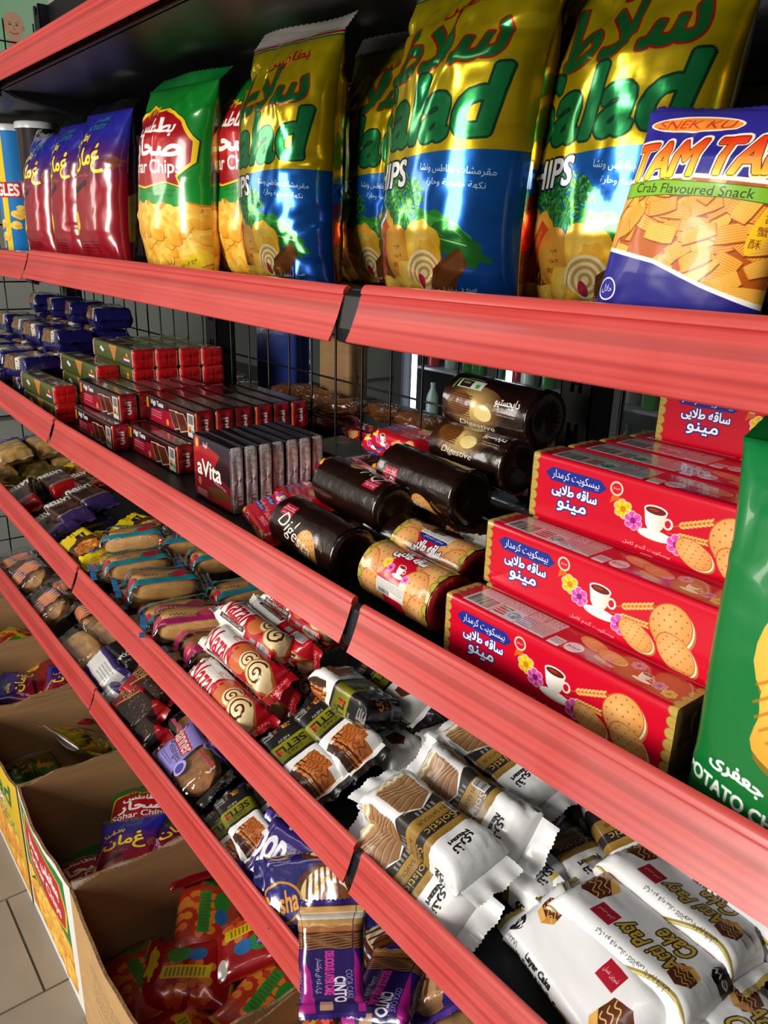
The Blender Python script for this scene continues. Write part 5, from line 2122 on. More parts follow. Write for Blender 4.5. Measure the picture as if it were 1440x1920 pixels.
G_sal = 'tall gold and blue bags of vegetable crisps on the upper shelf'
G_soh = 'green bags of crisps with a red shield on the upper shelf'
G_oma = 'red and blue bags of crisps on the upper shelf'
BAGS = [
    # W, H, T, seed, bend, lean, mat, seal, loc, yaw, label, group
    (.140, .228, .070, 11, .02, -.006, mt_oman, M_clearseal, (-.140, .075), 5, 'red and blue crisp bag beside the two crisp tubes, first of three', G_oma),
    (.140, .236, .070, 12, .02, -.004, mt_oman, M_clearseal, (.015, .080), 5, 'red and blue crisp bag in the middle of its row of three', G_oma),
    (.150, .236, .075, 13, .02, .000, mt_oman, M_clearseal, (.205, .068), 7, 'red and blue crisp bag next to the green bag with red shield', G_oma),
    (.170, .242, .085, 14, .02, -.006, mt_sohar, M_greenseal, (.480, .070), 7, 'green crisp bag with red shield, whole front in view', G_soh),
    (.170, .250, .080, 15, .02, -.010, mt_sohar, M_clearseal, (.578, .132), 5, 'green crisp bag half hidden behind a gold and blue crisp bag', G_soh),
    (.156, .250, .090, 16, .02, -.014, mt_salad, M_redseal, (.782, .062), 5, 'gold and blue crisp bag just before the gap between the rails', G_sal),
    (.165, .250, .090, 17, .02, -.010, mt_salad, M_redseal, (.842, .152), 2, 'gold and blue crisp bag standing behind another of its kind', G_sal),
    (.170, .250, .095, 18, .02, .006, mt_salad, M_redseal, (1.042, .058), 0, 'gold and blue crisp bag with badly creased shiny top', G_sal),
    (.165, .250, .090, 19, .02, .012, mt_salad, M_clearseal, (1.160, .112), 3, 'gold and blue crisp bag directly behind the navy snack bag', G_sal),
    (.170, .250, .085, 20, .02, .000, mt_salad, M_clearseal, (1.385, .165), 0, 'gold and blue crisp bag in the dark corner at the shelf end', G_sal),
]
for (W, H, T, sd, bend, lean, mt, sl, (x, y), yaw, lab, g) in BAGS:
    big = mt is mt_salad
    geo = pillow_bag(W, H, T, sd, folds=26 if big else 18, famp=0.0065 if big else 0.0045, bend=bend, seal=.018, lean=lean)
    bag('chips_bag', lab, g, geo, mt, sl, (x, y, Z2 + .0005), (0, 0, yaw))
geo = pillow_bag(.116, .132, .045, 31, folds=10, famp=.003, bend=.015, seal=.006, lean=.004, topfall=.25)
bag('snack_bag', 'small navy bag of crab snacks leaning at the shelf front', None, geo, mt_tam, M_navyseal, (1.272, .036, Z2 + .0005), (-5, 4, 6), 'bag of snacks')


def tube_can(kind, label, loc):
    t = thing('crisp_tube', label, 'crisp tube', 'crisp tubes on the upper shelf', loc)
    R, H, n = .040, .248, 40
    V, F, U = [], [], []
    for k, (r, z) in enumerate(((.97, 0), (1, .002), (1, H - .002), (1.03, H))):
        for i in range(n + 1):
            a = 2 * math.pi * i / n
            V.append((r * R * math.cos(a), r * R * math.sin(a), z))
            U.append((i / n, z / H))
    for k in range(3):
        for i in range(n):
            F.append((k * (n + 1) + i, k * (n + 1) + i + 1, (k + 1) * (n + 1) + i + 1, (k + 1) * (n + 1) + i))
    obj('can_body', mesh('can_body', V, F, U), printed(kind + ' tube', p_tube(kind), .3, 0, .5, bump=0), t)
    V, F = [], []
    prof = [(1.06, H - .006), (1.07, H + .004), (1.04, H + .007), (.95, H + .006), (.0, H + .005)]
    for r, z in prof:
        for i in range(n):
            a = 2 * math.pi * i / n
            V.append((r * R * math.cos(a), r * R * math.sin(a), z))
    for k in range(len(prof) - 1):
        for i in range(n):
            j = (i + 1) % n
            F.append((k * n + i, k * n + j, (k + 1) * n + j, (k + 1) * n + i))
    obj('plastic_lid', mesh('plastic_lid', V, F), principled('milky lid', '#d6d8d8', .35, 0, .3), t)
    V, F = [], []
    for r, z in ((1.012, 0), (1.025, .004), (1.0, .008)):
        for i in range(n):
            a = 2 * math.pi * i / n
            V.append((r * R * math.cos(a), r * R * math.sin(a), z))
    for k in range(2):
        for i in range(n):
            j = (i + 1) % n
            F.append((k * n + i, k * n + j, (k + 1) * n + j, (k + 1) * n + i))
    obj('metal_rim', mesh('metal_rim', V, F), M_silver, t)
    return t


tube_can('hot', 'black crisp tube with milky lid beside the red and blue bags', (-.262, .110, Z2))
tube_can('mild', 'blue and yellow crisp tube at the far end of the bags', (-.350, .085, Z2))

# ================================================================== shelf 3: biscuits
Z3 = SURF[3]
mt_box = printed('red biscuit wrap', p_saghe_box(), 0.25, 0.0, 0.7, bump=0.12, bscale=25)
boxL, boxW, boxH = .245, .0445, .0635
geo_box = flow_wrap(boxL, boxW, boxH, r=.0022, ends='fold', wr=.00035, seed=3, N=48, M=20)
G_box = 'red boxes of cream biscuits with gold ends'
first = None
ordw = ['front', 'second', 'third', 'fourth', 'fifth', 'rear']
for row in range(6):
    n = [1, 2, 3, 3, 3, 4][row]
    for lay in range(n):
        x = 1.191 + [0, .006, .022, .024, .026, .03][row] + (.034 if lay == 3 else 0) - .004 * lay
        y = .0725 + .0462 * row
        z = Z3 + lay * (boxH + .0006)
        top = lay == n - 1
        lay_w = ['bottom layer', 'second layer', 'third layer', 'fourth layer'][lay]
        lab = {(0, 0): 'red biscuit box with teacup picture lying alone in the front row', (1, 1): 'red biscuit box on top of the second row, above the front box',
               (2, 2): 'red biscuit box topmost in the third row, teacup front fully shown', (3, 2): 'red biscuit box in the fourth row, only its labelled top showing',
               (4, 2): 'red biscuit box in the fifth row, top layer, in front of the highest box', (5, 2): 'red biscuit box in the rear row right under the highest box', (5, 3): 'highest red biscuit box, at the back under the upper shelf'}.get((row, lay))
        if lab is None:
            lab = 'red biscuit box in the %s row, %s, underneath other boxes' % (ordw[row], lay_w)
        rz = [0, -.5, .8, .3, 0, .4][row]
        if first is None:
            first = pack('biscuit_box', lab, 'biscuit box', G_box, geo_box, mt_box, M_goldend, (x, y, z), (0, 0, rz))
        else:
            copy_thing(first, lab, (x, y, z), (0, 0, rz))

mt_dig = printed('brown digestive wrap', p_digest(), 0.24, 0.0, 0.75, bump=0.5, bscale=70)
mt_digg = printed('golden brown digestive wrap', p_digest(True), 0.24, 0.05, 0.75, bump=0.5, bscale=70)
M_darkend = add_noise_tint(principled('dark brown film end', '#180a07', 0.25, 0, 0.7), (80, 80, 80), .3, bump=0.5)
G_dig = 'dark brown rolls of digestive biscuits'
rD = .066


def roll(name, label, cat, group, L, D, mat, end, c, spin, yaw, seed):
    geo = flow_wrap(L, D, D, r=D, ends='pucker', wr=.0013, seed=seed, N=44, M=26)
    rot = (spin, 0, yaw)
    return pack(name, label, cat, group, geo, mat, end, centred(c, rot, D), rot)


roll('biscuit_roll', 'dark brown biscuit roll with big white lettering beside the front rail', 'biscuit roll', G_dig, .140, rD, mt_dig, M_darkend, (.815, .078, Z3 + .0335), 12, -2, 1)
roll('biscuit_roll', 'dark brown biscuit roll lying second from the front rail', 'biscuit roll', G_dig, .140, rD, mt_dig, M_darkend, (.802, .150, Z3 + .0715), -52, 176, 2)
roll('biscuit_roll', 'dark brown biscuit roll with small red square, between brown rolls', 'biscuit roll', G_dig, .140, rD, mt_dig, M_darkend, (.880, .196, Z3 + .100), 55, -3, 3)
roll('biscuit_roll', 'golden brown biscuit roll just under the topmost roll', 'biscuit roll', G_dig, .132, rD, mt_digg, M_darkend, (.893, .266, Z3 + .128), -30, -4, 4)
roll('biscuit_roll', 'topmost golden brown biscuit roll with green and white label', 'biscuit roll', G_dig, .136, rD, mt_digg, M_darkend, (.935, .250, Z3 + .195), 12, -2, 5)
for i, (x, y, zz) in enumerate(((.90, .152, .0335), (.79, .222, .0335), (.93, .222, .0335), (.79, .291, .0335), (.93, .291, .0335), (.86, .2875, .1), (.90, .187, .094))):
    if i >= 5:
        continue
    roll('biscuit_roll', 'dark brown biscuit roll in shadow under the heap, %s' % ['nearest the red round rolls', 'second row, far side', 'second row, near side', 'rear row, far side', 'rear row, near side', '', 'propping the red squared roll'][i], 'biscuit roll', 'biscuit rolls at the bottom of the heap', .12, rD, mt_dig, M_darkend, (x, y, Z3 + zz), 200, 0, 10 + i)

mt_sr = printed('red biscuit roll wrap', p_saghe_roll(), 0.26, 0.0, 0.7, bump=0.3, bscale=60)
M_redgoldend = add_noise_tint(principled('red and gold pleats', '#8a1a18', 0.28, 0.25, 0.5), (60, 60, 60), .5, bump=0.5)
G_sr = 'round red rolls of wholemeal biscuits'
roll('biscuit_roll', 'red wholemeal biscuit roll nearest the front rail', 'biscuit roll', G_sr, .118, .063, mt_sr, M_redgoldend, (.985, .082, Z3 + .032), 30, -2, 21)
roll('biscuit_roll', 'red wholemeal biscuit roll with white label, middle of three', 'biscuit roll', G_sr, .118, .063, mt_sr, M_redgoldend, (.955, .149, Z3 + .0345), 75, -2, 22)
roll('biscuit_roll', 'red wholemeal biscuit roll with blue ribbon, rearmost of three', 'biscuit roll', G_sr, .118, .063, mt_sr, M_redgoldend, (.965, .2165, Z3 + .0325), -14, -3, 23)

mt_cr = printed('small red cream biscuit wrap', p_cream_small(), 0.26, 0.0, 0.7, bump=0.4, bscale=60)
G_cr = 'small red packs of cream biscuits'
CR = [((.690, .088, .0165), (18, 6, -14), 'small red biscuit pack with zigzag end, nearest the rail'),
      ((.640, .165, .0165), (6, 0, -8), 'small red biscuit pack flat beside the standing wafer packs'),
      ((.700, .235, .017), (4, 0, -4), 'small red biscuit pack under the brown roll, second row'),
      ((.655, .240, .048), (-4, 2, -10), 'small red biscuit pack lying across two others near the wafers'),
      ((.712, .300, .05), (2, 0, 2), 'small red biscuit pack in the middle of the red heap'),
      ((.745, .335, .0165), (0, 0, 0), 'small red biscuit pack at the bottom rear of the red heap'),
      ((.665, .325, .082), (0, 0, 3), 'small red biscuit pack high in the heap by the wire back'),
      ((.770, .330, .085), (0, 3, -6), 'small red biscuit pack topmost behind the brown rolls'),
      ((.735, .285, .108), (4, 0, -3), 'small red biscuit pack with teacup end beside the brown roll')]
for i, ((x, y, z), r, lab) in enumerate(CR):
    geo = flow_wrap(.104, .062, .031, r=.007, ends='fin', fin=.011, taper=.012, wr=.0012, seed=40 + i, N=32, M=18)
    pack('biscuit_pack', lab, 'biscuit pack', G_cr, geo, mt_cr, None, centred((x, y, Z3 + z), r, .031), r)

# chocolate wafer packs
mt_av = printed('chocolate wafer wrap', p_avita(), 0.22, 0.1, 0.8, bump=0.3, bscale=60)
mt_ave = printed('chocolate wafer end', p_avita_end(), 0.25, 0.1, 0.7, bump=0.3, bscale=60)
avL, avW, avH = .208, .0345, .0495
geo_av = flow_wrap(avL, avW, avH, r=.003, ends='fold', wr=.0006, seed=5, N=40, M=16)
G_av = 'long chocolate wafer packs with red ends'
first = None
AV = [((.058, .078, 0), 'chocolate wafer pack on the shelf, closest to the green packs')]
for i in range(5):
    AV.append(((.262, .110 + .0385 * i, 0), ['chocolate wafer pack at the front of the lower row, end towards the gap', 'chocolate wafer pack second in the lower row',
               'chocolate wafer pack third in the lower row, under the upper row', 'chocolate wafer pack fourth in the lower row, under the upper row', 'chocolate wafer pack fifth in the lower row, under the upper row'][i]))
for i in range(4):
    AV.append(((.046, .117 + .038 * i, 0), 'chocolate wafer pack in the lower layer, %s behind the lone front pack' % ['first', 'second', 'third', 'fourth'][i]))
for i in range(5):
    AV.append(((.045 - .004 * i, .098 + .0385 * i, 1), ['chocolate wafer pack with biscuit picture, front of the pair stacked over the lone pack', 'chocolate wafer pack behind the stacked front pack, next to it',
               'chocolate wafer pack third in the upper layer from the rail', 'chocolate wafer pack fourth in the upper layer from the rail', 'chocolate wafer pack fifth in the upper layer from the rail'][i]))
for i in range(6):
    AV.append(((.254 + .002 * (i % 2), .150 + .0372 * i, 1), 'chocolate wafer pack in the upper row of six red ends, %s from the front' % ['first', 'second', 'third', 'fourth', 'fifth', 'sixth'][i]))
for (x, y, l), lab in AV:
    rot = (0, 0, rng.uniform(-.8, .8))
    loc = (x, y, Z3 + .0005 + l * (avH + .001))
    if first is None:
        first = pack('wafer_pack', lab, 'wafer pack', G_av, geo_av, mt_av, mt_ave, loc, rot)
    else:
        copy_thing(first, lab, loc, rot)
mt_fl = printed('flat wafer wrap', p_avita_flat(), 0.24, 0.1, 0.7, bump=0.25, bscale=50)
mt_fle = printed('flat wafer edge', p_avita_edge(), 0.28, 0.15, 0.5, bump=0.4, bscale=60)
geo_fl = flow_wrap(.115, .0205, .098, r=.003, ends='fold', wr=.0006, seed=6, N=44, M=14)
first = None
for i in range(7):
    lab = 'flat wafer pack standing upright with big white lettering in front' if i == 0 else 'flat wafer pack standing on edge, %s in its row from the lettered one' % ['', 'second', 'third', 'fourth', 'fifth', 'sixth', 'seventh'][i]
    loc = (.538 + .001 * (i % 3), .082 + .0226 * i, Z3 + .0005)
    if first is None:
        first = pack('wafer_pack', lab, 'wafer pack', 'flat wafer packs standing on edge', geo_fl, mt_fl, mt_fle, loc, (0, 0, 0))
    else:
        copy_thing(first, lab, loc, (0, 0, rng.uniform(-1, 1)))
for i in range(3):
    copy_thing(first, ['flat wafer pack lying down behind the standing ones, lowest of three', 'flat wafer pack lying down behind the standing ones, middle of three', 'flat wafer pack lying down behind the standing ones, topmost of three'][i],
               (.54 + .01 * i, .345 - .004 * i, Z3 + .0115 + .022 * i), (90, 0, 2 * i), 'flat wafer packs lying behind the standing ones')

# green and red wafer packs
mt_gw = printed('green wafer wrap', p_greenwafer(), 0.3, 0.1, 0.6, bump=0.3, bscale=50)
M_redend = add_noise_tint(principled('bright red film end', '#c8141a', 0.28, 0.05, 0.6), (50, 50, 50), .2, bump=0.5)
gwL, gwW, gwH = .232, .0465, .0385
geo_gw = flow_wrap(gwL, gwW, gwH, r=.005, ends='fold', wr=.0008, seed=8, N=40, M=16)
G_gw = 'green wafer packs with red ends'
first = None
GW = [((-.228, .068, 0), 'green wafer pack with red end at the bottom front of its stack'), ((-.232, .067, 1), 'green wafer pack with red end on top of the front pair'),
      ((-.205, .150, 2), 'green wafer pack alone in the middle step of the green stack')]
for i in range(4):
    GW.append(((-.128 + .008 * i, .200 + .0475 * i, 3), 'green wafer pack in the highest layer, %s of four from the rail' % ['first', 'second', 'third', 'last'][i]))
hid = [(-.205, .150, 0), (-.205, .150, 1)] + [(-.128 + .008 * i, .200 + .0475 * i, l) for i in range(4) for l in range(3)]
for q in hid:
    GW.append((q, 'green wafer pack buried in the stack, %s column, %s layer' % (('middle step' if q[1] < .16 else ['first rear', 'second rear', 'third rear', 'fourth rear'][int(round((q[1] - .2) / .0475))]), ['bottom', 'second', 'third'][q[2]])))
for (x, y, l), lab in GW:
    loc = (x, y, Z3 + .0005 + l * (gwH + .0008))
    if first is None:
        first = pack('wafer_pack', lab, 'wafer pack', G_gw, geo_gw, mt_gw, M_redend, loc, (0, 0, 0))
    else:
        copy_thing(first, lab, loc, (0, 0, rng.uniform(-1, 1)))

# navy biscuit packs piled at the far end
mt_nv = printed('navy biscuit wrap', p_navy(), 0.25, 0.1, 0.6, bump=0.5, bscale=50)
G_nv = 'navy blue biscuit packs piled at the far end'
protos = []
cols_w = ['farthest', 'third', 'second', 'nearest']
rows_w = ['front row', 'middle row', 'rear row']
lays_w = ['bottom layer', 'second layer', 'third layer', 'top layer']
k = 0
for row in range(3):
    for lay in range(2 + row):
        for cl in range(4):
            xo = -.90 + .152 * cl + rng.uniform(-.012, .012) + .02 * (lay % 2)
            y = .090 + .094 * row + rng.uniform(-.006, .006)
            z = Z3 + .001 + lay * .0535
            rot = (rng.uniform(-3, 3), rng.uniform(-3, 3), rng.uniform(-12, 12))
            if k < 3:
                geo = flow_wrap(.118, .076, .049, r=.004, ends='fin', fin=.012, taper=.011, wr=.004, seed=60 + k, N=32, M=16)
                protos.append(pack('biscuit_pack', 'x', 'biscuit pack', G_nv, geo, mt_nv, None, (xo, y, z), rot))
                protos[-1]['label'] = 'navy biscuit pack, %s, %s, %s from the rail joint' % (rows_w[row], lays_w[lay], cols_w[cl])
            else:
                copy_thing(protos[k % 3], 'navy biscuit pack, %s, %s, %s from the rail joint' % (rows_w[row], lays_w[lay], cols_w[cl]), (xo, y, z), rot)
            k += 1

# the green bag on the biscuit shelf
geo = pillow_bag(.21, .272, .065, 33, folds=14, famp=.005, bend=.04, seal=.018, lean=-.022)
bag('chips_bag', 'green bag of ridged potato crisps standing beside the red biscuit boxes', None, geo, mt_gchip, M_greenseal, (1.430, .050, Z3 + .0005), (-3, 0, 2))

def facing(n, xdir):
    """euler angles (degrees) that turn a pack's top face along n and its length along xdir"""
    n = Vector(n).normalized()
    x = Vector(xdir)
    x = (x - n * x.dot(n)).normalized()
    y = n.cross(x)
    return tuple(math.degrees(v) for v in Matrix((x, y, n)).transposed().to_euler())


# ================================================================== shelf 4: cakes and sweet breads
Z4, Z5 = SURF[4], SURF[5]


def spun(name, label, cat, group, geo, mat, end, c, H, rot):
    return pack(name, label, cat, group, geo, mat, end, centred(c, rot, H), rot)


def key_film(name, cv, rough=0.2):
    """clear film with print: the key colour of the sheet is left clear"""
    k = hexc(KEY)
    al = np.clip(np.abs(cv.a - k).sum(-1) / 0.5, 0, 1)
    cv.a[al < 0.6] = (0.8, 0.8, 0.8)
    im = bpy.data.images.new(name + ' print', cv.w, cv.h, alpha=True)
    im.alpha_mode = 'CHANNEL_PACKED'
    px = np.ones((cv.h, cv.w, 4), dtype=np.float32)
    px[..., :3] = np.clip(cv.a[::-1], 0, 1)
    px[..., 3] = al[::-1] * 0.95
    im.pixels.foreach_set(px.ravel())
    im.update()
    m = clear_film(name, dens=0.10, rough=0.08)
    nt = m.node_tree
    out = [n for n in nt.nodes if n.type == 'OUTPUT_MATERIAL'][0]
    film = out.inputs[0].links[0].from_socket
    b = nt.nodes.new('ShaderNodeBsdfPrincipled')
    b.inputs['Roughness'].default_value = rough
    b.inputs['Coat Weight'].default_value = 0.6
    t = nt.nodes.new('ShaderNodeTexImage')
    t.image = im
    mx = nt.nodes.new('ShaderNodeMixShader')
    nt.links.new(t.outputs[0], b.inputs['Base Color'])
    nt.links.new(t.outputs[1], mx.inputs[0])
    nt.links.new(film, mx.inputs[1])
    nt.links.new(b.outputs[0], mx.inputs[2])
    nt.links.new(mx.outputs[0], out.inputs[0])
    return m


def loaf(L, W, H, seed, p=0.62):
    """a soft bun or slab: rounded block with an uneven crust"""
    n, m = 26, 20
    V, F = [], []
    for i in range(m + 1):
        t = -1 + 2 * i / m
        k = max(1e-3, 1 - abs(t) ** 3.2) ** 0.42
        for j in range(n):
            a = 2 * math.pi * j / n
            cy, cz = math.cos(a), math.sin(a)
            y = W / 2 * k * math.copysign(abs(cy) ** p, cy)
            z = H / 2 * k * math.copysign(abs(cz) ** p, cz)
            V.append((L / 2 * t, y, z + H / 2))
    V = np.array(V)
    d = (fbm(V[:, 0] * 60 + seed, V[:, 1] * 60 + V[:, 2] * 35, seed, 3) - .5) * 0.004
    V[:, 2] = np.maximum(V[:, 2] + d, .0006)
    for i in range(m):
        for j in range(n):
            j2 = (j + 1) % n
            F.append((i * n + j, i * n + j2, (i + 1) * n + j2, (i + 1) * n + j))
    F.append(tuple(range(n)))
    F.append(tuple(m * n + j for j in reversed(range(n))))
    return mesh('bread', V, [f[::-1] for f in F])


M_bun = add_noise_tint(principled('golden bun crust', '#cf9c58', .6), (35, 35, 60), .3, 5, bump=.3)
M_cake = add_noise_tint(principled('brown sponge', '#9a6430', .8), (70, 70, 70), .45, 6, bump=.6)
M_bread = add_noise_tint(principled('swirled sweet bread', '#bb8c58', .7), (30, 60, 40), .45, 5, bump=.4)

# chocolate swiss rolls
mt_ro = printed('white and red swiss roll film', p_swissroll(), .28, 0, .5, bump=.4, bscale=40)
G_ro = 'white and red packs of swiss roll'
NZ = [((.535, .128, .090), -14, 180 - 180, 'white and red swiss roll pack, uppermost one with the roll slices in full view'),
      ((.568, .088, .071), 30, 0, 'white and red swiss roll pack in the middle, lettering low on its side'),
      ((.578, .050, .0275), 18, -1, 'white and red swiss roll pack lowest at the front, along the rail'),
      ((.545, .205, .096), -20, 0, 'white and red swiss roll pack at the back, half under the upper rail'),
      ((.560, .110, .0275), 60, 0, 'white and red swiss roll pack underneath the middle of the heap'),
      ((.570, .172, .0275), 40, 2, 'white and red swiss roll pack at the bottom, red end towards the black cakes'),
      ((.555, .165, .084), 90, -3, 'white and red swiss roll pack wedged behind the uppermost one')]
for i, ((x, y, z), sp, yw, lab) in enumerate(NZ):
    geo = flow_wrap(.185, .055, .055, r=.0275, ends='fin', fin=.022, taper=.022, wr=.0016, seed=100 + i, N=40, M=28, zfin=.5)
    spun('swiss_roll_pack', lab, 'swiss roll', G_ro, geo, mt_ro, None, (x + .022, y, Z4 + z + .004 * (z > .06)), .055, (sp, 0, yw))

# black layer cakes
mt_se = printed('black and white cake film', p_setli(), .3, 0, .4, bump=.45, bscale=40)
mt_sd = printed('black cake film', p_setli(True), .3, 0, .4, bump=.45, bscale=40)
G_se = 'black and white packs of orange layer cake'
K = [((.792, .150, .088), (16, 0, 180), 0, 'black layer cake pack lying reversed on top, silver lettering upside down'),
     ((.800, .112, .050), (26, 0, -3), 0, 'black layer cake pack in the middle, cake picture on its white half'),
     ((.792, .060, .024), (22, 0, -5), 0, 'black layer cake pack lowest, pressed against the front rail'),
     ((.790, .222, .078), (30, 0, 0), 1, 'white ended black cake pack at the back under the upper rail'),
     ((.820, .170, .026), (0, 0, 4), 1, 'dark cake pack with white end at the bottom in the shade'),
     ((.850, .235, .024), (0, 0, -8), 1, 'dark cake pack lying deepest, next to the white cakes')]
for i, ((x, y, z), rot, dk, lab) in enumerate(K):
    geo = flow_wrap(.135, .062, .042, r=.009, ends='fin', fin=.021, taper=.018, wr=.0022, seed=120 + i, N=38, M=26)
    spun('cake_pack', lab, 'cake', G_se, geo, mt_sd if dk else mt_se, None, (x, y, Z4 + z), .042, rot)

# white caramel cakes
mt_so = printed('white and gold cake film', p_solstic(), .33, 0, .3, bump=.45, bscale=35)
G_so = 'white packs of caramel sponge cake with gold bands'
S = [((1.030, .080, .066), (8, 0, 1), 'white caramel cake pack lying on top, cake picture fully shown'),
     ((1.030, .148, .066), (52, 0, 0), 'white caramel cake pack turned on its narrow side, barcode up'),
     ((1.000, .218, .074), (18, 0, -5), 'white caramel cake pack rearmost, half under the upper rail'),
     ((1.035, .054, .022), (38, 0, 1), 'white caramel cake pack lowest, wedged behind the front rail'),
     ((1.085, .150, .022), (0, 0, 2), 'white caramel cake pack underneath, crumpled end sticking out'),
     ((1.110, .215, .022), (0, 0, -10), 'white caramel cake pack under the rearmost one, end to the right'),
     ((1.065, .290, .026), (10, 0, 4), 'white caramel cake pack deep in the shade by the wire back'),
     ((1.150, .275, .05), (20, 10, -24), 'white caramel cake pack at an angle, silver crimped end up')]
for i, ((x, y, z), rot, lab) in enumerate(S):
    geo = flow_wrap(.172, .066, .042, r=.012, ends='fin', fin=.024, taper=.03, wr=.0036, seed=140 + i, N=40, M=30, droop=-.004)
    spun('cake_pack', lab, 'cake', G_so, geo, mt_so, None, (x, y, Z4 + z), .042, rot)

# white packs with gold lettering
mt_at1 = printed('white cake film with small print', p_atti(False), .3, 0, .4, bump=.3, bscale=30)
mt_at = printed('white cake film with gold lettering', p_atti(), .3, 0, .4, bump=.3, bscale=30)
G_at = 'white packs of chocolate layer cake with gold lettering'
A = [((1.238, .100, .026), (32, 0, -14), 'white layer cake pack in front with small hexagonal cake picture'),
     ((1.262, .150, .046), (6, 0, 180 - 4), 'white layer cake pack lying reversed, lettering upside down'),
     ((1.262, .226, .050), (10, 0, 176), 'white layer cake pack behind the reversed one, red square in middle'),
     ((1.300, .285, .066), (24, 0, -6), 'white layer cake pack at the back, big gold lettering by the rail'),
     ((1.405, .150, .026), (0, 0, -18), 'white layer cake pack at the right hand end, only a corner showing'),
     ((1.270, .19, .015), (0, 0, 3), 'white layer cake pack underneath the two reversed ones')]
for i, ((x, y, z), rot, lab) in enumerate(A):
    hh = .03 if i == 5 else .044
    geo = flow_wrap(.165, .082, hh, r=.014, ends='fin', fin=.016, taper=.022, wr=.0018, seed=160 + i, N=40, M=28)
    spun('cake_pack', lab, 'cake', G_at, geo, mt_at1 if i == 0 else mt_at, None, (x, y, Z4 + z), hh, rot)

# finger buns in clear film with a teal stripe
mt_ec = key_film('clear film with teal stripe', p_eclair())
mt_ep = key_film('clear film with pink stripe', p_eclair('#9a2058', '#b83a50'))
G_ec = 'finger buns in clear film with a teal stripe'


def bun_pack(label, group, mat, c, rot, seed, two=True, L=.140, W=.082, H=.048, bmat=None, name='bun_pack', cat='sweet bun', fin=.022):
    t = thing(name, label, cat, group, centred(c, rot, H), rot)
    body, ends = clear_tube(L, W, H, seed, fin=fin)
    obj('clear_wrapper', body, mat, t)
    for e in ends:
        obj('end_seal', e, mat, t)
    bm_ = bmat or M_bun
    if two:
        for s_ in (-1, 1):
            obj('finger_bun', loaf(L * .90, W * .46, H * .82, seed + s_), bm_, t, (0, s_ * W * .235, H * .06))
    else:
        obj('bread_slab', loaf(L * .92, W * .88, H * .72, seed, .4), bm_, t, (0, 0, H * .07))
    return t


EC = [((-.010, .150, .074), (0, -6, 60), 'bun pack with teal stripe lying topmost beside the yellow packs'),
      ((.095, .112, .060), (0, 0, 78), 'bun pack with teal stripe behind the clear end hanging on the rail'),
      ((.212, .118, .058), (0, 4, 76), 'bun pack with teal stripe and red oval in the middle of the heap'),
      ((.062, .245, .066), (0, 0, 70), 'bun pack with teal stripe deep under the upper rail, far side'),
      ((.175, .262, .064), (0, 0, 76), 'bun pack with teal stripe deep under the upper rail, near side'),
      ((.285, .250, .030), (0, 0, 80), 'bun pack with teal stripe behind the pink striped one'),
      ((.005, .110, .024), (0, 0, 84), 'bun pack with teal stripe at the bottom behind the rail'),
      ((.140, .125, .012), (0, 0, 90), 'bun pack with teal stripe underneath the middle of the heap')]
for i, (c, rot, lab) in enumerate(EC):
    bun_pack(lab, G_ec, mt_ec, (c[0], c[1], Z4 + c[2]), rot, 180 + i)
bun_pack('bun pack with pink stripe next to the red and white swiss rolls', None, mt_ep, (.372, .104, Z4 + .046), (0, 0, 66), 190)
bun_pack('bun pack with teal stripe, bottom one beside the pink striped pack', G_ec, mt_ec, (.302, .108, Z4 + .028), (0, 0, 78), 191)
bun_pack('brown bun pack squeezed between the pink striped pack and the swiss rolls', None, mt_ep, (.440, .120, Z4 + .026), (0, 0, 82), 192, bmat=M_cake)

# yellow cake packs
mt_ye = printed('yellow cake film', p_yellow(), .28, 0, .5, bump=.45, bscale=45)
G_ye = 'yellow packs of nut cake'
for i, ((x, y, z), rot, lab) in enumerate([((-.085, .066, .044), (24, 0, 6), 'yellow cake pack at the front with orange brown cake picture'),
                                           ((-.100, .140, .030), (10, 0, 50), 'yellow cake pack behind the front yellow one'),
                                           ((-.135, .215, .040), (16, 0, 20), 'yellow cake pack with black label under the upper rail'),
                                           ((-.02, .25, .024), (0, 0, 10), 'yellow cake pack lying deepest, brown picture up'),
                                           ((-.70, .262, .040), (20, 0, 0), 'small yellow cake pack in the far shade by the gold wrappers')]):
    geo = flow_wrap(.135, .074, .04, r=.012, ends='fin', fin=.02, taper=.02, wr=.002, seed=200 + i)
    spun('cake_pack', lab, 'cake', G_ye, geo, mt_ye, None, (x, y, Z4 + z), .04, rot)

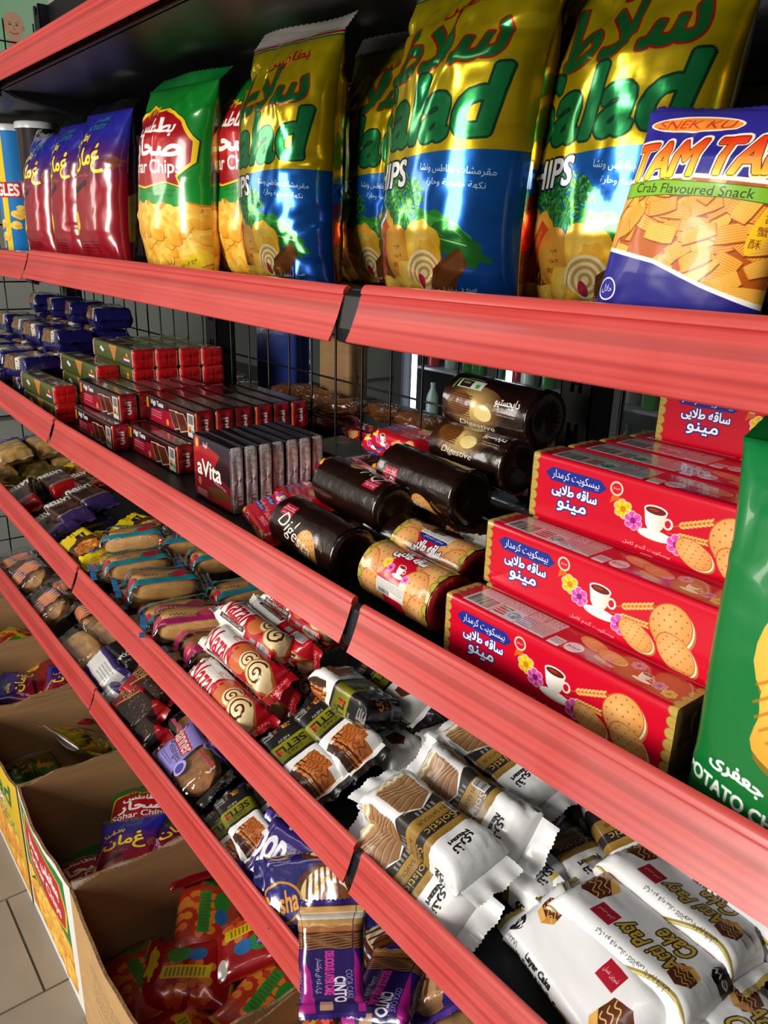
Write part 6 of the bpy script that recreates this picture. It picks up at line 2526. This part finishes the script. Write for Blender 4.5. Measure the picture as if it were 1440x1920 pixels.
# brown layer bars, purple or red ends
mt_lp = printed('purple ended layer cake film', p_layer(), .25, .1, .6, bump=.5, bscale=45)
mt_lr = printed('red ended layer cake film', p_layer('#a01418', '#3a1a16'), .25, .15, .6, bump=.5, bscale=45)
G_ly = 'brown layer cake packs with big white lettering'
for i, ((x, y, z), rot, m_, lab) in enumerate([((-.335, .108, .046), (14, 0, 2), mt_lp, 'purple ended layer cake pack, middle one with white lettering facing out'),
                                               ((-.375, .175, .060), (10, 0, 6), mt_lp, 'purple ended layer cake pack, uppermost at the back'),
                                               ((-.315, .068, .024), (24, 0, 5), mt_lp, 'purple ended layer cake pack, lowest behind the rail'),
                                               ((-.345, .155, .020), (0, 0, 0), mt_lp, 'purple ended layer cake pack buried beneath the uppermost'),
                                               ((-.560, .068, .030), (30, 8, -10), mt_lr, 'red ended layer cake pack tilted against the front rail'),
                                               ((-.590, .165, .046), (12, 0, 2), mt_lr, 'red ended layer cake pack lying flat behind the tilted one'),
                                               ((-.520, .220, .052), (6, 0, 8), mt_lr, 'red ended layer cake pack with grey strip on top'),
                                               ((-.560, .195, .018), (0, 0, -2), mt_lr, 'red ended layer cake pack underneath the other red ones')]):
    hh = .04
    geo = flow_wrap(.15, .07, hh, r=.008, ends='fin', fin=.018, taper=.02, wr=.0028, seed=220 + i)
    spun('cake_pack', lab, 'cake', G_ly, geo, m_, None, (x, y, Z4 + z), hh, rot)
geo = flow_wrap(.12, .07, .035, r=.01, ends='fin', fin=.03, taper=.03, wr=.006, seed=231)
spun('cake_pack', 'crumpled gold foil cake pack shining behind the red ended packs', 'cake', None, geo, M_gold, None, (-.70, .175, Z4 + .04), .035, (20, 0, 40))
geo = flow_wrap(.10, .06, .03, r=.01, ends='fin', fin=.03, taper=.03, wr=.006, seed=232)
spun('cake_pack', 'crumpled gold foil cake pack close to the front rail, far end', 'cake', None, geo, M_gold, None, (-.745, .07, Z4 + .02), .03, (10, 0, 60))

# tan and blue bread packs at the far end
mt_tb = printed('tan and blue bread film', p_tanblue(), .35, 0, .4, bump=.5, bscale=40)
G_tb = 'tan bread packs with blue ends at the far end'
for i, ((x, y, z), rot) in enumerate([((-.86, .075, .03), (10, 0, -8)), ((-.90, .165, .03), (4, 0, 0)), ((-.88, .255, .03), (0, 0, 6)), ((-.87, .12, .082), (12, 0, -4)),
                                      ((-.89, .215, .085), (8, 0, 4)), ((-.70, .30, .10), (14, 4, -30))]):
    lab = ['tan bread pack with blue end, low at the front rail', 'tan bread pack with blue end, low in the second row', 'tan bread pack with blue end, low at the wire back',
           'tan bread pack with blue end, resting on the two front ones', 'tan bread pack with blue end, resting on the two rear ones', 'tan bread pack tipped sideways against the far pile'][i]
    geo = flow_wrap(.15, .08, .05, r=.014, ends='fin', fin=.02, taper=.024, wr=.003, seed=240 + i)
    spun('bread_pack', lab, 'bread', G_tb, geo, mt_tb, None, (x, y, Z4 + z), .05, rot)

# ================================================================== shelf 5: the lowest
mt_bw = key_film('clear bread film with orange print', p_breadwrap())
G_bw = 'sweet breads in clear film with orange print'
for i, ((x, y, z), rot, lab, m_) in enumerate([((-.715, .090, .058), (30, 0, 4), 'clear bread pack with orange print standing at the far end', mt_bw),
                                          ((-.500, .082, .048), (36, 0, -2), 'clear bread pack with orange print, middle of the bread heap', mt_bw),
                                          ((-.215, .070, .042), (28, 0, 5), 'plain clear bread pack with brown slab, nearest the chocolate packs', M_clear),
                                          ((-.60, .175, .040), (0, 0, 8), 'clear bread pack lying flat behind the printed ones', mt_bw),
                                          ((-.40, .170, .040), (6, 0, -6), 'clear bread pack lying flat beneath the shelf above', mt_bw),
                                          ((-.86, .100, .040), (10, 0, 0), 'clear bread pack farthest along the lowest shelf', mt_bw),
                                          ((-.235, .150, .05), (30, 0, 10), 'clear bread pack with dark purple shade behind the plain slab', M_clear)]):
    bun_pack(lab, G_bw, m_, (x, y, Z5 + z), rot, 260 + i, False, .165, .10, .05, M_bread, 'bread_pack', 'bread', .024)

mt_pw = printed('purple cake film', p_purplewhite(), .26, .05, .6, bump=.4, bscale=45)
mt_bc = printed('black cocoa cake film', p_blackcocoa(), .3, 0, .4, bump=.4, bscale=45)
for i, ((x, y, z), rot, m_, lab) in enumerate([((-.065, .080, .052), (40, 0, -3), mt_pw, 'purple cake pack with white panel, the upper of two'),
                                               ((-.030, .062, .022), (44, 0, -2), mt_pw, 'purple cake pack with white panel, the lower of two by the rail'),
                                               ((-.065, .140, .075), (10, 0, 3), mt_bc, 'black cocoa cake pack with purple end, above the purple packs'),
                                               ((-.04, .15, .024), (0, 0, 0), mt_bc, 'black cocoa cake pack underneath the other black one'),
                                               ((.13, .185, .028), (0, 0, 6), mt_bc, 'black cocoa cake pack in the shade behind the red brownies')]):
    geo = flow_wrap(.13, .075, .045, r=.01, ends='fin', fin=.018, taper=.018, wr=.0022, seed=280 + i)
    spun('cake_pack', lab, 'cake', 'purple or black cake packs on the lowest shelf', geo, m_, None, (x, y, Z5 + z), .045, rot)

mt_re = printed('red brownie film', p_reward(), .22, .15, .7, bump=.45, bscale=45)
for i, ((x, y, z), rot, lab) in enumerate([((.085, .125, .070), (30, 0, 10), 'red brownie pack, uppermost, lettering and dark cake in view'),
                                           ((.105, .082, .044), (34, 0, 2), 'red brownie pack in the middle, striped dark cake showing'),
                                           ((.165, .060, .022), (36, 0, 4), 'red brownie pack lowest, half behind the front rail')]):
    geo = flow_wrap(.135, .085, .038, r=.01, ends='fin', fin=.02, taper=.018, wr=.002, seed=290 + i)
    spun('cake_pack', lab, 'cake', 'red packs of dark brownie', geo, mt_re, None, (x, y, Z5 + z), .038, rot)

mt_ba = key_film('lilac and clear film', p_banner())
bun_pack('lilac pack of brown cake, nearer the rail, lettering upright', 'lilac packs of brown cake', mt_ba, (.365, .088, Z5 + .056), (34, 0, -5), 301, False, .17, .095, .045, M_cake, 'cake_pack', 'cake', .022)
bun_pack('lilac pack of brown cake, behind, lettering upside down', 'lilac packs of brown cake', mt_ba, (.300, .140, Z5 + .066), (-24, 0, 176), 302, False, .17, .095, .045, M_cake, 'cake_pack', 'cake', .022)
bun_pack('lilac pack of brown cake, underneath the other two', 'lilac packs of brown cake', mt_ba, (.33, .150, Z5 + .022), (0, 0, 4), 303, False, .15, .09, .04, M_cake, 'cake_pack', 'cake', .022)

for i, ((x, y, z), rot, dk, lab) in enumerate([((.572, .086, .064), (24, 0, -8), 0, 'black layer cake pack on the lowest shelf, white half with orange cake up'),
                                               ((.556, .140, .058), (30, 0, -5), 1, 'black layer cake pack on the lowest shelf, behind, small brown cake'),
                                               ((.548, .072, .024), (24, 0, -6), 0, 'black layer cake pack on the lowest shelf, lowest behind the rail'),
                                               ((.59, .140, .020), (0, 0, 0), 1, 'black layer cake pack on the lowest shelf, bottom of the pile')]):
    geo = flow_wrap(.135, .062, .042, r=.009, ends='fin', fin=.02, taper=.018, wr=.002, seed=310 + i)
    spun('cake_pack', lab, 'cake', 'black cake packs on the lowest shelf', geo, mt_sd if dk else mt_se, None, (x, y, Z5 + z), .042, rot)

mt_po = printed('purple bubble cake film', p_pop(), .22, .1, .7, bump=.4, bscale=40)
mt_rs = printed('navy chocolate cake film', p_rosha(), .22, .1, .7, bump=.4, bscale=40)
mt_ci = printed('purple and magenta cake film', p_cinto(), .24, .05, .6, bump=.4, bscale=40)
for i, ((x, y, z), rot, m_, D, lab) in enumerate([
        ((.690, .100, .056), facing((.35, -.6, .75), (.8, .5, -.35)), mt_po, (.125, .10, .035), 'purple cake pack with white bubble lettering'),
        ((.770, .092, .066), facing((.4, -.6, .75), (.62, .65, .3)), mt_rs, (.15, .11, .036), 'navy cake pack with gold lettering and layered chocolate cake'),
        ((.928, .018, .128), facing((.62, -.5, .62), (.35, -.2, -1)), mt_ci, (.104, .080, .030), 'purple and magenta cake pack standing on end over the rail'),
        ((.955, .095, .045), (20, 0, -60), mt_ci, (.125, .09, .032), 'purple and magenta cake pack lying down behind the standing one'),
        ((.960, .150, .045), (30, 0, -30), mt_po, (.125, .09, .032), 'purple cake pack with cream picture under the upper rail'),
        ((.72, .17, .022), (0, 0, 10), mt_rs, (.14, .10, .036), 'navy cake pack underneath, at the bottom of the heap'),
        ((.86, .16, .020), (0, 0, -6), mt_rs, (.14, .10, .036), 'navy cake pack at the bottom in the shade, right of the other')]):
    geo = flow_wrap(D[0], D[1], D[2], r=.012, ends='fin', fin=.016, taper=.02, wr=.0028, seed=330 + i)
    spun('cake_pack', lab, 'cake', 'purple and navy cake packs on the lowest shelf', geo, m_, None, (x, y, Z5 + z), D[2], rot)
bun_pack('clear bread pack in the shade at the near end of the lowest shelf', None, M_clear, (1.03, .15, Z5 + .03), (10, 0, 0), 340, False, .14, .09, .04, M_bread, 'bread_pack', 'bread')

# ================================================================== cartons on the floor with loose bags
M_kraft = add_noise_tint(principled('kraft cardboard', '#a98257', .85), (6, 6, 90), .12, 3, bump=.1)
M_flute = add_noise_tint(principled('corrugated edge', '#8a6a45', .9), (260, 260, 260), .5, 2, bump=.5)
M_whitecard = principled('white card', '#dcdad4', .6)
face_mats = {}


def carton(kind, label, x0, x1, y0, y1, h, outer, seed):
    if kind not in face_mats:
        face_mats[kind] = printed(kind + ' carton face', p_boxface(kind), .5, 0, .15, bump=.05, bscale=20)
    t = thing('cardboard_box', label, 'cardboard box', 'open cardboard boxes of crisps on the floor', ((x0 + x1) / 2, (y0 + y1) / 2, FLOOR))
    W, D, th = x1 - x0, y1 - y0, .005

    def panel(name, w, face, loc, rz, bow):
        n, m = 16, 10
        V, F, U, MI = [], [], [], []
        for s_ in (0, 1):
            for i in range(n + 1):
                for j in range(m + 1):
                    u, v = i / n, j / m
                    top = h + (.004 * math.sin(u * 9 + seed) + .003 * math.sin(u * 23 + seed * 2)) * (j == m)
                    V.append(((u - .5) * w, -th / 2 + s_ * th - bow * math.sin(u * math.pi) * v ** 2, v * top))
                    U.append((u, v))
        q = (n + 1) * (m + 1)
        for i in range(n):
            for j in range(m):
                a = i * (m + 1) + j
                F.append((a, a + m + 1, a + m + 2, a + 1)); MI.append(0)
                F.append((q + a, q + a + 1, q + a + m + 2, q + a + m + 1)); MI.append(1)
            a = i * (m + 1) + m
            F.append((a, a + m + 1, q + a + m + 1, q + a)); MI.append(2)
            a = i * (m + 1)
            F.append((a, q + a, q + a + m + 1, a + m + 1)); MI.append(2)
        for a0 in (0, n * (m + 1)):
            for j in range(m):
                a = a0 + j
                F.append((a, a + 1, q + a + 1, q + a)); MI.append(2)
        me = mesh(name, V, F, U, smooth=False, matidx=None)
        o = obj(name, me, [face, M_kraft, M_flute], t, loc, (0, 0, rz))
        me.polygons.foreach_set('material_index', MI)
        return o
    hw, hd = W / 2 - th / 2, D / 2 - th / 2
    panel('front_panel', W, face_mats[kind], (0, -hd, 0), 0, .010)
    panel('rear_panel', W, outer, (0, hd, 0), 180, .004)
    panel('side_panel', D - 2 * th, outer, (hw, 0, 0), 90, .004)
    panel('side_panel', D - 2 * th, outer, (-hw, 0, 0), -90, .004)
    b = MB()
    b.box(-W / 2 + th, -D / 2 + th, .001, W / 2 - th, D / 2 - th, .006)
    b.build('base_panel', M_kraft, t)
    return t


_sc = Cv(240, 200, '#dedcd6')
_sc.rect(0, 22, 240, 36, '#2f7a3a')
M_stripecard = printed('white card with green stripe', _sc, .55, 0, .1, bump=.05)
CART = [('plain', 'plain brown cardboard box nearest the camera, full of red snack bags', .415, .800, M_kraft),
        ('green', 'white and green cardboard box with red shield printed on its front', .084, .408, M_stripecard),
        ('yellow', 'yellow cardboard box with printed crisps, beside the green one', -.230, .078, M_kraft),
        ('red', 'purple and red cardboard box full of red and blue crisp bags', -.545, -.238, M_kraft),
        ('yellow', 'yellow cardboard box farthest along the floor', -.860, -.552, M_kraft),
        ('plain', 'brown cardboard box right of the nearest one, yellow bag on top', .806, 1.13, M_kraft)]
YB0, YB1, HB = -.168, .195, .30
for i, (kd, lab, x0, x1, om) in enumerate(CART):
    dz = [0, .0, -.004, .004, 0, -.01][i]
    carton(kd, lab, x0, x1, YB0 + [0, .002, .0, .006, .01, .0][i], YB1, HB + dz, om, i)

mt_rs1 = printed('red snack film', p_snack(), .24, .1, .6, bump=.45, bscale=40)
mt_rs2 = printed('orange snack film', p_snack('#b8341a', '#e08a2c', '#2a8a3a'), .24, .1, .6, bump=.45, bscale=40)
mt_ysn = printed('yellow snack film', p_snack('#d8b010', '#c8681c', '#a81c1c'), .22, .3, .6, bump=.45, bscale=40)
small = {}
for nm, mm, sl, W, H in (('red', mt_rs1, M_gold, .135, .175), ('orange', mt_rs2, M_gold, .13, .165), ('sohar', mt_sohar, M_greenseal, .155, .205), ('oman', mt_oman, M_clearseal, .15, .20),
                         ('salad', mt_salad, M_redseal, .15, .20), ('yellow', mt_ysn, M_gold, .14, .18)):
    geo = pillow_bag(W, H, .046, hash(nm) % 50 if False else len(nm) * 7 + 3, folds=14, famp=.005, bend=.004, seal=.01, NU=20, NV=28, bottom=.05, topfall=.25)
    small[nm] = (geo, mm, sl, H)
used = {}
CAT_WORD = {'red': 'small red snack bag', 'orange': 'small orange red snack bag', 'sohar': 'green crisp bag with red shield', 'oman': 'red and blue crisp bag', 'salad': 'gold and blue crisp bag with vegetables',
            'yellow': 'shiny yellow snack bag'}


CAT_SHORT = {'red': 'red snack bag', 'orange': 'orange snack bag', 'sohar': 'green crisp bag', 'oman': 'red blue crisp bag', 'salad': 'gold crisp bag', 'yellow': 'yellow snack bag'}


def loose(nm, label, group, x, y, z, rx, ry, rz):
    """a bag thrown into a carton: rx = -90 lies face up"""
    geo, mm, sl, H = small[nm]
    R = Euler([math.radians(v) for v in (rx, ry, rz)]).to_matrix()
    loc = Vector((x, y, z)) - R @ Vector((0, 0, H / 2))
    if nm not in used:
        used[nm] = bag('crisp_bag', label, group, geo, mm, sl, loc, (rx, ry, rz))
    else:
        copy_thing(used[nm], label, loc, (rx, ry, rz), group)


r2 = random.Random(5)


def fill(kinds, x0, x1, group, where, levels=3, z0=FLOOR + .035, step=.048):
    """bags that make up the body of the heap, mostly hidden by those on top"""
    for l in range(levels):
        for i in range(2):
            for j in range(2):
                nm = kinds[(i + 2 * j + l) % len(kinds)]
                x = x0 + (x1 - x0) * (.28 + .44 * i) + r2.uniform(-.01, .01)
                y = YB0 + (YB1 - YB0) * (.34 + .34 * j) + r2.uniform(-.01, .01)
                lab = '%s in the %s, %s layer, %s %s' % (CAT_SHORT[nm], where, ['bottom', 'second'][l], ['front', 'rear'][j], ['far side', 'near side'][i])
                loose(nm, lab, group, x, y, z0 + step * l, -90 + r2.uniform(-6, 6), r2.uniform(-8, 8), r2.uniform(-8, 8) + 90)


fill(['red', 'orange'], .415, .800, 'red snack bags in the nearest brown box', 'nearest brown box', 2)
g = 'red snack bags in the nearest brown box'
for (nm, x, y, z, rx, ry, rz, lab) in [('red', .600, .085, -1.115, -70, 0, -25, 'red snack bag with yellow label, upright face towards the rail'),
                                       ('orange', .485, .050, -1.135, -80, 10, 60, 'orange red snack bag leaning on the far inner wall'),
                                       ('red', .560, -.030, -1.150, -95, -8, 140, 'red snack bag lying face up in the centre of the brown box'),
                                       ('orange', .690, .060, -1.150, -80, 12, 20, 'orange red snack bag beside the near inner wall'),
                                       ('red', .670, -.085, -1.175, -90, 0, 268, 'red snack bag in the dark front of the brown box'),
                                       ('orange', .510, -.085, -1.175, -90, 4, 92, 'orange red snack bag in the far front corner')]:
    loose(nm, lab, g, x, y, z, rx, ry, rz)
fill(['sohar', 'oman'], .084, .408, 'crisp bags in the green and white box', 'green and white box', 2)
g = 'crisp bags in the green and white box'
for (nm, x, y, z, rx, ry, rz, lab) in [('sohar', .190, .045, -1.125, -78, -4, 62, 'green crisp bag with red shield lying on its side across the box'),
                                       ('oman', .285, -.030, -1.115, -72, -16, 50, 'red and blue crisp bag tilted over the middle of the box'),
                                       ('oman', .330, .075, -1.105, -90, 12, 90, 'red and blue crisp bag near the rear wall with yellow crisps up'),
                                       ('sohar', .235, -.090, -1.180, -90, 0, 92, 'green crisp bag in the shade along the front wall'),
                                       ('sohar', .340, .130, -1.10, -60, 10, 20, 'pale green edged crisp bag standing at the rear, under the rail')]:
    loose(nm, lab, g, x, y, z, rx, ry, rz)
fill(['salad'], -.230, .078, 'vegetable crisp bags in the yellow box', 'yellow box', 2)
g = 'vegetable crisp bags in the yellow box'
for (nm, x, y, z, rx, ry, rz, lab) in [('salad', -.130, .050, -1.105, -52, 0, 195, 'gold and blue crisp bag upside down against the far wall'),
                                       ('salad', -.110, -.085, -1.150, -80, 10, 100, 'gold and blue crisp bag twisted in the front corner'),
                                       ('salad', .010, .100, -1.100, -70, 10, 30, 'gold and blue crisp bag at the rear, yellow end up by the rail')]:
    loose(nm, lab, g, x, y, z, rx, ry, rz)
fill(['oman'], -.545, -.238, 'crisp bags in the purple and red box', 'purple and red box', 2)
g = 'crisp bags in the purple and red box'
for (nm, x, y, z, rx, ry, rz, lab) in [('oman', -.420, .000, -1.085, -80, 0, 150, 'red and blue crisp bag on top, yellow lettering sideways'),
                                       ('oman', -.330, .060, -1.075, -75, 6, 60, 'red and blue crisp bag on top, close under the rail'),
                                       ('oman', -.490, .080, -1.085, -85, -6, 20, 'red and blue crisp bag on top near the far wall'),
                                       ('oman', -.410, -.085, -1.115, -90, 4, 266, 'red and blue crisp bag on top along the front wall')]:
    loose(nm, lab, g, x, y, z, rx, ry, rz)
fill(['yellow', 'red'], -.860, -.552, 'snack bags in the farthest box', 'farthest box', 2)
g = 'snack bags in the farthest box'
for (nm, x, y, z, rx, ry, rz, lab) in [('red', -.640, .060, -1.095, -80, 0, 80, 'red snack bag on top in the farthest box'), ('yellow', -.720, .000, -1.095, -82, 6, 30, 'yellow snack bag on top in the farthest box'),
                                       ('yellow', -.680, -.085, -1.125, -90, 0, 92, 'yellow snack bag in front in the farthest box')]:
    loose(nm, lab, g, x, y, z, rx, ry, rz)
fill(['red', 'yellow'], .806, 1.13, 'snack bags in the right brown box', 'right brown box', 2)
g = 'snack bags in the right brown box'
for (nm, x, y, z, rx, ry, rz, lab) in [('yellow', .885, .050, -1.07, -70, 6, 30, 'shiny yellow snack bag topmost in the right brown box'), ('red', .900, -.060, -1.10, -85, 0, 120, 'red snack bag beside the topmost yellow one')]:
    loose(nm, lab, g, x, y, z, rx, ry, rz)

# ================================================================== the other side of the gondola and the drinks fridge behind
for xa in (-1.0, 0.0, 1.0):
    b = MB()
    b.box(xa + .004, DEPTH + .06, SURF[3] - .028, xa + .996, .80, SURF[3])
    gchild(b.build('shelf_board', M_black, None))
b = MB()
b.box(-1.02, DEPTH + .026, -.02, 1.95, DEPTH + .032, .66)
gchild(b.build('back_panel', M_black, None))
b = MB()
b.box(-1.02, DEPTH + .026, FLOOR, 1.95, DEPTH + .032, SURF[4] + .0)
gchild(b.build('back_panel', M_black, None))
rear = {'orange': printed('orange rear film', Cv(64, 64, '#6e421a'), .25, .1, .5, bump=.6, bscale=60), 'red': printed('red rear film', p_cream_small(), .28, 0, .6, bump=.5, bscale=60),
        'dark': printed('dark bar film', p_layer('#22264a', '#2a1c1a'), .28, .1, .5, bump=.5, bscale=60), 'blue': printed('blue rear film', Cv(64, 64, '#22347a'), .3, .05, .5, bump=.4, bscale=40)}
words_ = ['first', 'second', 'third', 'fourth', 'fifth', 'sixth', 'seventh', 'eighth', 'ninth', 'tenth']
rp = {}
for nm, n, x0, dx, y0, z in (('red', 7, .02, .105, .50, .02), ('orange', 5, .06, .10, .52, .060), ('dark', 6, -.28, .085, .53, .02), ('red', 5, .80, .11, .5, .02), ('orange', 3, -.62, .12, .55, .02)):
    for i in range(n):
        k2 = (nm, x0)
        lab = {'red': 'red snack pack', 'orange': 'crinkled orange snack pack', 'dark': 'dark chocolate bar pack'}[nm] + ' behind the wire mesh, %s from far end%s' % (words_[i], '' if (nm, x0) in (('red', .02), ('orange', .06), ('dark', -.28)) else (', near group' if x0 > .5 else ', far group'))
        loc = (x0 + dx * i, y0 + r2.uniform(-.02, .03), SURF[3] + z - .018)
        rot = (r2.uniform(-10, 10), r2.uniform(-8, 8), r2.uniform(-40, 40))
        if nm not in rp:
            geo = flow_wrap(.095, .055, .026, r=.010, ends='fin', fin=.02, taper=.025, wr=.005, seed=400 + len(rp))
            rp[nm] = pack('snack_pack', lab, 'snack pack', 'snack packs behind the wire mesh', geo, rear[nm], None, loc, rot)
        else:
            copy_thing(rp[nm], lab, loc, rot)
geo = flow_wrap(.11, .06, .19, r=.006, ends='fold', wr=.0005, seed=420)
pack('carton', 'blue carton standing behind the wire mesh', 'carton', None, geo, rear['blue'], None, (-.06, .56, SURF[3] + .001), (0, 0, 20))
geo = flow_wrap(.09, .06, .17, r=.006, ends='fold', wr=.0005, seed=421)
pack('carton', 'tan carton standing behind the wire mesh', 'carton', None, geo, M_kraft, None, (.10, .62, SURF[3] + .001), (0, 0, 10))

fr = thing('drinks_fridge', 'tall black drinks fridge with lit shelves at the back of the shop', 'fridge', None, (-.6, 2.3, FLOOR))


def fchild(o):
    o.parent = fr
    o.matrix_parent_inverse = Matrix.Translation((.6, -2.3, -FLOOR))
    return o


M_fr = principled('dark fridge cabinet', '#2a2c30', .4, .2)
FX0, FX1 = -1.62, .42
b = MB()
b.box(FX0, 2.78, FLOOR, FX1, 2.82, .75)
b.box(FX0, 2.2, FLOOR, FX0 + .04, 2.8, .75)
b.box(FX1 - .04, 2.2, FLOOR, FX1, 2.8, .75)
b.box(FX0, 2.2, .68, FX1, 2.8, .75)
b.box(FX0, 2.2, FLOOR, FX1, 2.8, FLOOR + .12)
fchild(b.build('cabinet', M_fr, None))
fz = [-1.15, -.85, -.55, -.25, .05, .35]
for z in fz:
    b = MB()
    b.box(FX0 + .04, 2.3, z - .012, FX1 - .04, 2.76, z)
    fchild(b.build('fridge_shelf', principled('fridge shelf', '#a8acb0', .4, .3), None))
for xm in (FX0 + .02, -.93, -.26, FX1 - .02):
    b = MB()
    b.box(xm - .03, 2.18, FLOOR + .1, xm + .03, 2.2, .7)
    fchild(b.build('door_frame', principled('grey door frame', '#6e7276', .35, .5), None))
for xm0, xm1 in ((FX0 + .05, -.96), (-.90, -.29), (-.23, FX1 - .05)):
    b = MB()
    b.box(xm0, 2.188, FLOOR + .12, xm1, 2.192, .68)
    fchild(b.build('glass_door', clear_film('fridge glass', dens=.03, rough=.03), None))
M_led = bpy.data.materials.new('fridge tube')
M_led.use_nodes = True
_b = M_led.node_tree.nodes['Principled BSDF']
_b.inputs['Emission Color'].default_value = (.75, .85, 1, 1)
_b.inputs['Emission Strength'].default_value = 5
for xm in (-1.56, -.90):
    b = MB()
    b.box(xm, 2.24, -1.1, xm + .02, 2.26, .6)
    fchild(b.build('light_tube', M_led, None))
bV, bF = [], []
prof = [(.0, 0), (.032, 0), (.034, .01), (.034, .13), (.030, .15), (.014, .185), (.0135, .20), (.0155, .202), (.0155, .216), (0, .216)]
for r_, z in prof:
    for i in range(14):
        a = 2 * math.pi * i / 14
        bV.append((r_ * math.cos(a), r_ * math.sin(a), z))
for k in range(len(prof) - 1):
    for i in range(14):
        j = (i + 1) % 14
        bF.append((k * 14 + i, k * 14 + j, (k + 1) * 14 + j, (k + 1) * 14 + i))
bm_g = mesh('bottle', bV, bF)
bm_g.materials.append(principled('green drink', '#2f7a34', .12, 0, .5))
bm_r = mesh('bottle', bV, bF)
bm_r.materials.append(principled('red drink', '#8f2420', .12, 0, .5))
bm_c = mesh('bottle', bV, bF)
bm_c.materials.append(principled('pale drink', '#9fb0a4', .12, 0, .5))
sh_w = ['lowest', 'second', 'third', 'fourth', 'fifth', 'top']
nth = ['first', 'second', 'third', 'fourth', 'fifth', 'sixth', 'seventh', 'eighth', 'ninth', 'tenth', 'eleventh', 'twelfth', 'thirteenth', 'fourteenth', 'fifteenth', 'sixteenth', 'seventeenth', 'eighteenth']
for si in (1, 2, 3):
    for i in range(18):
        kq = (i * 7 + si * 3) % 5
        mm, cw = (bm_r, 'red') if kq == 1 else (bm_c, 'pale') if kq == 3 else (bm_g, 'green')
        o = bpy.data.objects.new('bottle', mm)
        COL.objects.link(o)
        o.location = (FX0 + .10 + .108 * i, 2.36 + .02 * (i % 3), fz[si])
        tag(o, '%s bottle in the drinks fridge, %s shelf, %s from the far side' % (cw, sh_w[si], nth[i]), 'bottle', 'bottles in the drinks fridge')
